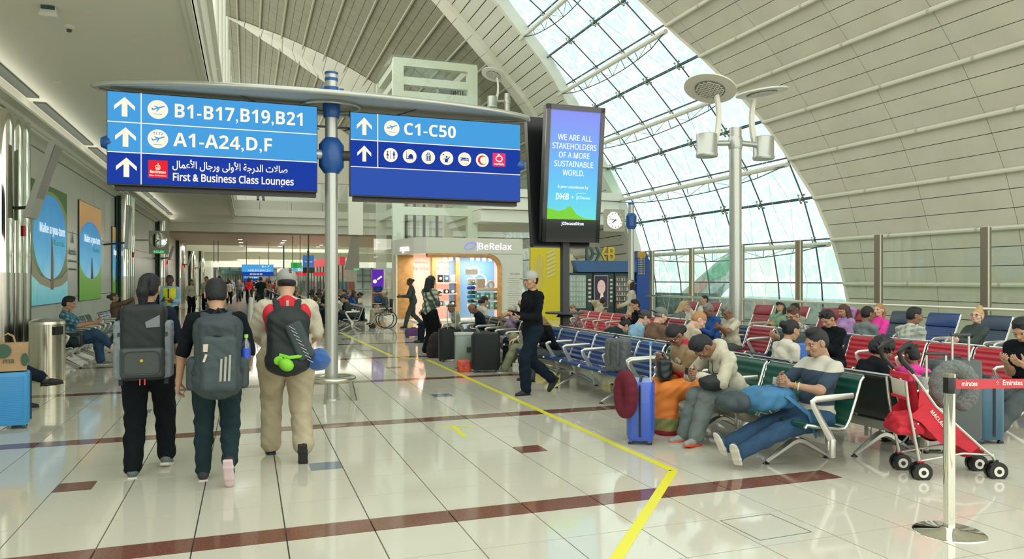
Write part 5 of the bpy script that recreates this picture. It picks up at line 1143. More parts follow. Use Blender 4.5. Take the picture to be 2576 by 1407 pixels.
poster(18.87, 22.3, 1.04, 3.85, 'tall wall poster of a couple on a beach under curved treetops', 'sand')
poster(23.83, 27.13, 1.02, 3.88, 'tall wall poster with grassy valley and orange rock arch', 'rock')
poster(29.3, 30.1, 1.0, 3.5, 'narrow sliver of poster beside the second chrome column cluster', 'rock')
tx = empty('wall_lettering', (WX + .015, 23.05, 0), 0, 'small kerala lettering with palm emblem on the wall between both posters', 'lettering')
text('kerala', .28, mat('letter_green', (.06, .16, .10), .5), tx, face_M((0, 0, 2.30), (0, 1, 0)), fitw=.9); text("God's Own Country", .1, mat('letter_green', (.06, .16, .10), .5), tx, face_M((0, 0, 2.10), (0, 1, 0)), fitw=1.0); text('keralatourism.org', .1, mat('letter_green', (.06, .16, .10), .5), tx, face_M((0, 0, 1.88), (0, 1, 0)), fitw=.95)
MB().poly([(0, -.1, 2.6), (0, 0, 2.95), (0, .1, 2.6), (0, 0, 2.66)], (.004, 0, 0)).build('palm_emblem', mat('letter_green', (.06, .16, .10), .5), tx)
# ================================================================ bin, stanchion
bn = empty('litter_bin', (-2.98, 13.5, 0), 0, 'tall round brushed steel litter bin left of the plaid shirted man', 'bin')
MB().lathe([(.25, 0), (.25, .92)], 40).build('body', mat('bin_steel', (.60, .58, .46), .18, 1.0), bn, True); MB().lathe([(.255, .92), (.25, .96), (.18, 1.0), (.05, 1.015)], 40).build('lid', M_chrome2, bn, True)
MB().box((.235, -.06, .82), (.05, .17, .13), M=Matrix.Rotation(R(-28), 4, 'Z')).build('flap', M_black, bn)
SXX, SYY = at(2388, 4.70); st = empty('barrier_post', (SXX, SYY, 0), 0, 'chrome queue barrier post on a round base with red belt', 'barrier post')
MB().lathe([(.21, 0), (.21, .014), (.20, .022), (.06, .034), (.045, .05)], 48).build('base', M_chrome, st, True); MB().lathe([(.034, .04), (.034, .90)], 28).build('post', M_chrome, st, True); MB().lathe([(.0355, .90), (.0355, 1.005), (.030, 1.02)], 28).build('belt_head', M_black, st, True); MB().lathe([(.0365, 1.0), (.0365, 1.022), (.030, 1.026)], 28).build('rim', M_chrome, st, True)
bd = Vector((C_, -S_, 0)); bt = MB(); L = 1.3
bt.add([(.03 * bd.x, .03 * bd.y, .985), (L * bd.x, L * bd.y, 1.0), (L * bd.x, L * bd.y, .94), (.03 * bd.x, .03 * bd.y, .925)], [(0, 1, 2, 3)]); bo = bt.build('belt', mat('belt_red', (.66, .06, .08), .6, bump=.2, bscale=200), st)
for k, s in enumerate((.075, .335, .61)):
    M = face_M((bd.x * (s) - S_ * -.0 - .003 * S_, bd.y * s - .004, .945 + .005 * k), tuple(bd)); text('Emirates' if k else 'mirates', .046, mat('belt_white', (.80, .74, .66), .6), bo, M, align='LEFT', bold=.0012, fitw=.125 if k else .10, ext=.0005)
    if k: mb = MB(); sc_ = .018; c0 = s - .03; mb.tube([(bd.x * (c0 + a * sc_) - .003 * S_, bd.y * (c0 + a * sc_) - .004, .965 + b * sc_) for a, b in ((-.5, 0), (0, .6), (.4, .1), (-.1, -.2), (.3, -.6), (-.4, -.7))], .0018, 4); mb.build('script_emblem', MATS['belt_white'], bo)
# ================================================================ beam seating
M_alu = mat('cast_aluminium', (.58, .59, .54), rough=.28, metal=.75)
for nm, c in dict(seat_blue=(.010, .05, .19), seat_green=(.008, .075, .052), seat_red=(.42, .012, .028), seat_black=(.010, .018, .018), seat_maroon=(.26, .015, .03), seat_navy=(.025, .05, .09)).items(): mat(nm, c, rough=.32, spec=.5, var=.08, vscale=5)
def ribbed(path, w_, th=.028, ribs=.011, pitch=.072, seg=4):
    """sling surface swept along a side profile, ribs across it"""
    P = [Vector((0, *p)) for p in path]; L = [0]
    for a, b in zip(P[:-1], P[1:]): L.append(L[-1] + (b - a).length)
    n = int(L[-1] / pitch) * seg; top = []; bot = []
    for i in range(n + 1):
        d = L[-1] * i / n; k = max(j for j in range(len(L)) if L[j] <= d + 1e-9); k = min(k, len(P) - 2); t = (d - L[k]) / (L[k + 1] - L[k]); p = P[k].lerp(P[k + 1], t); tg = (P[k + 1] - P[k]).normalized(); nr = Vector((0, tg.z, -tg.y))
        r = ribs * abs(math.sin(math.pi * d / pitch)); top.append(p + nr * r); bot.append(p - nr * th)
    mb = MB(); vs = []
    for p, q in zip(top, bot): vs += [(-w_ / 2, p.y, p.z), (w_ / 2, p.y, p.z), (w_ / 2, q.y, q.z), (-w_ / 2, q.y, q.z)]
    fs = []
    for i in range(n):
        for j in range(4): fs.append((4 * i + j, 4 * i + (j + 1) % 4, 4 * i + 4 + (j + 1) % 4, 4 * i + 4 + j))
    fs += [(0, 1, 2, 3), (4 * n, 4 * n + 3, 4 * n + 2, 4 * n + 1)]
    return mb.add(vs, fs)
SEATP = [(.245, .405), (.225, .428), (.10, .405), (-.10, .375), (-.165, .375)]
BACKP = [(-.19, .395), (-.225, .45), (-.285, .60), (-.345, .77), (-.375, .80)]
CM = {}
def part(key, fn):
    if key not in CM: CM[key] = fn()
    return CM[key]
def bench(label, x, y0, n, face, cols, pitch=.62, arms=None, group=None, z=0, legs=None, empty_ok=True):
    """row of seats along Y from y0 upward; face=-1 looks to -X, +1 to +X"""
    yc = y0 + pitch * (n - 1) / 2; r = empty('beam_seating', (x, yc, z), R(90) if face < 0 else R(-90), label, 'seating', group)
    hw = pitch * .455
    for i in range(n):
        u = (i - (n - 1) / 2) * pitch * (1 if face < 0 else -1); c = cols[i % len(cols)]
        o = link('seat', part(('seat', c, pitch), lambda: ribbed(SEATP, hw * 2).mesh('seat', MATS[c], True)), r); o.location = (u, 0, 0)
        o = link('backrest', part(('back', c, pitch), lambda: ribbed(BACKP, hw * 2).mesh('backrest', MATS[c], True)), r); o.location = (u, 0, 0)
        def fr():
            mb = MB()
            for s in (-1, 1): mb.tube([(s * (hw + .006), a, b - .008) for a, b in SEATP + BACKP], .013, 5)
            mb.tube([(-hw, -.378, .80), (hw, -.378, .80)], .012, 5); return mb.mesh('seat_frame', M_alu, True)
        o = link('seat_frame', part(('fr', pitch), fr), r); o.location = (u, 0, 0)
    def beam(): return MB().box((0, -.03, .30), (pitch * n - .1, .085, .12)).mesh('beam', M_alu, bevel=.008)
    link('beam', beam(), r)
    for i in range(n + 1):
        u = (i - n / 2) * pitch
        if arms is not None and (i if face < 0 else n - i) not in arms: pass
        else:
            def am():
                mb = MB(); mb.tube([(0, -.03, .26), (0, .02, .34), (0, .10, .46), (0, .17, .575), (0, .185, .615), (0, .15, .632), (0, -.05, .640), (0, -.24, .645)], [.030, .028, .024, .023, .023, .022, .021, .018], 8, flat=(1.25, .62, (0, 1, 0))); return mb.mesh('armrest', M_alu, True)
            o = link('armrest', part('arm', am), r); o.location = (u, 0, 0)
            o = link('bracket', part('brk', lambda: MB().box((0, -.01, .22), (.05, .05, .16)).box((0, .02, .24), (.012, .02, .08)).mesh('bracket', M_alu, bevel=.006)), r); o.location = (u, 0, 0)
    nl = legs or max(2, (n + 1) // 2)
    for k in range(nl):
        u = (-(n - 1) / 2 + (n - 1) * k / max(1, nl - 1)) * pitch * .9 if n > 1 else 0
        def lg():
            mb = MB()
            mb.tube([(0, -.03, .33), (0, -.03, .19)], .028, 8)
            for s in (-1, 1): mb.tube([(0, -.03, .20), (0, -.03 + s * .06, .185), (0, -.03 + s * .33, .035)], [.045, .042, .020], 6, flat=(.75, 1.0, (0, 0, 1)))
            return mb.mesh('leg', M_alu, True)
        o = link('leg', part('leg', lg), r); o.location = (u, 0, 0)
        for s in (-1, 1): f = link('foot_pad', part('pad', lambda: MB().lathe([(.034, 0), (.034, .012), (.015, .03)], 12).mesh('foot_pad', M_black)), r); f.location = (u, -.03 + s * .33, 0)
    return r
bench('green beam seating of five places beside the aisle, nearest to the camera', 4.56, 5.20, 5, -1, ['seat_green'], .62)
bench('empty blue beam seating with open aluminium armrests beside the aisle', 4.62, 8.47, 6, -1, ['seat_blue'], .655)
bench('dark beam seating farther up the aisle beside the parked suitcases', 4.75, 12.7, 6, -1, ['seat_black'], .655)
bench('dark green beam seating backing onto the nearest row, beside the pushchair', 5.55, 5.15, 5, 1, ['seat_black'], .62)
bench('beam seating backing onto the empty blue row', 5.60, 8.47, 6, 1, ['seat_navy'], .655)
bench('bright red beam seating behind the upright suitcases on the right', 8.0, 5.6, 5, -1, ['seat_red'], .66)
bench('navy beam seating in the middle of the crowd facing left', 8.0, 9.9, 6, -1, ['seat_navy', 'seat_maroon'], .66)
bench('red beam seating behind the advertising screen pole', 8.0, 14.4, 6, -1, ['seat_red'], .66)
bench('seating row backing onto the bright red one', 8.95, 5.6, 6, 1, ['seat_navy'], .66)
bench('short seating right before the tall lamp post', 8.95, 10.1, 2, 1, ['seat_maroon'], .66)
bench('seating beyond the tall lamp post backing onto the navy one', 8.95, 13.1, 4, 1, ['seat_maroon'], .66)
bench('dark leather seating by the left wall, one man on it', -3.15, 15.2, 4, 1, ['seat_black'], .62)
bench('green seating by the left wall, second from the bin', -3.15, 18.2, 3, 1, ['seat_green'], .66)
bench('blue seating by the left wall, farther end', -3.15, 21.2, 5, 1, ['seat_blue'], .66)
bench('seating at the left picture edge under the crossed legs', -3.25, 10.5, 2, 1, ['seat_black'], .66)
def recliner(x, y, c, label, rz=R(90)):
    r = empty('recliner', (x, y, 0), rz, label, 'recliner')
    sp_ = [(.32, .37), (.30, .40), (.12, .37), (-.12, .33)]; bp_ = [(-.14, .345), (-.20, .42), (-.30, .62), (-.41, .84)]
    link('seat', part(('rs', c), lambda: ribbed(sp_, .56).mesh('seat', MATS[c], True)), r); link('backrest', part(('rb', c), lambda: ribbed(bp_, .56).mesh('backrest', MATS[c], True)), r)
    def hr(): 
        return MB().loft([[(s * .29, -.40 - .035 * math.cos(a) * 1.0 - (zz - .84) * .40, zz + .0) for a in (0,)] for s in (-1, 1) for zz in (1,)], caps=False).mesh('x', MATS[c]) if 0 else MB().poly([(-.29, -.375, .83), (.29, -.375, .83), (.29, -.43, 1.06), (.29, -.50, 1.07), (.29, -.47, .85), ][:0] or [(-.29, -.37, .84), (-.29, -.45, 1.04), (-.29, -.50, 1.06), (-.29, -.54, 1.03), (-.29, -.45, .82)], (.58, 0, 0)).mesh('headrest', MATS[c], bevel=.012)
    link('headrest', part(('rh', c), hr), r)
    def fr():
        return MB().tube([(0, a, b - .01) for a, b in sp_ + bp_ + [(-.50, 1.05)]], .017, 6, flat=(1.4, .7, (0, 1, 0))).mesh('side_frame', M_alu, True)
    for s in (-1, 1): o = link('side_frame', part('rfr', fr), r); o.location = (s * .295, 0, 0)
    for s in (-1, 1):
        o = link('leg', part('rleg', lambda: MB().tube([(0, .10, .34), (0, .22, .02)], .022, 6).tube([(0, -.10, .33), (0, -.28, .02)], .022, 6).mesh('leg', M_alu, True)), r); o.location = (s * .22, 0, 0)
        o = link('armrest', part('arm', None), r); o.location = (s * .32, -.02, .03)
    return r
for k, (px_, c, lb) in enumerate(((1880, 'seat_maroon', 'empty maroon recliner right of the tall lamp post'), (1965, 'seat_maroon', 'maroon recliner with a person in a dark hat lying back'), (2048, 'seat_maroon', 'maroon recliner behind the man in the star jumper'), (2135, 'seat_maroon', 'maroon recliner with a violet shawl over its headrest'),
        (1755, 'seat_maroon', 'maroon recliner behind the blond woman in grey'), (1700, 'seat_maroon', 'farthest maroon recliner left of the lamp post'),
        (2228, 'seat_navy', 'navy recliner holding the woman in pink'), (2322, 'seat_blue', 'empty blue recliner between two bronze glass screen posts'), (2445, 'seat_navy', 'navy recliner of the woman with glasses and a phone'), (2575, 'seat_blue', 'blue recliner cut by the right picture edge'))):
    X = 10.6; y = onX(px_, X)[1]; recliner(X, y, c, lb)
# ================================================================ luggage
def hardcase(name, label, loc, rz, w_, d_, h_, m, handle=True, hh=.32, ribs=0, soft=False, wheels=4, hcol=None, lid=None, cat='suitcase'):
    r = empty(name, loc, rz, label, cat); z0 = .055
    g = MB(); P = rrect(w_, d_, min(w_, d_) * .22, 4); k = .03
    g.loft([[(x * .93, y * .93, z0) for x, y in P], [(x, y, z0 + k) for x, y in P], [(x, y, z0 + h_ - k) for x, y in P], [(x * .93, y * .93, z0 + h_) for x, y in P]]).build('shell', m, r, True)
    if ribs:
        mb = MB()
        for s in (-1, 1):
            for i in range(ribs): 
                zz = z0 + .05 + (h_ - .1) * i / (ribs - 1); mb.box((0, s * (d_ / 2 + .001), zz), (w_ * .82, .007, .008)); mb.box((s * (w_ / 2 + .001), 0, zz), (.007, d_ * .55, .008))
        mb.build('ribs', m, r)
    zm = MB(); P2 = [(w_ / 2 + .003, z0 + .04), (w_ / 2 + .003, z0 + h_ - .04), (w_ / 2 - .05, z0 + h_ + .003), (-w_ / 2 + .05, z0 + h_ + .003), (-w_ / 2 - .003, z0 + h_ - .04), (-w_ / 2 - .003, z0 + .04)]
    zm.tube([(a, 0, b) for a, b in P2], .012, 4, flat=(1, 1.6, (0, 0, 1))); zm.build('zip_band', M_dgrey, r)
    for sx_ in (-1, 1):
        for sy_ in (-1, 1):
            if wheels == 2 and sy_ > 0: continue
            MB().tube([(sx_ * (w_ / 2 - .045) - .012, sy_ * (d_ / 2 - .035), .026), (sx_ * (w_ / 2 - .045) + .012, sy_ * (d_ / 2 - .035), .026)], .026, 12).build('wheel', M_black, r, True)
            MB().box((sx_ * (w_ / 2 - .045), sy_ * (d_ / 2 - .035), .055), (.035, .03, .03)).build('wheel_fork', m if not soft else M_dgrey, r)
    MB().tube([(-.07, 0, z0 + h_), (-.06, 0, z0 + h_ + .03), (.06, 0, z0 + h_ + .03), (.07, 0, z0 + h_)], .012, 6).build('carry_handle', M_dgrey, r)
    if handle:
        for s in (-1, 1): MB().box((s * .085, -d_ * .38, z0 + h_ + hh / 2), (.018, .012, hh)).build('trolley_tube', M_alu, r)
        MB().tube([(-.10, -d_ * .38, z0 + h_ + hh), (.10, -d_ * .38, z0 + h_ + hh)], .016, 8).build('trolley_grip', hcol or M_dgrey, r)
    if soft: 
        MB().poly([(x, d_ / 2, z0 + h_ * .45 + y) for x, y in rrect(w_ * .8, h_ * .6, .03, 3)], (0, .03, 0)).build('front_pocket', m, r)
        MB().box((-w_ * .35, d_ / 2 + .002, .12), (.05, .02, .14)).build('corner_guard', M_dgrey, r)
    return r
M_cs_blue = mat('case_blue', (.045, .12, .58), .3, coat=.3); M_cs_lb = mat('case_light_blue', (.05, .33, .68), .35); M_cs_navy = mat('case_navy', (.03, .11, .18), .3, coat=.3)
M_cs_blk = mat('case_black', (.012, .018, .02), .7, bump=.3, bscale=150); M_cs_grey = mat('case_grey', (.10, .12, .115), .7, bump=.3, bscale=150); M_purp = mat('case_purple', (.12, .05, .20), .75)
cx1, cy1 = at(1612, 7.35); cs = hardcase('suitcase', 'bright blue hard suitcase with raised handle beside the woman in orange', (cx1, cy1, 0), R(58), .40, .25, .57, M_cs_blue, hh=.36, hcol=mat('handle_blue', (.04, .25, .62), .5))
mb = MB()
for s in (-.1, .0, .1): mb.box((s, .127, .34), (.022, .012, .50)); mb.box((s, -.127, .34), (.022, .012, .50))
mb.build('ribs', M_cs_blue, cs)
npl = empty('neck_pillow', (*at(1574, 7.1), .0), R(20), 'maroon velvet neck pillow hanging on the blue suitcase handle', 'neck pillow')
P_ = [('c', (0, .07 * math.cos(a), .52 + .17 * math.sin(a)), (0, .07 * math.cos(a + .5), .52 + .17 * math.sin(a + .5)), .062, .062) for a in np.arange(R(-250), R(70), .5)]
link('cushion', vmesh('cushion', [(*blob(P_, .012, .02), 0)], mat('maroon_velvet', (.12, .006, .02), .85)), npl); MB().tube([(.0, 0, .70), (.04, .0, .76), (.08, 0, .72)], .006, 5).build('loop', M_dgrey, npl)
x, y = at(15, 8.0); hardcase('suitcase', 'light blue ribbed suitcase under the paper bag at the left picture edge', (x, y, 0), R(8), .44, .26, .57, M_cs_lb, handle=False, ribs=26)
pb = empty('paper_bag', (x + .03, y - .05, .64), R(12), 'brown paper carrier bag with green dots standing on the light blue suitcase', 'bag')
MB().loft([[(a * .95, b, 0) for a, b in rrect(.36, .17, .01, 1)], [(a, b * .9, .30) for a, b in rrect(.38, .15, .01, 1)]]).build('sack', mat('kraft_paper', (.45, .30, .16), .8, var=.08), pb)
for cx_, cz_, r_ in ((-.04, .22, .075), (.155, .12, .07)): MB().poly([(cx_ + r_ * math.cos(t) * (1 if cx_ < .1 else .5), -.090, cz_ + r_ * math.sin(t)) for t in np.linspace(0, 6.1, 16)], (0, -.003, 0)).build('green_dot', mat('dot_green', (.05, .12, .08), .7), pb)
text('ma', .09, mat('dot_green', (.05, .12, .08), .7), pb, face_M((.01, -.092, .09), (1, 0, 0))); 
for s in (-1, 1): MB().tube([(-.07, s * .07, .29), (-.05, s * .07, .37), (0, s * .07, .40), (.05, s * .07, .37), (.07, s * .07, .29)], .006, 5).build('handle', mat('kraft_paper', (.45, .30, .16), .8), pb)
x, y = at(1222, 12.9); hardcase('suitcase', 'large dark green-black soft suitcase left of the man in olive trousers', (x, y, 0), R(-15), .47, .30, .63, M_cs_blk, handle=False, soft=True)
x, y = at(1131, 14.6); hardcase('suitcase', 'tall black soft suitcase with raised handle right of the standing woman', (x, y, 0), R(5), .42, .28, .60, M_cs_blk, hh=.45, soft=True)
x, y = at(1096, 15.3); o = link('duffel', vmesh('duffel', [(*blob([('e', (0, 0, .26), (.17, .14, .28)), ('b', (0, 0, .12), (.12, .09, .10), .05)], .015, .05, wr=(.004, 40, 1)), 0)], mat('duffel_black', (.02, .012, .02), .8))); o.location = (x, y, 0); tag(o, 'plump black duffel bag leaning behind the standing woman', 'bag')
for dx_, lb in ((-.07, 'left of the pair of speckled sandals on the tall black suitcase'), (.07, 'right of the pair of speckled sandals on the tall black suitcase')):
    x, y = at(1131, 14.55); o = link('sandal', vmesh('sandal', [(*blob([('e', (0, 0, 0), (.045, .10, .025)), ('e', (0, .05, .02), (.045, .04, .03))], .01, .02), 0)], MATS['animal_print'])); o.location = (x + dx_, y - .02, .70); tag(o, lb, 'sandal')
x, y = at(1040, 20.6); hardcase('travel_bag', 'purple wheeled travel bag lying beside the standing woman', (x, y, 0), R(4), .44, .24, .20, M_purp, handle=False, soft=True, cat='bag')
x, y = at(1168, 13.4); pbx = empty('clear_crate', (x, y, 0), R(-10), 'pale grey-green box standing between the two dark suitcases', 'box')
MB().box((0, 0, .33), (.34, .25, .58)).build('box_body', mat('pale_case', (.28, .36, .33), .25), pbx, bevel=.02); MB().box((0, 0, .64), (.36, .27, .05)).build('box_lid', mat('pale_lid', (.5, .55, .5), .3), pbx, bevel=.01); MB().box((.08, -.13, .36), (.1, .02, .1)).build('latch', M_dgrey, pbx)
x, y = at(1167, 12.9); o = link('small_rucksack', vmesh('small_rucksack', [(*blob([('b', (0, 0, .10), (.07, .05, .07), .04), ('e', (.0, -.05, .12), (.09, .05, .08))], .012, .03, wr=(.006, 60, 1)), 0)], blotch_mat('orange_navy', [(.03, .06, .16), (.75, .10, .04), (.75, .12, .05)], 9))); o.location = (x, y, .01); tag(o, 'small orange and navy rucksack on the floor before the grey-green box', 'rucksack')
# right: suitcases by the red seats
x, y = at(2462, 7.4); hardcase('suitcase', 'upright navy hard suitcase behind the barrier post', (x, y, 0), R(75), .42, .27, .60, M_cs_navy, handle=False)
x, y = at(2400, 7.25); hb_ = hardcase('suitcase', 'grey soft suitcase with tall raised handle behind the barrier post', (x, y, 0), R(-TH * 57 + 5), .46, .24, .78, M_cs_grey, hh=.25, soft=True)
x, y = at(2345, 6.9); hardcase('suitcase', 'slim light suitcase with square raised handle left of the grey one', (x, y, 0), R(-25), .26, .20, .66, mat('case_pale', (.45, .46, .42), .4), hh=.22)
npil = empty('neck_pillow', (*at(2400, 6.2), .0), R(-30), 'grey fleece neck pillow draped behind the barrier post', 'neck pillow')
P_ = [('c', (.13 * math.cos(a), 0, .72 + .16 * math.sin(a)), (.13 * math.cos(a + .5), 0, .72 + .16 * math.sin(a + .5)), .065, .065) for a in np.arange(R(-60), R(200), .5)]
link('cushion', vmesh('cushion', [(*blob(P_, .012, .02, wr=(.004, 90, 1)), 0)], mat('grey_fleece', (.17, .19, .18), .95, bump=.8, bscale=120, var=.3, vscale=60)), npil)
# backpack on the blue seat
# ================================================================ backpack maker
def backpack(label, loc, rz, kind, H=.5, parent_lean=0, name='backpack', cat='backpack'):
    r = empty(name, loc, rz, label, cat); return r
def bp_blob(r, nm, prims, m, h=.009, k=.02, wr=None): return link(nm, vmesh(nm, [(*blob(prims, h, k, wr=wr), 0)], m), r)
M_bp_blk = mat('pack_black', (.012, .018, .02), .6, bump=.35, bscale=130); M_bp_grey = mat('pack_grey', (.11, .125, .125), .7, bump=.3, bscale=120); M_bp_dk = mat('pack_slate', (.035, .055, .06), .6, bump=.35, bscale=120); M_bp_light = mat('pack_lightgrey', (.20, .23, .25), .7)
x, y = onX(1583, 4.50)
bs = backpack('grey backpack standing on the blue seat', (4.52, 8.55, .42), R(-55), 0)
bp_blob(bs, 'main_body', [('b', (0, 0, .22), (.11, .05, .17), .05), ('b', (0, .09, .15), (.08, .02, .09), .035)], M_bp_grey, wr=(.003, 50, 1)); 
for s in (-1, 1): MB().tube([(s * .06, -.10, .42), (s * .07, -.13, .28), (s * .06, -.11, .12)], .016, 6, flat=(1, 2.0, (1, 0, 0))).build('shoulder_strap', M_bp_grey, bs, True)
MB().tube([(-.04, -.05, .45), (0, -.05, .49), (.04, -.05, .45)], .01, 6).build('grab_loop', M_bp_blk, bs); MB().tube([(-.13, .03, .33), (0, .11, .36), (.13, .03, .33)], .004, 4).build('zip', M_black, bs)
x, y = onX(1835, 7.0); bb2 = backpack('small rucksack with bright blue pocket on a seat behind the hoodie man', (6.25, 7.3, .62), R(170), 0)
bp_blob(bb2, 'main_body', [('b', (0, 0, .18), (.10, .05, .14), .05)], M_bp_dk); bp_blob(bb2, 'front_pocket', [('b', (0, .09, .13), (.08, .015, .08), .03)], mat('pocket_blue', (.05, .17, .55), .6)); MB().tube([(-.05, -.03, .36), (-.03, -.03, .44), (.03, -.03, .44), (.05, -.03, .36)], .012, 6).build('grab_loop', M_bp_dk, bb2)
MB().box((6.25, 7.3, .31), (.45, .5, .62)).build('bag_stand', M_bp_blk).name = 'upright_case'; tag(bpy.data.objects['upright_case'], 'dark upright case carrying the blue-pocket rucksack', 'case')
# ================================================================ pushchair
def wheel(mb, c, r=.075, w_=.03, ax=(0, 1, 0)):
    a = Vector(ax).normalized(); c = Vector(c); mb.tube([tuple(c - a * w_ / 2), tuple(c + a * w_ / 2)], r, 18, 0); mb.tube([tuple(c - a * (w_ / 2 + .004)), tuple(c + a * (w_ / 2 + .004))], r * .55, 14, 1); mb.tube([tuple(c - a * (w_ / 2 + .008)), tuple(c + a * (w_ / 2 + .008))], r * .25, 10, 0); return mb
A0 = Vector((*fl(2290, 1196), 0)); A1 = Vector((*fl(2480, 1196), 0)); dirv = (A1 - A0).normalized(); ln = (A1 - A0).length
ps = empty('pushchair', (A0.x, A0.y, 0), math.atan2(dirv.y, dirv.x), 'red umbrella-fold pushchair with silver tubes and black curved handles', 'pushchair')
M_redf = mat('pram_red', (.58, .02, .04), .7, bump=.4, bscale=60, var=.15, vscale=7); wd = .155
for s, nm in ((1, 'rear'), (-1, 'rear')):
    for dx_ in (-.0,): 
        for e in (-.028, .028): wheel(MB(), (0, s * wd + e, .075)).build('wheel', [M_black, M_wmetal], ps, True)
    MB().box((0, s * wd, .13), (.04, .03, .06)).build('wheel_fork', M_redf, ps)
for s in (-1, 1):
    for e in (-.028, .028): wheel(MB(), (ln, s * wd * .8 + e, .075)).build('wheel', [M_black, M_wmetal], ps, True)
    MB().box((ln, s * wd * .8, .13), (.03, .03, .06)).build('wheel_fork', M_black, ps)
    T = lambda pts, r_, nm, m: MB().tube(pts, r_, 8).build(nm, m, ps, True)
    T([(0, s * wd, .10), (-.10, s * wd, .62), (-.12, s * wd, .80)], .012, 'rear_tube', M_alu)
    T([(ln, s * wd * .8, .13), (ln - .03, s * wd * .85, .19), (ln - .14, s * wd, .27), (.12, s * wd, .60), (-.02, s * wd, .80), (-.10, s * wd, .90)], .012, 'push_tube', M_alu)
    T([(-.06, s * wd, .87), (-.15, s * wd, .97), (-.175, s * wd, 1.03), (-.13, s * wd, 1.085), (-.07, s * wd, 1.11)], .021, 'handle_grip', M_black)
    T([(0, s * wd, .16), (ln * .55, s * wd, .22), (ln - .02, s * wd * .8, .20)], .010, 'lower_tube', M_alu)
    T([(0, s * wd, .22), (-.02, -s * wd, .46)], .008, 'cross_brace', M_alu)
for (xa, za) in ((-.05, .42), (0, .16), (ln - .14, .26)): MB().tube([(xa, -wd, za), (xa, wd, za)], .009, 6).build('cross_bar', M_alu, ps)
def cloth(pts_rows, m, nm, th=.006): return MB().add([p for row in pts_rows for p in row], [(i * len(pts_rows[0]) + j, i * len(pts_rows[0]) + j + 1, (i + 1) * len(pts_rows[0]) + j + 1, (i + 1) * len(pts_rows[0]) + j) for i in range(len(pts_rows) - 1) for j in range(len(pts_rows[0]) - 1)]).build(nm, m, ps, True)
def sheet(path, sag, nm, m, w2=wd): return cloth([[(x_ + 0, y_, z_ - sag * (1 - (y_ / w2) ** 2)) for y_ in np.linspace(-w2, w2, 9)] for x_, z_ in path], m, nm)
sheet([(-.04, .80), (-.02, .66), (.02, .50), (.08, .38), (.14, .33)], .02, 'backrest', M_redf); sheet([(.14, .33), (.24, .34), (.34, .33), (.38, .28), (.42, .20)], .04, 'seat', M_redf)
for s in (-1, 1): 
    MB().poly([(-.10, s * wd, .52), (.0, s * wd, .47), (.16, s * wd, .30), (.32, s * wd, .28), (.34, s * wd, .40), (.16, s * wd, .56), (.02, s * wd, .62), (-.04, s * wd, .56)], (0, s * .006, 0)).build('side_panel', M_redf, ps)
sheet([(.0, .74), (.12, .585), (.25, .43), (.36, .32), (ln - .10, .24)], .07, 'hammock', M_redf)
for s in (-1, 1): MB().poly([(-.01, s * (wd - .004), .755), (.13, s * (wd - .004), .585), (ln - .15, s * (wd - .004), .275), (ln - .22, s * (wd - .004), .22), (.16, s * (wd - .004), .36), (-.02, s * (wd - .004), .56)], (0, s * .005, 0)).build('side_panel', M_redf, ps)
text(sans('MACLAREN', True), .042, mat('belt_white', (.80, .74, .66), .6), ps, Matrix.Translation((.135, -wd - .012, .475)) @ Matrix.Rotation(R(90), 4, 'X') @ Matrix.Rotation(R(-50), 4, 'Z'), fitw=.21, ext=.001)
bl_ = blob([('e', (-.05, 0, .47), (.12, .14, .07)), ('b', (-.05, 0, .41), (.09, .11, .03), .02)], .012, .03, wr=(.012, 45, 1)); link('storage_bag', vmesh('storage_bag', [(*bl_, 0)], M_redf), ps)
MB().poly([(-.105, -.12, .80), (-.105, .12, .80), (-.09, .11, .66), (-.09, -.11, .66)], (.012, 0, 0)).build('window_panel', mat('clear_pocket', (.62, .58, .48), .3), ps, bevel=.004); MB().box((-.085, 0, .655), (.03, .24, .022)).build('pocket_hem', M_redf, ps); MB().box((-.075, 0, .83), (.03, .31, .045)).build('pocket_top', M_redf, ps)
# ================================================================ relaxation shop
SXa, SXb, SY, SZ = 5.82, 10.15, 27.1, 3.22
shp = empty('shop', (8, 28, 0), 0, 'small relaxation shop with pale rounded fascia and oak-lined opening', 'shop'); I = Matrix.Translation((-8, -28, 0))
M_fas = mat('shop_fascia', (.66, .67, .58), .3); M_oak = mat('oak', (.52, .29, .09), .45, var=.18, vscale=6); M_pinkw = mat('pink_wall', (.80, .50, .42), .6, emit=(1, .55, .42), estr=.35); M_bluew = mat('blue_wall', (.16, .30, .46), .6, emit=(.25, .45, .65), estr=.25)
def sp_(mb, nm, m, **k): o = mb.build(nm, m, shp, **k); o.matrix_local = I; return o
sp_(MB().poly([(SXb, SY, 2.61), (6.3, SY, 2.61), (5.9, SY + .35, 2.61), (5.45, SY + 1.8, 2.58), (5.45, SY + 2.1, 2.58), (SXb, SY + 2.1, 2.61)], (0, 0, .60)), 'fascia', M_fas)
xr = onY(1262, SY)[0]; 
arcp = [(xr - .55 + .55 * math.sin(a), 2.61 - .55 + .55 * math.cos(a)) for a in np.linspace(0, R(90), 10)]
sp_(MB().poly([(SXb, SY, 0), (SXb, SY, 2.62), (xr - .55, SY, 2.62)] + [(a, SY, b) for a, b in arcp] + [(xr, SY, 0)], (0, .10, 0)), 'side_pillar', M_fas)
tr = [(6.35, 2.56)] + [(a - .04, b - .05) for a, b in arcp] + [(xr - .05, 0)]
sp_(MB().tube([(a, SY + .12, b) for a, b in tr], .10, 4, flat=(1, 2.2, (0, 0, 1))), 'oak_lining', M_oak)
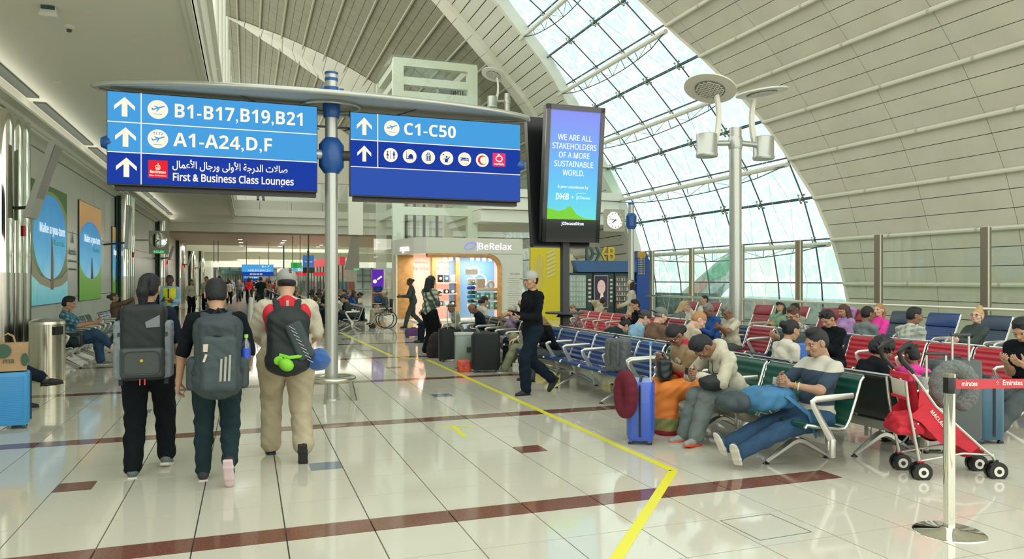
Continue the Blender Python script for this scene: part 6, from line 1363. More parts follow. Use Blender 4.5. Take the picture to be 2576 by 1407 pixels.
sp_(MB().box(((SXa + SXb) / 2 + .1, SY + 2.05, 1.5), (SXb - SXa, .1, 3.0)), 'back_wall', M_pinkw); sp_(MB().box((SXb - .05, SY + 1.05, 1.5), (.1, 2.0, 3.0)), 'end_wall', M_bluew)
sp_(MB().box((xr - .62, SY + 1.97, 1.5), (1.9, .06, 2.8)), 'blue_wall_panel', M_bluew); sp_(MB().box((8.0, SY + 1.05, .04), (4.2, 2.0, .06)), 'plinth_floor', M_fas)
sp_(MB().box((5.85, SY + 1.75, 1.33), (.66, .06, 2.5)), 'oak_end_panel', M_oak, bevel=.02); sp_(MB().box((5.5, SY + 1.7, 1.3), (.06, .12, 2.6)), 'edge_post', M_fas)
for x_ in (7.02, 8.0): sp_(MB().box((x_, SY + 1.85, 1.45), (.16, .3, 2.6)), 'oak_divider', M_oak)
E_neon = emis('neon_pink', (1.0, .78, .80), 1.6)
M0 = lambda x_, z_, e=.0: I @ face_M((x_, SY - .012 - e, z_), (1, 0, 0))
text(sans('BeRelax'), .34, emis('neon_white', (.88, .80, .95), 1.3), shp, M0(9.0, 2.78), bold=.002, fitw=1.35)
sp_(MB().tube([(7.98 + .22 * math.cos(t) * (1 + .18 * math.cos(t + .6)), SY - .015, 2.91 + .12 * math.sin(t) + .05 * math.cos(t)) for t in np.linspace(0, 2 * math.pi, 22, endpoint=False)], .016, 5, closed=True), 'cloud_emblem', emis('neon_blue', (.20, .22, .85), 1.2)); sp_(MB().box((8.30, SY - .015, 2.9), (.012, .01, .34)), 'divider_line', emis('neon_white', (.88, .80, .95), 1.3))
v1 = Vector((5.45 - 5.9, 1.45, 0)).normalized(); 
o = text('spa', .34, E_neon, shp, I @ face_M((5.66, SY + 1.0, 2.72), tuple(-v1)), bold=.006, fitw=.7)
for x_, e in ((6.55, ''), (7.5, '')): text('be relax', .22, mat('wall_letter', (.45, .35, .38), .5), shp, I @ face_M((x_, SY + 1.98, 2.02), (1, 0, 0)), fitw=.62); text('wellness', .15, mat('wall_letter', (.45, .35, .38), .5), shp, I @ face_M((x_, SY + 1.98, 2.28), (1, 0, 0)), fitw=.5)
text('Your...', .42, emis('neon_peach', (1, .62, .50), 1.2), shp, I @ face_M((xr - .55, SY + 1.93, 1.98), (1, 0, 0)), fitw=.75); text('be relax', .12, mat('wall_letter2', (.35, .38, .36), .5), shp, M0(xr + .55, 1.82), fitw=.4)
mb = MB(); 
for k in range(14): mb.box((xr + .5, SY - .004, 1.68 - .085 * k), (.42 + .06 * (k % 3), .004, .012))
sp_(mb, 'small_print', mat('wall_letter2', (.35, .38, .36), .5))
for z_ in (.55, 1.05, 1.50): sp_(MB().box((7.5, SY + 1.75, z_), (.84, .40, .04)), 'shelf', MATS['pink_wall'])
for z_ in (.45, .82, 1.2): sp_(MB().box((xr - .48, SY + .55, z_), (.90, .42, .05)), 'shelf', mat('shelf_peach', (.80, .58, .46), .5))
for x_, z_, r_ in ((8.75, 1.95, .20), (8.98, 1.55, .28)): sp_(MB().tube([(x_ + r_ * math.cos(t), SY + 1.90, z_ + r_ * math.sin(t)) for t in np.linspace(0, 6.28, 24, endpoint=False)], .022, 6, closed=True), 'mirror_ring', emis('mirror_rim_glow', (1, .97, .90), 2.2))  # rims of the ring mirrors, their glow put in as emission
for x_ in (7.25, 7.5, 7.75, 8.35, 8.6, 8.85, 9.1): sp_(MB().lathe([(.06, 2.35), (.07, 2.5)], 10, c=(x_, SY + .9)), 'spotlight', M_wmetal)
l = area('shop_lamp', (7.4, SY + 1.1, 2.55), 2.2, .8, 70, (1, .80, .68)); l = area('shop_lamp', (9.0, SY + 1.1, 2.55), 1.0, .8, 30, (.9, .95, 1))
bxm = {}
def product(x_, y_, z_, w_, h_, m, label, nm='product_box', grp='boxed products on the shop shelves', dial=True, d_=.12):
    k = (w_, h_, m.name)
    if k not in bxm: bxm[k] = MB().box((0, 0, h_ / 2), (w_, d_, h_)).mesh('product_box', m, bevel=.004)
    o = link(nm, bxm[k]); o.location = (x_, y_, z_); tag(o, label, 'box', grp)
    if dial: c_ = link('label_disc', part(('ld', w_), lambda: MB().poly([(w_ * .28 * math.cos(t), 0, w_ * .28 * math.sin(t)) for t in np.linspace(0, 6.1, 14)], (0, -.004, 0)).mesh('label_disc', mat('label_white', (.75, .76, .70), .5))), o); c_.location = (0, -d_ / 2, h_ * .5)
M_teal = mat('box_teal', (.08, .28, .27), .5); M_tealp = mat('box_pale_teal', (.40, .58, .54), .5); M_boxb = mat('box_blue', (.05, .14, .24), .5)
for zi, z_ in enumerate((.475, .845)):
    for k in range(5): product(xr - .85 + .19 * k, SY + .42, z_, .16, .27, (M_teal, M_tealp)[k % 2], ('teal', 'pale teal')[k % 2] + ' box ' + ('leftmost', 'second from left', 'in the middle', 'second from right', 'rightmost')[k] + ' on the ' + ('lower', 'upper')[zi] + ' shelf of the right-hand shop counter', grp='teal boxes on the right-hand shop counter')
for zi, z_ in enumerate((.57, 1.07, 1.52)):
    for k in range(3): product(7.24 + .25 * k, SY + 1.6, z_, .2, (.2, .16, .30)[zi], (M_boxb, M_tealp, mat('box_black', (.02, .02, .02), .5))[(k + zi) % 3], ('left', 'middle', 'right')[k] + ' box on the ' + ('lowest', 'middle', 'top')[zi] + ' pink shelf in the shop', grp='boxes on the pink shop shelves')
# tower of travel pillows
for k, (c, z_) in enumerate((((.72, .70, .62), 1.62), ((.35, .48, .38), 1.47), ((.03, .06, .40), 1.30), ((.06, .12, .10), 1.12), ((.02, .20, .36), .95), ((.03, .10, .08), .78), ((.62, .60, .56), .60))):
    o = link('travel_pillow', vmesh('travel_pillow', [(*blob([('c', (.12 * math.cos(a), .09 * math.sin(a), 0), (.12 * math.cos(a + .6), .09 * math.sin(a + .6), 0), .062, .062) for a in np.arange(R(-70 + 30 * (k % 2)), R(230), .6)], .016, .02), 0)], mat('pillow_%d' % k, c, .9))); o.location = (8.28 + .03 * (k % 2), SY + .75, z_)
    tag(o, ('cream', 'pale green', 'royal blue', 'dark green striped', 'turquoise', 'black-green', 'off-white')[k] + ' travel pillow in the pillow tower, ' + ('topmost', 'second from top', 'third from top', 'fourth from top', 'fifth from top', 'sixth from top', 'lowest')[k], 'pillow', 'tower of travel pillows in the shop')
M_scr = MATS["screen_glass"]
pr_ = MB().lathe([(.02, .05), (.02, 1.95)], 8, c=(8.28, SY + .75)).lathe([(.2, .05), (.2, .08)], 16, c=(8.28, SY + .75)).build('pillow_rack', M_wmetal); MB().box((8.28, SY + .75, 1.92), (.5, .03, .2)).build('rack_sign', MATS['label_white'], pr_); tag(pr_, 'white pole rack threading the travel pillow tower', 'rack')
for k, (x_, h_, w_, m) in enumerate(((xr - .70, .42, .34, mat('hamper', (.52, .42, .30), .9, bump=.6)), (xr - .28, .36, .28, mat('wreath', (.60, .50, .36), .9)))):
    o = link('woven_display', vmesh('woven_display', [(*(blob([('b', (0, 0, h_ / 2), (w_ / 2 - .04, .06, h_ / 2 - .04), .04)], .02, .02) if k == 0 else blob([('c', (.11 * math.cos(a), 0, .17 + .14 * math.sin(a)), (.11 * math.cos(a + .5), 0, .17 + .14 * math.sin(a + .5)), .045, .045) for a in np.arange(0, 6.2, .5)], .016, .02)), 0)], m)); o.location = (x_, SY + .5, 1.24); tag(o, ('square woven hamper on the shop counter', 'oval woven wreath cushion on the shop counter')[k], 'display')
o = MB().box((xr - .5, SY + .34, 1.26), (.9, .12, .09)).build('gift_tray', mat('tray_wood', (.62, .52, .36), .5), None, bevel=.01); tag(o, 'long pale wooden tray on the shop counter edge', 'tray')
0 and empty('gift_tray', (xr - .5, SY + .42, 1.23), 0, 'long pale wooden tray on the shop counter edge', 'tray'); 
# product stand outside
dx_, dy_ = at(951, 26.2); ds = empty('product_stand', (dx_, dy_, 0), -TH * .6, 'tall narrow product stand with purple poster top outside the shop', 'display stand')
M_peach = mat('stand_peach', (.72, .48, .36), .5)
for s in (-1, 1): MB().box((s * .205, 0, 1.03), (.03, .36, 1.90)).build('side_panel', M_peach, ds)
MB().box((0, .16, 1.03), (.40, .03, 1.90)).build('back_panel', M_peach, ds); MB().box((0, 0, .05), (.52, .40, .10)).build('base', M_oak, ds)
for z_ in (.12, .50, .78, 1.15): MB().box((0, 0, z_), (.40, .36, .025)).build('shelf', M_peach, ds)
MB().box((0, -.17, 1.68), (.40, .03, .60)).build('poster_board', emis('stand_purple', (.12, .03, .42), .8), ds); MB().poly([(-.10 + .07 * math.cos(t), -.19, 1.56 + .07 * math.sin(t)) for t in np.linspace(0, 6.1, 14)], (0, -.004, 0)).build('poster_disc', E_wh, ds); text('50% OFF', .05, E_pink, ds, face_M((-.10, -.196, 1.54), (1, 0, 0)), fitw=.1) if 0 else None
MB().tube([(-.02, -.19, 1.62), (.14, -.19, 1.74)], .03, 6).build('gadget_print', E_wh, ds)
for k, (z_, m, lb) in enumerate(((.135, M_tealp, 'wide teal box on the lowest shelf of the purple-topped stand'), (.515, M_teal, 'teal box with two discs on the second shelf of the purple-topped stand'))): product(dx_, dy_ - .05, z_, .34, .22, m, lb, grp=None)
for k, z_ in enumerate((.80, 1.17)):
    o = link('blue_cushion', vmesh('blue_cushion', [(*blob([('e', (0, 0, .12), (.14, .09, .12)), ('e', (.07, 0, .08), (.08, .08, .08))], .014, .03), 0)], mat('cushion_blue', (.02, .10, .36), .8))); o.location = (dx_, dy_, z_); tag(o, ('blue cushion on the third shelf of the purple-topped stand', 'blue cushion right under the purple poster of the stand')[k], 'cushion')
# ================================================================ vending kiosk
KY = 27.0
def kx(px_, y=KY): return onY(px_, y)[0]
def kz(py_, px_=1540, y=KY): return onY(px_, y, py_)[2]
kk = empty('vending_kiosk', (kx(1530), KY + .5, 0), 0, 'vending kiosk with yellow and blue surround and DXB letters on top', 'kiosk'); I = Matrix.Translation((-kx(1530), -KY - .5, 0))
def kp(mb, nm, m, **k): o = mb.build(nm, m, kk, **k); o.matrix_local = I; return o
M_ky = mat('kiosk_yellow', (.72, .56, .02), .4); M_kb = mat('kiosk_blue', (.05, .12, .27), .35); M_kdb = mat('kiosk_deepblue', (.02, .07, .30), .35); M_kc = mat('kiosk_cream', (.70, .62, .35), .4); M_vend = mat('vending_dark', (.02, .045, .045), .3)
zt = kz(625); kp(MB().box(((kx(1338) + kx(1414)) / 2, KY + .2, zt / 2), (kx(1414) - kx(1338), .12, zt)), 'yellow_panel', M_ky)
mb = MB()
for k in range(9): x_ = kx(1342) + .05 * k; mb.box((x_ + .1, KY + .13, zt * .66), (.014, .01, zt * .5 * math.sin(R(25 + 15 * k))))
kp(mb, 'pattern_lines', M_kc)
mb = MB(); 
for k in range(7): mb.poly([(kx(1378), KY + .13, zt - .25 - .16 * k), (kx(1378), KY + .13, zt - .18 - .16 * k), (kx(1400), KY + .13, zt - .02 - .16 * k), (kx(1400), KY + .13, zt - .09 - .16 * k)], (0, -.01, 0))
kp(mb, 'diagonal_stripes', M_kc)
kp(MB().box(((kx(1400) + kx(1448)) / 2, KY + .3, kz(640) / 2), (kx(1448) - kx(1400), .1, kz(640))), 'cream_panel', M_kc)
zh, zl = kz(656), kz(684); kp(MB().poly([(kx(1442), KY - .1, zh), (kx(1632), KY - .1, zh), (kx(1632), KY - .1, zl), (kx(1452), KY - .1, zl)], (0, .8, 0)), 'header', M_kb)
kp(MB().poly([(kx(1600), KY - .12, kz(630)), (kx(1622), KY - .12, kz(632)), (kx(1632), KY - .12, kz(660)), (kx(1632), KY - .12, 0), (kx(1598), KY - .12, 0)], (0, .8, 0)), 'blue_panel', M_kdb)
mb = MB()
for i in range(5):
    for j in range(10): mb.lathe([(.022, -.004), (.022, .004)], 6, M=I.inverted() @ Matrix.Translation((kx(1603) - kx(1530) + .065 * i, -.5 - .13, kz(640) - .1 - .075 * j)) @ Matrix.Rotation(R(90), 4, 'X'))
kp(mb, 'dot_pattern', M_kc)
kp(MB().poly([(kx(1600), KY - .125, kz(632)), (kx(1618), KY - .125, kz(630)), (kx(1622), KY - .125, kz(642)), (kx(1610), KY - .125, kz(650)), (kx(1600), KY - .125, kz(646))], (0, -.01, 0)), 'gold_corner', mat('kiosk_gold', (.55, .32, .06), .35, .5))
M_gold = mat('letter_gold', (.62, .42, .04), .3, .5); M_gletter = mat('letter_steel', (.07, .11, .12), .3, .5)
dxb(kk, I @ face_M((kx(1508), KY - .06, kz(656) + .0), (1, 0, 0)), kx(1545) - kx(1470), M_gletter, M_gold, ext=.05)
ztop = kz(686); 
def vend(px0, px1, kind, lb):
    x0, x1 = kx(px0) + .01, kx(px1) - .01; w_ = x1 - x0; r = empty('vending_machine', ((x0 + x1) / 2, KY + .25, 0), 0, lb, 'vending machine')
    MB().box((0, .1, ztop / 2), (w_, .66, ztop)).build('cabinet', M_vend, r, bevel=.01)
    gw = w_ * .66; gx = -w_ * .13; MB().box((gx, -.235, ztop * .60), (gw + .03, .02, ztop * .70)).build('door_frame', MATS['case_pale'] if kind != 2 else M_black, r)
    MB().box((w_ * .36, -.235, ztop * .6), (w_ * .2, .025, ztop * .66)).build('control_panel', M_dgrey, r)
    for k in range(6): MB().box((w_ * .36, -.255, ztop * (.40 + .09 * k)), (w_ * .11, .02, ztop * .045)).build('button_block', mat('button_cream', (.62, .62, .50), .4), r)
    MB().box((gx, -.24, ztop * .14), (gw, .03, ztop * .12)).build('dispense_flap', M_black, r)
    if kind == 1:
        MB().box((gx, -.25, ztop * .60), (gw * .95, .01, ztop * .66)).build('poster', emis('poster_dark', (.05, .045, .06), .8), r)
        MB().poly([(gx + gw * .30 * math.cos(t), -.262, ztop * .70 + ztop * .15 * math.sin(t)) for t in np.linspace(0, 6.1, 20)], (0, -.004, 0)).build('portrait_face', emis('poster_skin', (.62, .45, .38), .8), r)
        MB().poly([(gx - gw * .05, -.266, ztop * .56), (gx + gw * .12, -.266, ztop * .56), (gx + gw * .2, -.266, ztop * .38), (gx - gw * .15, -.266, ztop * .38)], (0, -.004, 0)).build('ice_cream_print', emis('poster_cream', (.75, .62, .48), .8), r)
        for s in (-1, 1): MB().poly([(gx + s * gw * .13 + .02 * math.cos(t), -.268, ztop * .72 + .010 * math.sin(t)) for t in np.linspace(0, 6.1, 8)], (0, -.003, 0)).build('portrait_eye', M_black, r)
    else:
        MB().box((gx, -.20, ztop * .60), (gw * .95, .01, ztop * .66)).build('interior', emis('vend_light', (.45, .56, .52), .7) if kind == 0 else M_vend, r)
        for k in range(6):
            z_ = ztop * (.30 + .105 * k); MB().box((gx, -.235, z_), (gw * .95, .06, .012)).build('shelf', M_alu, r)
            mb = MB()
            for q in range(5):
                xx = gx - gw * .38 + gw * .19 * q
                if kind == 0: mb.lathe([(.026, z_ + .01), (.026, z_ + .10), (.010, z_ + .14)], 6, c=(xx, -.235))
                else: mb.box((xx, -.235, z_ + .075), (.06, .03, .12), mi=(q + k) % 3)
            mb.build('snacks' if kind else 'bottles', [mat('snack_red', (.55, .08, .06), .4), mat('snack_cream', (.62, .58, .5), .4), mat('snack_orange', (.62, .25, .10), .4)] if kind else mat('bottle_clear', (.62, .75, .72), .2), r)
        MB().poly([(gx - gw / 2, -.262, ztop * .27), (gx + gw / 2, -.262, ztop * .27), (gx + gw / 2, -.262, ztop * .94), (gx - gw / 2, -.262, ztop * .94)]).build('glass', M_scr, r)
vend(1430, 1492, 0, 'drinks vending machine with lit shelves, leftmost of the three'); vend(1493, 1545, 1, 'vending machine with a portrait poster, middle of the three'); vend(1546, 1597, 2, 'snack vending machine with rows of packets, rightmost of the three')
kp(MB().box(((kx(1448) + kx(1632)) / 2, KY + .75, zl / 2), (kx(1632) - kx(1448), .06, zl)), 'rear_board', M_vend)
kp(MB().lathe([(.10, 0), (.10, 4.2)], 12, c=(kx(1390), KY - 1.2)), 'column', M_wmetal, smooth=True)
gx_, gy_ = at(1375, 15.2)
# ================================================================ wheelchair
wx, wy = at(968, 24.6); wc = empty('wheelchair', (wx, wy, 0), R(180), 'pale airport wheelchair with big spoked wheels being pushed past the shop', 'wheelchair')
for s in (-1, 1):
    MB().tube([(.30 * math.cos(t) - .05, s * .27, .31 + .30 * math.sin(t)) for t in np.linspace(0, 6.28, 24, endpoint=False)], .018, 6, closed=True).build('wheel', M_black, wc, True)
    mb = MB()
    for k in range(8): mb.tube([(-.05, s * .27, .31), (-.05 + .3 * math.cos(k * .785), s * .27, .31 + .3 * math.sin(k * .785))], .005, 4)
    mb.build('spokes', M_alu, wc); MB().tube([(.42, s * .2, .09), (.42, s * .2 + .03, .09)], .085, 14).build('caster', M_black, wc)
    MB().tube([(-.25, s * .24, .95), (-.22, s * .24, .5), (.30, s * .24, .48), (.50, s * .2, .15)], .014, 6).build('frame_tube', M_alu, wc, True); MB().box((.03, s * .25, .68), (.42, .06, .04)).build('armrest', mat('arm_cream', (.6, .55, .42), .5), wc)
MB().box((.05, 0, .48), (.44, .44, .05)).build('seat', M_dgrey, wc, bevel=.01); MB().box((-.22, 0, .75), (.06, .42, .46)).build('backrest', M_dgrey, wc, bevel=.01); MB().box((.52, 0, .14), (.16, .3, .02)).build('footrest', M_alu, wc)
# ================================================================ moving walkway
mw = empty('moving_walkway', (.1, 36, 0), 0, 'moving walkway with glass balustrades and dark belts along the corridor', 'moving walkway'); I = Matrix.Translation((-.1, -36, 0))
def wp(mb, nm, m, **k): o = mb.build(nm, m, mw, **k); o.matrix_local = I; return o
for x0, x1 in ((-1.0, .0), (.2, 1.2)): wp(MB().box(((x0 + x1) / 2, 50, .025), (x1 - x0, 54, .03)), 'belt', mat('walk_belt', (.20, .17, .15), .5)); wp(MB().box(((x0 + x1) / 2, 23.2, .025), (x1 - x0, 1.2, .03)), 'comb_plate', M_chrome2)
for x_ in (-1.1, .1, 1.3): 
    wp(MB().poly([(x_, 24.5, .1), (x_, 76, .1), (x_, 76, .9), (x_, 24.5, .9)]), 'balustrade', MATS['clear_glass']); wp(MB().tube([(x_, 23.8, .1), (x_, 23.5, .5), (x_, 23.8, .93), (x_, 76, .93)], .05, 6), 'handrail', M_dgrey, smooth=True); wp(MB().box((x_, 50, .06), (.16, 54, .12)), 'skirt', M_chrome2)
wp(MB().lathe([(.06, 0), (.06, 1.1)], 12, c=(.1, 23.0)), 'divider_post', M_wmetal, smooth=True)
wp(MB().box((-.45, 50, .043), (.05, 54, .004)), 'orange_line', mat('lane_orange', (.6, .2, .08), .5))
# ================================================================ hanging signs far down the corridor
def far_sign(px0, px1, py0, py1, d, bands, label, txt=None, mounts=True):
    a = at(px0, d, py0); b = at(px1, d, py1); y = (a[1] + b[1]) / 2; x0 = onY(px0, y)[0]; x1 = onY(px1, y)[0]; z1 = onY((px0 + px1) / 2, y, py0)[2]; z0 = onY((px0 + px1) / 2, y, py1)[2]
    r = empty('overhead_sign', ((x0 + x1) / 2, y, z0), 0, label, 'overhead sign'); w_, h_ = x1 - x0, z1 - z0
    MB().box((0, .06, h_ / 2), (w_, .12, h_)).build('case', M_black, r); t = 1.0
    for f0, f1, m in bands: MB().box((0, -.006, h_ * (f0 + f1) / 2), (w_ * .99, .012, h_ * (f1 - f0) * .97)).build('face', m, r)
    if mounts: 
        for s in (-1, 1): MB().tube([(s * w_ * .35, .05, h_), (s * w_ * .35, .05, 4.0 - z0 if 4.0 > z1 else h_ + .3)], .02, 5).build('hanger', M_dgrey, r)
    for s, fx, fz, fh, fw in (txt or ()): text(s, h_ * fh, E_wh, r, face_M((w_ * fx, -.014, h_ * fz), (1, 0, 0)), fitw=w_ * fw)
    return r
far_sign(608, 688, 665, 693, 46, ((0, .33, E_db), (.33, 1, E_lb)), 'blue overhead gate sign hanging over the far corridor', (('A,B20,B22,B24,C,D,F', .05, .40, .24, .72), ('B17', .25, .76, .22, .25), ('oooo', -.05, .08, .3, .4)))
far_sign(613, 660, 694, 706, 75, ((0, .5, E_db), (.5, 1, E_lb)), 'small second blue sign under the far gate sign', (('AB', 0, .6, .3, .5),))
far_sign(732, 759, 660, 673, 40, ((0, 1, emis('sign_green', (.02, .30, .05), .9)),), 'plain green hanging sign in the corridor')
far_sign(738, 772, 669, 683, 42, ((0, 1, emis('sign_teal', (.10, .45, .58), .9)),), 'teal gate sign reading B21 in the corridor', (('B21', .15, .15, .9, .6),), False)
far_sign(718, 738, 674, 691, 44, ((0, 1, emis('sign_teal', (.10, .45, .58), .9)),), 'small teal sign with letter B left of the gate sign', (('B', 0, .2, .8, .4),), False)
far_sign(741, 771, 685, 693, 41, ((0, 1, E_red),), 'red hanging sign under the teal gate sign', (('EXIT', 0, .2, .7, .7),)) if 0 else far_sign(741, 771, 685, 693, 41, ((0, 1, E_red),), 'red hanging sign under the teal gate sign', None, False)
far_sign(723, 745, 693, 699, 43, ((0, 1, emis('sign_orange', (.80, .40, .05), .9)),), 'narrow orange hanging sign in the corridor', None, False)
far_sign(787, 822, 684, 693, 48, ((0, 1, E_red),), 'red lit shop sign glowing left of the sign pole', None, False)
far_sign(762, 790, 642, 686, 38, ((0, .3, M_dgrey), (.3, 1, emis('ad_blue', (.06, .18, .50), .8))), 'blue upright advertising panel on a slim post down the corridor', (('WE ARE', 0, .6, .1, .7),), False)
x_, y_ = at(775, 37.5); o = MB().lathe([(.06, 0), (.06, 3.1)], 10).build('slim_post', M_pole, None, True); o.location = (x_, y_, 0); tag(o, 'slim silver post before the blue advertising panel down the corridor', 'post')
for k, (px_, py_, d_, lb) in enumerate(((727 - 160 + 2, 687, 52, 'small round clock far along the left wall'), (589 + 0, 697, 70, 'tiny farthest clock along the left wall'))):
    a = onX(px_, -3.6, py_); clock(lb, face_M(a, (1, 0, 0)), None, .7)
# wall-mounted tilted monitors on the left
for k, (px_, py0, py1, lb) in enumerate(((72, 350, 545, 'long tilted monitor seen edge-on beside the leftmost chrome columns'), (321, 515, 625, 'tilted monitor edge-on at the second chrome column cluster'), (426, 617, 653, 'tilted monitor edge-on right of the square clock'), (473, 640, 668, 'small tilted monitor edge-on farther along the left wall'), (500, 655, 676, 'smallest tilted monitor edge-on along the left wall'))):
    X = -3.75; a = onX(px_, X); d = a[0] * S_ + a[1] * C_; z1 = EYE - (py0 - CY) * d / F; z0 = EYE - (py1 - CY) * d / F; h_ = z1 - z0; tl = .30 * h_ if k != 1 else .05
    r = empty('tilted_monitor', (X, a[1], z0), 0, lb, 'monitor'); MB().poly([(0, 0, 0), (-.10, 0, .0), (-.10 + tl, 0, h_), (tl, 0, h_)], (0, .62, 0)).build('casing', mat('casing_grey', (.50, .52, .47), .4), r); MB().poly([(.004, .05, .04), (.004 + tl * .97, .05, h_ * .96), (.004 + tl * .97, .58, h_ * .96), (.004, .58, .04)], (.004, 0, 0)).build('screen', mat('screen_grey', (.26, .28, .27), .3), r)
    MB().tube([(-.05, .4, h_ * .15), (-.76, .4, h_ * .1)], .03, 6).build('wall_arm', M_dgrey, r)
far_sign(536, 551, 658, 672, 45, ((0, 1, E_wh),), 'small white framed sign on the left side of the corridor', None)
# ================================================================ people
def wm(r): return Matrix.Translation(r.location) @ r.rotation_euler.to_matrix().to_4x4()
def on_person(r, frame, obj): obj.matrix_world = wm(r) @ frame; obj.matrix_basis = wm(r) @ frame; return obj
PHONE = None
def phone(r, label, hand_='L', off=(0, .03, .09), col='black_plastic', s=1.0):
    global PHONE
    o = MB().box((0, 0, 0), (.072 * s, .009, .145 * s)).build('phone', MATS[col], None, bevel=.004)
    M = root_info[r.name]['hands'][hand_] @ Matrix.Translation(off) @ Matrix.Rotation(R(12), 4, 'X'); on_person(r, M, o); tag(o, label, 'phone'); s_ = MB().box((0, .006, 0), (.062 * s, .002, .13 * s)).build('display', mat('phone_screen', (.2, .25, .28), .2, emit=(.4, .45, .5), estr=.4), o); return o
# ---- the three walkers with rucksacks
def straps(r, bag, m, w_=.024):
    up = root_info[r.name]['up']
    for s in (-1, 1):
        pts = [up(s * .075, -.14, .40), up(s * .085, -.09, .50), up(s * .10, .0, .525), up(s * .12, .085, .48), up(s * .13, .135, .36), up(s * .14, .12, .18), up(s * .15, -.03, .10), up(s * .13, -.12, .10)]
        o = MB().tube([tuple(p) for p in pts], w_, 8, flat=(1.25, .38, (1, 0, 0))).build('shoulder_strap', m, bag, True)
def pk(r, label): o = empty('rucksack', r.location, r.rotation_euler.z, label, 'rucksack'); return o
w1 = person('woman with a black ponytail walking away in navy top and black trousers', (-.78, 6.80), 0, 1.66, fine=1, fem=1, fat=1.12, skin='tan', hair=('pony', 'black'), top='cloth_navy', bottom='cloth_black', shoes='shoe_grey', sleeve=.75, head=(-12, 4, 3), fl_=(-.10, -.10, .09), fr=(.13, .22, .11), footR=(.15, 1, -.25), hl=(-.20, .16, .98), hr=(.24, .18, .96), loose=1.2, side=0)
b1 = pk(w1, 'boxy black and grey camera rucksack on the ponytailed woman')
up = root_info[w1.name]['up']
def ub(dx_, dy_, dz_): v = up(dx_, dy_, dz_); return (v.x, v.y, v.z)
bp_blob(b1, 'main_body', [('b', ub(0, -.21, .23), (.115, .07, .25), .05)], M_bp_blk, wr=(.002, 40, 1))
bp_blob(b1, 'lower_shell', [('b', ub(0, -.30, .07), (.125, .035, .085), .035)], mat('shell_olive', (.045, .06, .055), .42, bump=.2, bscale=60))
bp_blob(b1, 'upper_shell', [('b', ub(0, -.28, .42), (.105, .02, .055), .025)], mat('shell_slate', (.035, .055, .06), .4))
MB().tube([ub(x_, -.375, .07 + y_) for x_, y_ in rrect(.27, .19, .05, 4)], .006, 5, closed=True).build('piping', M_bp_dk, b1); MB().lathe([(.012, 0), (.012, .006)], 12, M=Matrix.Translation(Vector(ub(0, -.378, .09))) @ Matrix.Rotation(R(90), 4, 'X')).build('badge', M_gold, b1)
for s in (-1, 1):
    bp_blob(b1, 'side_pocket', [('b', ub(s * .175, -.22, .17), (.015, .05, .20), .03)], M_bp_light, wr=(.004, 60, 1))
    MB().box(ub(s * .155, -.30, .30), (.06, .02, .03)).build('buckle', M_black, b1); MB().tube([ub(s * .19, -.28, .33), ub(s * .10, -.31, .30)], .011, 6, flat=(1, .4, (0, 0, 1))).build('compression_strap', M_bp_blk, b1)
    MB().box(ub(s * .17, -.24, -.07), (.03, .03, .10)).build('hip_belt_end', M_bp_blk, b1)
MB().poly([ub(.02, -.334, .40), ub(.13, -.334, .46), ub(.13, -.334, .36), ub(.03, -.334, .355)], (0, -.004, 0)).build('pale_facet', M_bp_light, b1); 
for s in (-1, 1): MB().box(ub(.0 + s * .018, -.33, -.09), (.010, .006, .05)).build('red_pull', mat('pull_red', (.7, .05, .05), .5), b1)
straps(w1, b1, M_bp_blk)
w2 = person('dark-haired traveller walking away in a black jumper with an open grey-green rucksack', (-.23, 6.32), 0, 1.62, fine=1, fat=1.08, skin='tan', hair=('short', 'black'), top='cloth_black', bottom='cloth_dkteal', shoes='shoe_pink', sleeve=.95, head=(6, 16, 0), fl_=(-.11, .12, .09), fr=(.11, -.20, .22), footR=(.05, .30, -.92), hl=(-.30, .10, .86), hr=(.26, .20, .98), loose=.6, el=(-.8, -.5, -.3))
b2 = pk(w2, 'large slate rucksack with three pale stripes on the black-jumpered traveller'); up = root_info[w2.name]['up']
bp_blob(b2, 'main_body', [('b', ub(0.02, -.20, .20), (.10, .06, .20), .07), ('e', ub(.02, -.22, -.02), (.20, .14, .16)), ('e', ub(.02, -.22, .35), (.17, .13, .15))], M_bp_dk, wr=(.004, 38, 2), k=.05)
bp_blob(b2, 'front_pocket', [('b', ub(.03, -.33, .12), (.085, .015, .17), .045)], mat('pack_slate2', (.045, .07, .075), .6, bump=.3, bscale=90), wr=(.003, 45, 1)); bp_blob(b2, 'lid', [('e', ub(.02, -.24, .42), (.15, .14, .07)), ('b', ub(.02, -.32, .37), (.10, .02, .05), .03)], M_bp_dk, wr=(.003, 50, 2), k=.04)
for k in range(3): MB().poly([ub(.035 + .032 * k, -.398, -.02), ub(.052 + .032 * k, -.398, -.02), ub(.060 + .032 * k, -.398, .16 + .015 * k), ub(.043 + .032 * k, -.398, .16 + .015 * k)], (0, -.004, 0)).build('stripe', mat('stripe_pale', (.38, .38, .32), .6), b2)
mb = MB(); 
for k, (a, b_) in enumerate(((-.03, .03), (-.015, .045), (.0, .065))): mb.poly([ub(.05 + a - .012, -.372, .375), ub(.05 + a + .006, -.372, .375), ub(.05 + a + .020 + .004 * k, -.372, .375 + b_ * .6), ub(.05 + a + .006, -.372, .375 + b_ * .6)], (0, -.006, 0))
mb.build('mountain_emblem', mat('emblem_white', (.6, .6, .52), .5), b2)
MB().tube([ub(-.09, -.34, .33), ub(.02, -.385, .345), ub(.14, -.34, .33)], .006, 5).build('zip', M_bp_blk, b2)
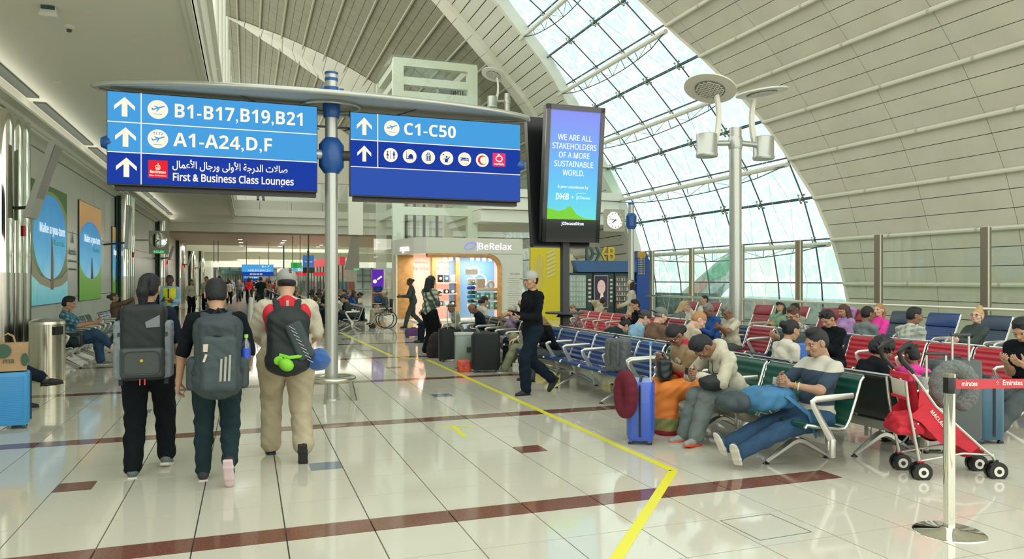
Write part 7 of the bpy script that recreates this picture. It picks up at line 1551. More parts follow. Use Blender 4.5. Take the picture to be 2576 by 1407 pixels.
for dx_, dz_, a in ((-.075, .28, 0), (-.055, .28, .006), (-.06, .20, .02)): MB().tube([ub(dx_, -.40, dz_), ub(dx_ - a, -.405, dz_ - .06)], .009, 6, flat=(1, .4, (1, 0, 0))).build('zip_pull', mat('pull_pale', (.6, .5, .42), .5), b2)
for s in (-1, 1): bp_blob(b2, 'side_pocket', [('b', ub(.02 + s * .19, -.20, .03), (.01, .05, .09), .035)], M_bp_dk); MB().box(ub(.02 + s * .165, -.30, .05), (.05, .03, .035)).build('buckle', M_black, b2)
MB().tube([ub(-.02, -.15, .50), ub(.02, -.17, .55), ub(.06, -.15, .50)], .013, 6).build('grab_loop', M_bp_blk, b2, True); straps(w2, b2, M_bp_dk, .027)
btl = empty('water_bottle', wm(w2) @ Vector(ub(.235, -.24, .10)), 0, 'clear water bottle with blue label and green cap in the rucksack side pocket', 'bottle')
MB().lathe([(.028, 0), (.033, .02), (.033, .15), (.013, .19), (.013, .20)], 16).build('bottle_body', glassmat('bottle_plastic', (.75, .85, .86), gloss=.15), btl, True); MB().lathe([(.034, .04), (.034, .12)], 16).build('bottle_label', mat('label_blue', (.03, .08, .55), .4), btl, True); MB().lathe([(.016, .20), (.016, .225)], 12).build('bottle_cap', mat('cap_lime', (.35, .65, .10), .4), btl, True)
MATS['jersey'] = None; del MATS['jersey']
w3 = person('man in grey cap and red and cream football shirt walking away in khaki trousers', (.335, 6.98), 0, 1.71, fine=1, fat=1.28, skin='asian', hair=('bald', 'black'), cap=('cap', 'cap_grey'), top='cloth_cream', bottom='khaki', shoes='shoe_black', sleeve=.85, head=(-4, 14, 0), fl_=(-.13, .20, .10), fr=(.13, -.26, .16), footR=(.05, .30, -.85), hl=(-.18, .30, 1.0), hr=(.20, .30, 1.0), loose=2.2, glasses=1, el=(-.7, -.7, -.3), er=(.6, -.7, -.3))
up = root_info[w3.name]['up']; M_rj = mat('jersey_red', (.62, .015, .03), .7)
bp_blob(w3, 'collar', [('c', ub(-.055, -.045, .475), ub(.055, -.045, .475), .055, .055), ('c', ub(0, -.07, .50), ub(0, -.085, .43), .06, .07)], M_rj, k=.03)
for s in (-1, 1): bp_blob(w3, 'red_yoke', [('e', ub(s * .145, -.065, .385), (.065, .07, .10)), ('e', ub(s * .15, -.06, .28), (.04, .06, .08))], M_rj, k=.02)
MB().box(ub(.0, -.158, .465), (.022, .008, .10)).build('collar_stripe', MATS['cloth_cream'], w3); bp_blob(w3, 'shirt_hem', [('e', ub(0, -.01, -.10), (.215, .165, .022))], M_rj)
mb = MB()
for k in range(3): mb.poly([(.018 - .001 * k, -.106 + .004 * k, .066 + .016 * k), (.040, -.100 + .004 * k, .062 + .016 * k), (.044, -.100 + .004 * k, .070 + .016 * k), (.022, -.106 + .004 * k, .074 + .016 * k)], (0, -.006, 0))
o = mb.build('cap_emblem', M_black, w3); o.matrix_local = root_info[w3.name]['HM']
b3 = pk(w3, 'black rucksack with laced bottle net on the man in the football shirt')
bp_blob(b3, 'main_body', [('b', ub(0, -.24, .16), (.115, .05, .18), .06), ('e', ub(0, -.25, .33), (.17, .12, .14)), ('e', ub(.0, -.25, -.02), (.19, .13, .13))], M_bp_blk, wr=(.004, 42, 3), k=.05)
bp_blob(b3, 'panel', [('b', ub(.09, -.36, .17), (.045, .01, .14), .03, Euler((0, R(-22), 0)).to_matrix())], M_bp_dk)
mb = MB()
for k in range(9): p, q = ub(.00 + .019 * k, -.405, .30 - .036 * k), ub(.05 + .019 * k, -.405, .27 - .036 * k); mb.tube([p, q], .0035, 4)
mb.build('lacing', mat('lace_grey', (.5, .52, .48), .6), b3)
o = link('cap_clipped', hair_mesh('cap', mat('lime_cap', (.22, .62, .03), .6).name)); o.matrix_basis = wm(w3) @ Matrix.Translation(Vector(ub(-.03, -.40, -.02))) @ Matrix.Rotation(R(100), 4, 'X') @ Matrix.Rotation(R(60), 4, 'Z') @ Matrix.Scale(.62, 4); o.name = 'clipped_pouch'; tag(o, 'lime green pouch clipped to the black rucksack', 'pouch')
MB().tube([ub(-.08, -.39, .055), ub(.0, -.405, .03), ub(.14, -.39, .04)], .015, 6, flat=(1, .5, (0, 0, 1))).build('lime_strap', MATS['lime_cap'], b3); MB().tube([ub(-.03, -.40, .04), ub(-.04, -.41, -.03)], .006, 5).build('lime_cord', MATS['lime_cap'], b3)
o = link('neck_pillow', vmesh('neck_pillow', [(*blob([('e', (0, 0, 0), (.105, .075, .10)), ('e', (0, -.05, 0), (.05, .04, .05))], .011, .03, wr=(.005, 45, 1)), 0)], mat('fleece_blue', (.02, .10, .34), .9, sheen=.5, bump=.6, bscale=120))); o.matrix_basis = wm(w3) @ Matrix.Translation(Vector(ub(.26, -.27, -.01))); tag(o, 'round royal blue fleece pillow tied beside the black rucksack', 'pillow')
straps(w3, b3, M_bp_blk, .03)
# ---- man standing in the seating area
c1_ = person('man in cream cap, black jumper and dark jeans walking past blue seats', (3.78, 9.70), R(100), 1.73, fine=1, skin='tan', hair=('crop', 'black'), cap=('cap', 'cap_white'), top='cloth_black', bottom='denim_dk', shoes='shoe_black', head=(8, 4, 0), fl_=(-.06, .14, .09), fr=(.04, -.34, .20), footR=(.1, .55, -.8), hl=(-.10, .27, 1.10), hr=(.10, .29, 1.14), loose=1.2, palm=('up', 'down'))
# ---- front row of three
c2_ = person('man in grey and navy T-shirt slouched on the end green seat reading his phone', (4.66, 5.16), R(90), 1.60, 'sit', fine=1, skin='olive', hair=('crop', 'black'), top='tee_two', bottom='denim', shoes='shoe_blue', sleeve=.72, lean=-9, head=(-8, 24, 0), hips=(0, .02, .49), fl_=(.10, .90, .13), fr=(.22, .92, .20), kl=(0, .4, 1), kr=(0, .4, 1), footL=(-.3, .45, .8), footR=(-.1, .5, .85), hl=(-.03, .33, .78), hr=(.09, .34, .80), el=(-.9, -.3, -.6), er=(.9, -.3, -.6), curl=45, palm=('face', 'face'), fat=1.08) if 'tee_two' in MATS else None
if c2_ is None:
    ramp_mat('tee_two', [(0, (.52, .50, .42)), (.16, (.52, .50, .42)), (.17, (.03, .055, .09)), (.60, (.03, .055, .09)), (.61, (.54, .52, .44))], 'Z', .45, 1.10, .85, const=True, noise=.02, nscale=6)
    c2_ = person('man in grey and navy T-shirt slouched on the end green seat reading his phone', (4.66, 5.16), R(90), 1.60, 'sit', fine=1, skin='olive', hair=('quiff', 'black'), top='tee_two', bottom='denim', shoes='shoe_blue', sleeve=.72, lean=-9, head=(-8, 24, 0), hips=(0, .02, .49), fl_=(.10, .90, .13), fr=(.22, .92, .20), kl=(0, .4, 1), kr=(0, .4, 1), footL=(-.3, .45, .8), footR=(-.1, .5, .85), hl=(-.03, .33, .78), hr=(.09, .34, .80), el=(-.9, -.3, -.6), er=(.9, -.3, -.6), curl=45, palm=('face', 'face'), fat=1.08)
phone(c2_, 'gold phone held by the man in the grey and navy T-shirt', 'L', (0, .035, .085), 'case_pale')
for z_, m in ((.045, 'letter_gold'), (.075, 'label_white')): 
    o = MB().tube([(.036 * math.cos(t), .036 * math.sin(t), 0) for t in np.linspace(0, 6.28, 16, endpoint=False)], .005, 5, closed=True).build('bracelet', MATS[m], c2_, True); o.matrix_local = root_info[c2_.name]['hands']['L'] @ Matrix.Translation((0, 0, -z_))
lb_ = empty('rucksack', (4.66, 5.16, -.055), R(90), 'blue and black rucksack lying across the lap of the man in the two-tone T-shirt', 'rucksack')
bp_blob(lb_, 'main_body', [('b', (.10, .42, .66), (.10, .13, .03), .06), ('e', (.12, .60, .64), (.15, .10, .08))], mat('pack_denimblue', (.04, .17, .33), .7, bump=.4, bscale=90, var=.15), wr=(.010, 36, 2), k=.05)
bp_blob(lb_, 'base_panel', [('e', (.15, .72, .63), (.16, .10, .095)), ('e', (.16, .82, .62), (.12, .08, .07))], M_bp_dk, wr=(.006, 40, 1)); MB().tube([(-.06, .38, .70), (-.12, .30, .62), (-.15, .22, .55), (-.14, .17, .45), (-.15, .14, .34)], .022, 6, flat=(1, .35, (0, 1, 0))).build('strap', MATS['pack_denimblue'], lb_, True)
c3_ = person('young man in cream hoodie bent over his phone, grey jogging trousers', (4.58, 6.18), R(92), 1.66, 'sit', fine=1, skin='brown', hair=('quiff', 'black'), top='cloth_cream', bottom='grey_green', shoes='shoe_run', hood=1, lean=30, head=(-5, 38, 0), hips=(0, .0, .50), fl_=(-.04, .52, .10), fr=(.18, .50, .09), hl=(-.05, .50, .72), hr=(.08, .50, .70), el=(-.9, -.2, -.5), er=(.9, -.2, -.5), curl=45, palm=('face', 'face'), footL=(-.35, 1, .12), loose=1.6)
phone(c3_, 'black phone held by the young man in the cream hoodie', 'L', (0, .035, .085))
up3 = root_info[c3_.name]['up']
for s in (-1, 1): MB().tube([tuple(up3(s * .03, .10, .47)), tuple(up3(s * .035, .145, .38)), tuple(up3(s * .03, .15, .24))], .004, 5).build('drawstring', M_black, c3_)
o = link('dark_bag', vmesh('dark_bag', [(*blob([('e', (0, 0, 0), (.15, .13, .08))], .014, .03, wr=(.008, 40, 1)), 0)], M_bp_blk)); o.location = (4.20, 6.0, .64); tag(o, 'folded black jacket on the knees of the young man in the hoodie', 'jacket')
ramp_mat('saree_skirt', [(0, (.30, .015, .03)), (.13, (.30, .015, .03)), (.14, (.28, .26, .08)), (.36, (.20, .24, .09)), (.37, (.75, .20, .03)), (1, (.80, .24, .035))], 'Z', 0, .55, .7, noise=.02, nscale=12)
ramp_mat('cardigan', [(0, (.42, .02, .05)), (.22, (.40, .02, .05)), (.3, (.22, .15, .07)), (.55, (.30, .20, .10)), (.62, (.45, .33, .20)), (.72, (.45, .33, .20)), (.78, (.45, .02, .06)), (1, (.5, .03, .07))], 'Z', .55, 1.12, .95, noise=.10, nscale=9)
c4_ = person('woman in orange sari skirt and red and tan cardigan reading her phone', (4.58, 6.92), R(95), 1.62, 'sit', fine=1, fem=1, fat=1.1, skin='brown', hair=('lowbun', 'black'), top='cardigan', bottom='saree_skirt', shoes='shoe_black', lean=17, head=(5, 34, 0), hips=(0, 0, .50), fl_=(-.08, .42, .10), fr=(.10, .44, .10), hl=(-.06, .44, .80), hr=(.14, .36, .72), glasses=1, palm=('face', 'face'), loose=1.6,
            dress=[('e', (0, 0, .50), (.22, .18, .14)), ('c', (-.12, .05, .50), (-.16, .46, .48), .13, .12), ('c', (.12, .05, .50), (.14, .46, .48), .13, .12), ('c', (-.13, .46, .46), (-.18, .52, .08), .12, .13), ('c', (.12, .46, .46), (.14, .50, .08), .12, .13), ('e', (0, .50, .16), (.30, .17, .16)), ('e', (0, .46, .36), (.24, .14, .20))])
phone(c4_, 'silver phone held by the woman in the orange sari', 'L', (0, .035, .085), 'case_pale')
hbg = empty('handbag', wm(c4_) @ Vector((-.02, .40, .60)), R(60), 'glossy black handbag on the lap of the woman in the orange sari', 'handbag')
link('bag_body', vmesh('bag_body', [(*blob([('b', (0, 0, .08), (.13, .035, .07), .04), ('e', (0, 0, .0), (.17, .08, .05))], .012, .03, wr=(.005, 40, 1)), 0)], mat('leather_black', (.010, .022, .024), .3)), hbg); MB().tube([(-.09, 0, .17), (-.06, .03, .25), (.06, .03, .25), (.09, 0, .17)], .008, 6).build('handle', MATS['leather_black'], hbg, True)
for s in (-1, 1): MB().box((s * .09, -.06, .16), (.02, .03, .02)).build('clasp', M_gold, hbg)
o = link('scarf', vmesh('scarf', [(*(lambda q: (q[0], q[1]))(blob([('c', tuple(root_info[c4_.name]['up'](s * .09, -.03, .44)), tuple(root_info[c4_.name]['up'](s * .03, .11, .34)), .05, .04) for s in (-1, 1)] + [('c', tuple(root_info[c4_.name]['up'](-.02, .12, .34)), tuple(root_info[c4_.name]['up'](-.02, .13, .12)), .045, .03)], .014, .03, wr=(.008, 50, 1))), 0)], MATS['animal_print']), c4_)
# ---- seated crowd: (label, X, Y, facing, options)
def seat(label, X, px_, face, **k):
    y = onX(px_, X)[1] if px_ > 60 else px_; k.setdefault('hips', (0, 0, .50)); k.setdefault('H', 1.70)
    return person(label, (X, y), R(90) if face < 0 else R(-90), k.pop('H') * .92, 'sit', **k)
lap = dict(hl=(-.10, .30, .66), hr=(.10, .30, .66), palm=('down', 'down')); ph = dict(hl=(-.05, .36, .80), hr=(.06, .37, .79), palm=('face', 'face'), curl=45)
q = seat('woman with long curly blond hair and glasses leaning forward in a black hoodie', 4.62, 1392, -1, fine=1, fem=1, hair=('curly', 'dkblond'), skin='pale', top='cloth_black', bottom='cloth_grey', glasses=1, lean=22, head=(8, 26, 0), **lap)
o = link('patterned_bag', vmesh('patterned_bag', [(*blob([('b', (0, 0, .10), (.11, .07, .06), .05)], .014, .03), 0)], MATS['animal_print'])); o.location = (4.30, 11.15, .60); tag(o, 'black and cream patterned bag on the lap of the curly haired woman', 'bag')
seat('man in olive trousers seated behind the walking man, hand on his knee', 4.78, 12.2, -1, fine=1, skin='pale', top='cloth_dkteal', bottom='olive', shoes='shoe_grey', sleeve=.8, fl_=(-.06, .62, .09), fr=(.14, .40, .25), hl=(-.10, .42, .64), hr=(.12, .35, .66), loose=1.8, lean=2, palm=('down', 'down'))
seat('woman in mauve tunic and cream visor resting her chin on her hand', 5.0, 14.0, -1, fem=1, H=1.58, skin='olive', hair=('lowbun', 'grey'), cap=('cap', 'cap_cream'), top='mauve', bottom='mauve', sleeve=.7, hl=(-.07, .20, 1.06), hr=(.10, .24, .95), lean=-4, glasses=1)
seat('balding man in navy track jacket with white sleeve stripes bowing his head', 4.95, 15.6, -1, skin='brown', hair=('bald', 'black'), top='cloth_navy', bottom='cloth_grey', lean=22, head=(10, 26, 0), **lap)
person('dark haired woman looking right behind the man in the track jacket', (5.2, 16.6), R(-80), 1.62, 'sit', hips=(0, 0, .52), fem=1, skin='tan', hair=('lowbun', 'black'), top='cloth_white', bottom='cloth_navy', head=(0, 18, 0), **lap)
seat('elderly woman in tan headscarf and sage tunic looking down', 4.75, 17.0, -1, fem=1, H=1.58, skin='brown', hair=('lowbun', 'dkblond'), top='sage', bottom='sage', lean=16, head=(20, 22, 0), **lap)
seat('woman in a red top leaning forward left of the headscarf woman', 4.6, 18.6, -1, fem=1, skin='tan', hair=('long', 'black'), top='coral', bottom='denim_dk', sleeve=.3, lean=18, head=(5, 14, 0), hl=(-.12, .40, .85), hr=(.12, .40, .80))
g_ = person('young woman in black and white plaid shirt and wide black trousers standing', (3.72, 15.7), R(-60), 1.70, fem=1, fine=1, skin='tan', hair=('long', 'black'), top='plaid_green', bottom='cloth_black', shoes='shoe_white', head=(0, 14, 0), hl=(-.05, .25, 1.30), hr=(.04, .18, 1.15), loose=2.6, el=(-.6, -.2, -1), er=(.6, -.2, -1))
person('woman with a hair bun in dark suit pushing the wheelchair', (5.2, 24.3), R(88), 1.66, fem=1, skin='dark', hair=('bun', 'black'), top='uniform', bottom='uniform', fl_=(-.08, .28, .10), fr=(.08, -.32, .18), hl=(-.16, .42, 1.10), hr=(.16, .42, 1.10), lean=8)
person('passenger in a sun hat sitting in the pale wheelchair', (wx + .03, wy), R(90), 1.60, 'sit', hips=(0, .02, .58), skin='tan', hair=('short', 'grey'), cap=('cap', 'cap_cream'), top='cloth_grey', bottom='khaki', fl_=(-.08, .5, .22), fr=(.08, .5, .22), hl=(-.22, .25, .78), hr=(.22, .25, .78))
seat('person seated in dark top behind the curly haired woman, arm over head', 5.0, 13.05, -1, skin='tan', hair=('short', 'black'), top='cloth_black', bottom='denim_dk', hl=(-.05, .1, 1.28), hr=(.10, .1, 1.26), head=(0, 25, 0))
# row backing the blue seats
seat('person in dark green puffy jacket bent far forward behind the blue seats', 5.62, 1508, 1, fine=1, skin='asian', hair=('bun', 'black'), top='cloth_dkteal', bottom='cloth_grey', lean=48, fat=1.25, head=(0, 10, 0), fem=1, loose=2, **lap)
seat('man in a light blue shirt seen from behind', 5.62, 1590, 1, fine=1, skin='pale', hair=('bald', 'brown'), cap=('capback', 'cap_dark'), top='cloth_ltblue', bottom='denim_dk', lean=16, fat=1.1, head=(-15, 14, 0), **lap)
seat('broad man in brown shirt and green cap seen from behind', 5.66, 1640, 1, fine=1, skin='pale', hair=('bald', 'grey'), cap=('capback', 'cap_green'), top='cloth_brown', bottom='khaki', lean=10, fat=1.32, head=(0, 8, 0), H=1.76, **lap)
seat('sandy haired man in beige T-shirt bowing over, seen from behind', 5.62, 1712, 1, fine=1, skin='pale', hair=('crop', 'ginger'), top='beige', bottom='denim', sleeve=.7, lean=20, fat=1.15, head=(-25, 22, 0), H=1.80, **lap)
seat('woman with curly ponytail in a white T-shirt looking right', 5.62, 1965, 1, fine=1, fem=1, skin='tan', hair=('bun', 'black'), top='cloth_white', bottom='cloth_navy', sleeve=.6, lean=10, head=(-5, 6, 0), H=1.70, **lap)
seat('woman with large dark curls in black jacket behind the pushchair', 5.60, 2172, 1, fine=1, fem=1, skin='brown', hair=('afro', 'black'), top='cloth_black', bottom='cloth_black', lean=20, head=(-20, 20, 0), H=1.58, **lap)
person('small child with twisted hair buns in pink seated in front of the pushchair handles', (6.05, 5.40), R(-60), 1.18, 'sit', hips=(0, 0, .62), fl_=(-.1, .45, .25), fr=(.1, .45, .25), fem=1, skin='brown', hair=('buns', 'black'), top='pink', bottom='pink', head=(60, 10, 0), hl=(-.1, .3, .8), hr=(.1, .3, .8))
# middle rows
seat('blond child in black and white holding a drink behind the pole table', 8.05, 1452, -1, H=1.42, skin='pale', hair=('short', 'dkblond'), top='animal_print', bottom='denim', lean=8, head=(0, 22, 0), **ph)
seat('person in beige hooded top with hand against the face', 8.9, 1497, 1, skin='tan', hair=('short', 'black'), top='beige', bottom='denim_dk', hood=1, lean=20, head=(40, 10, 0), hl=(-.05, .22, 1.14), hr=(.1, .25, .8))
seat('dark haired man in black and cream jacket eating', 7.95, 1612, -1, skin='tan', hair=('short', 'black'), top='cloth_black', bottom='cloth_grey', lean=10, head=(8, 4, 0), hl=(-.05, .22, 1.02), hr=(.08, .30, .85), H=1.74)
seat('blond woman in grey jumper seen from the side', 8.95, 1700, 1, fem=1, skin='pale', hair=('long', 'blond'), top='grey_green', bottom='denim', lean=14, head=(-30, 16, 0), **lap)
seat('grey haired person in pale top beside the blond woman', 10.0, 1742, -1, skin='pale', hair=('short', 'grey'), top='cloth_white', bottom='denim', lean=8, head=(0, 30, 0), H=1.62, **lap)
seat('man with short black hair on a far maroon recliner', 10.5, 1768, -1, skin='tan', hair=('crop', 'black'), top='cloth_white', bottom='denim_dk', lean=-6, hips=(0, 0, .56), **lap)
seat('grey haired bespectacled man in blue hoodie looking down', 8.0, 1796, -1, skin='brown', hair=('short', 'grey'), top='cloth_blue', bottom='cloth_navy', glasses=1, lean=6, head=(10, 24, 0), H=1.74, **ph)
seat('grey curly haired man in cream shirt holding his arms folded', 7.85, 1845, -1, skin='brown', hair=('messy', 'grey'), top='cloth_cream', bottom='cloth_grey', glasses=1, sleeve=.7, lean=8, head=(12, 20, 0), H=1.74, hl=(-.02, .30, .88), hr=(.03, .28, .86), el=(-1, .1, -.3))
person('person in dark hat and green camouflage jacket lying back on a recliner', (10.35, onX(1958, 10.4)[1]), R(115), 1.62, 'sit', hips=(0, .10, .52), skin='tan', hair=('long', 'black'), cap=('cap', 'cap_dark'), top='camo_green', bottom='khaki', lean=-34, head=(0, -4, 12), fl_=(-.1, .75, .25), fr=(.1, .75, .25), hl=(-.05, .2, .74), hr=(.08, .2, .74))
seat('man in pale green top behind the man in the star jumper', 9.9, 2005, -1, skin='tan', hair=('crop', 'black'), top='sage', bottom='denim', lean=0, head=(0, 20, 0), **lap)
blotch_mat('star_knit', [(.04, .05, .06), (.5, .5, .42), (.06, .07, .08), (.5, .5, .42)], 16)
seat('man with glasses in black and cream star patterned jumper', 7.75, 2008, -1, fine=1, skin='tan', hair=('quiff', 'brown'), top='star_knit', bottom='denim_dk', glasses=1, sleeve=1.8, lean=4, head=(10, 18, 0), H=1.76, hl=(-.02, .40, .82), hr=(.08, .40, .80), palm=('face', 'face'))
seat('young man in black top under a green plaid shirt looking down', 7.7, 2098, -1, fine=1, skin='tan', hair=('messy', 'black'), top='cloth_black', bottom='denim_dk', lean=4, head=(8, 28, 0), H=1.76, **ph)
seat('person with a violet shawl over the head', 10.3, 2128, -1, fem=1, skin='tan', hair=('long', 'brown'), top='scarf_violet', bottom='cloth_grey', lean=0, head=(0, 20, 0), **lap)
o = link('violet_shawl', vmesh('violet_shawl', [(*blob([('b', (0, 0, .10), (.02, .12, .13), .03), ('e', (0, 0, .24), (.09, .14, .06))], .016, .03, wr=(.01, 50, 1)), 0)], MATS['scarf_violet'])); o.location = (11.02, onX(2138, 11.02)[1], .80); tag(o, 'violet shawl hung over a maroon headrest', 'shawl')
seat('man with glasses in grey shirt looking right, seen from behind', 8.95, 2178, 1, fine=1, skin='brown', hair=('crop', 'black'), top='grey_green', bottom='denim', glasses=1, head=(-10, 6, 0), H=1.74, **lap)
seat('fair haired woman in bright pink top on a navy recliner', 10.2, 2208, -1, fine=1, fem=1, skin='pale', hair=('pony', 'ginger'), top='pink', bottom='cloth_black', lean=-4, hips=(0, 0, .53), head=(12, 2, 0), hl=(-.02, .26, .78), hr=(.02, .24, .80), el=(-1, 0, -.4))
seat('man in pale plaid shirt seen from behind, looking right', 8.95, 2285, 1, fine=1, skin='brown', hair=('short', 'black'), top='plaid_pale', bottom='denim_dk', lean=6, fat=1.15, head=(-30, 6, 0), H=1.76, **lap)
z = seat('blond woman with glasses and topknot holding a phone on a recliner', 10.15, 2445, -1, fine=1, fem=1, skin='pale', hair=('topbun', 'blond'), top='uniform', bottom='grey_green', glasses=1, lean=-12, hips=(0, 0, .52), head=(12, 4, 0), fl_=(-.1, .5, .12), fr=(.12, .5, .3), **ph)
phone(z, 'pale phone held by the woman with the topknot', 'L', (0, .035, .085), 'case_pale')
z = person('person in black T-shirt and grey trousers on a red seat at the right edge', (7.75, 5.48), R(100), 1.66, 'sit', fine=1, hips=(0, 0, .50), skin='tan', hair=('short', 'black'), top='cloth_black', bottom='cloth_grey', shoes='shoe_white', sleeve=.6, lean=8, head=(0, 24, 0), fl_=(-.05, .78, .16), fr=(.12, .45, .09), hl=(-.08, .35, .78), hr=(.08, .34, .78), palm=('face', 'face'), loose=2)
# vending customer
person('woman with long dark hair in a cream coat standing at the vending machines', (9.55, 17.3), R(60), 1.60, fem=1, skin='tan', hair=('long', 'black'), top='cloth_cream', bottom='cloth_cream', loose=2.2, cap=('capback', 'cap_cream'), hl=(-.2, .3, 1.0), hr=(.2, .3, 1.0))
# ---- left side
ls = person('man in blue plaid shirt and jeans reading his phone beside the litter bin', (-3.12, 15.75), R(-90), 1.74, 'sit', fine=1, hips=(0, .0, .50), skin='tan', hair=('short', 'black'), top='plaid_blue', bottom='denim', shoes='shoe_grey', sleeve=.8, lean=-6, head=(0, 20, 0), fl_=(-.06, .50, .09), fr=(-.12, .72, .34), kr=(0, .3, 1), footR=(-.2, 1, -.1), hl=(-.05, .42, .80), hr=(.06, .40, .80), palm=('face', 'face'), loose=1.4)
phone(ls, 'dark phone held by the man in the blue plaid shirt', 'L')
o = link('black_bag', vmesh('black_bag', [(*blob([('b', (0, 0, .13), (.12, .08, .07), .06)], .014, .03, wr=(.004, 40, 1)), 0)], MATS['leather_black'])); o.location = (-2.98, 15.25, .40); tag(o, 'black leather holdall on the seat beside the plaid shirted man', 'bag')
z = person('passenger in navy trousers and black trainers, legs crossed at the left edge', (-3.22, 10.80), R(-94), 1.74, 'sit', fine=1, hips=(0, 0, .50), skin='tan', hair=('short', 'black'), top='cloth_black', bottom='cloth_navy', lean=-4, fl_=(-.02, .56, .09), fr=(-.10, .80, .36), kr=(0, .3, 1), footR=(-.15, 1, .05), hl=(-.15, .30, .68), hr=(.15, .30, .68), pantlen=.82, loose=1.3)
person('woman in sunglasses holding up a phone behind the left wall seats', (-3.15, 21.3), R(-90), 1.62, 'sit', hips=(0, 0, .56), fem=1, skin='tan', hair=('bun', 'brown'), top='cloth_brown', bottom='cloth_grey', glasses=1, lean=-8, hl=(-.10, .38, 1.18), hr=(.10, .42, 1.20))
person('man in yellow safety vest over a blue shirt standing by the left wall', (-1.78, 19.8), R(172), 1.72, fine=1, skin='dark', hair=('crop', 'black'), top='cloth_ltblue', bottom='cloth_black', hl=(-.12, .22, 1.10), hr=(.10, .26, 1.12), fat=1.05, name='person')
vz = [o for o in bpy.data.objects if o.get('label') == 'man in yellow safety vest over a blue shirt standing by the left wall'][0]; up = root_info[vz.name]['up']
bp_blob(vz, 'safety_vest', [('e', ub(0, .0, .33), (.175, .140, .17)), ('e', ub(0, 0, .14), (.168, .138, .15)), ('c', ub(-.10, 0, .43), ub(.10, 0, .43), .085, .085)], mat('vest_yellow2', (.80, .78, .04), .6), h=.014)
bp_blob(vz, 'vest_band', [('e', ub(0, .0, .20), (.178, .148, .03))], mat('vest_orange', (.85, .30, .10), .5), h=.012); MB().box(ub(0, .135, .36), (.03, .02, .22)).build('tie', M_black, vz)
person('woman in cream top standing with a companion far along the left wall', (-2.35, 35.5), R(-150), 1.62, fem=1, skin='tan', hair=('long', 'brown'), top='cloth_cream', bottom='cloth_black', lean=4)
person('bearded man in cream shirt standing beside his companion far along the left wall', (-1.75, 36.5), R(170), 1.76, skin='tan', hair=('crop', 'black'), top='cloth_cream', bottom='cloth_black')
person('woman in patterned top standing right of the far couple by the left wall', (-1.25, 38.0), R(180), 1.60, fem=1, skin='brown', hair=('short', 'black'), top='animal_print', bottom='cloth_black')
person('guard in dark trousers standing on the upper balcony behind the railing', (.75, YB + .8, 6.17), R(10), 1.76, skin='tan', top='cloth_ltblue', bottom='cloth_black', fl_=(-.16, 0, .09), fr=(.16, 0, .09))
# ---- distant crowd: a few low detail travellers, copied with other clothes
rng = random.Random(11)
protoS = [person('proto', (0, 0, -50), 0, 1.7, fem=f, skin=s, hair=h_, top=t, bottom=b_, fl_=a, fr=b2_, sleeve=sl_) for f, s, h_, t, b_, a, b2_, sl_ in ((0, 'tan', ('short', 'black'), 'cloth_navy', 'cloth_black', (-.1, .2, .1), (.1, -.2, .12), 1), (1, 'brown', ('long', 'black'), 'cloth_cream', 'denim_dk', (-.1, 0, .09), (.1, 0, .09), 1), (0, 'pale', ('crop', 'brown'), 'cloth_ltblue', 'cloth_grey', (-.1, -.15, .1), (.1, .2, .1), .7), (0, 'brown', ('short', 'black'), 'cloth_black', 'denim', (-.1, .1, .1), (.1, -.1, .1), .7))]
protoT = [person('proto', (0, 0, -50), 0, 1.68, 'sit', hips=(0, 0, .50), fem=f, skin=s, hair=h_, top=t, bottom=b_, lean=ln_, head=(0, hd_, 0), hl=(-.08, .34, .7), hr=(.08, .34, .7)) for f, s, h_, t, b_, ln_, hd_ in ((0, 'tan', ('short', 'black'), 'cloth_black', 'cloth_navy', 12, 22), (1, 'brown', ('long', 'black'), 'teal', 'denim_dk', 4, 10), (0, 'brown', ('messy', 'black'), 'cloth_navy', 'cloth_black', 24, 20), (0, 'pale', ('short', 'dkblond'), 'grey_green', 'denim', 0, 5))]
tops = ['cloth_navy', 'cloth_black', 'cloth_white', 'cloth_blue', 'cloth_brown', 'cloth_red', 'grey_green', 'cloth_cream', 'uniform', 'cloth_dkteal', 'mauve', 'cloth_ltblue']
def place(pr, x, y, rz, label, group, s=1.0):
    cur = [c for c in pr.children if c.name.startswith('shirt')][0].data.materials[0].name
    c = copy_tree(pr, None, (x, y, 0), rz, label, group, swap={cur: rng.choice(tops)}); c.scale = (s, s, s); return c
cells = [(px_, d_) for d_ in (38, 43, 48, 53, 58, 64, 70, 78) for px_ in range(556, 725, 24)]
rng.shuffle(cells); k = 0
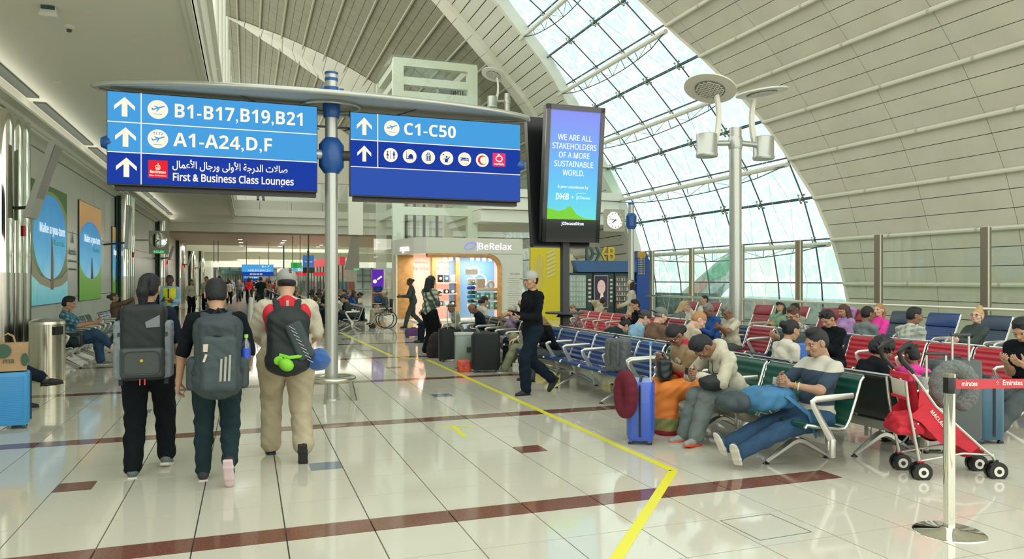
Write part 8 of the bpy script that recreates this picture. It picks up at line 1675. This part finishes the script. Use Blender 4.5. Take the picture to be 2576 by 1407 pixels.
for px_, d_ in cells:
    if k >= 62: break
    if 572 < px_ < 700 and d_ < 50 and rng.random() < .75: continue
    x_, y_ = at(px_ + rng.uniform(-5, 5), d_ + rng.uniform(-1.5, 1.5)); c = place(protoS[k % 4], x_, y_, rng.choice([0, R(180), R(160), R(20)]), 'tiny traveller walking in the crowd at the far end of the corridor', 'walking crowd at the far end of the corridor', rng.uniform(.93, 1.05)); k += 1
for row, (bx_, by_, n_, fc) in enumerate(((3.0, 23.2, 6, -1), (3.0, 27.6, 6, -1), (3.0, 32.0, 6, -1), (3.85, 29.0, 6, 1), (3.85, 33.2, 3, 1), (2.0, 31.0, 6, -1), (2.0, 35.4, 6, -1))):
    bench('dark seating ' + ('nearest beyond the sign pole', 'second along in the far gate area', 'third along in the far gate area', 'facing right before the glass partition', 'short, right beside the glass partition', 'nearest beside the moving walkway', 'farthest beside the moving walkway')[row], bx_, by_, n_, fc, ['seat_black'], .66)
    for q in range(n_):
        if rng.random() < .06: continue
        place(protoT[k % 4], bx_ + rng.uniform(-.05, .05), by_ + .66 * q, (R(90) if fc < 0 else R(-90)) + rng.uniform(-.12, .12), 'seated traveller', 'seated crowd beyond the sign pole', rng.uniform(.92, .97)); k += 1
def ordn(n): return '%d%s' % (n, 'th' if 10 <= n % 100 <= 20 else {1: 'st', 2: 'nd', 3: 'rd'}.get(n % 10, 'th'))
CN = dict(cloth_navy='navy', cloth_black='black', cloth_white='white', cloth_blue='blue', cloth_brown='brown', cloth_red='red', grey_green='grey-green', cloth_cream='cream', uniform='charcoal', cloth_dkteal='dark teal', mauve='mauve', cloth_ltblue='light blue', teal='teal')
for grp, tail in (('walking crowd at the far end of the corridor', 'from left in the far walking crowd'), ('seated crowd beyond the sign pole', 'from left in seated crowd past sign pole')):
    L = [o for o in bpy.data.objects if o.get('group') == grp]; L.sort(key=lambda o: (o.location.x * C_ - o.location.y * S_) / (o.location.x * S_ + o.location.y * C_))
    for i, o in enumerate(L): o['label'] = 'tiny traveller in %s top, %s %s' % (CN.get([c for c in o.children if c.name.startswith('shirt')][0].data.materials[0].name, 'dark'), ordn(i + 1), tail)
for p in protoS + protoT:
    for c in list(p.children): bpy.data.objects.remove(c)
    bpy.data.objects.remove(p)
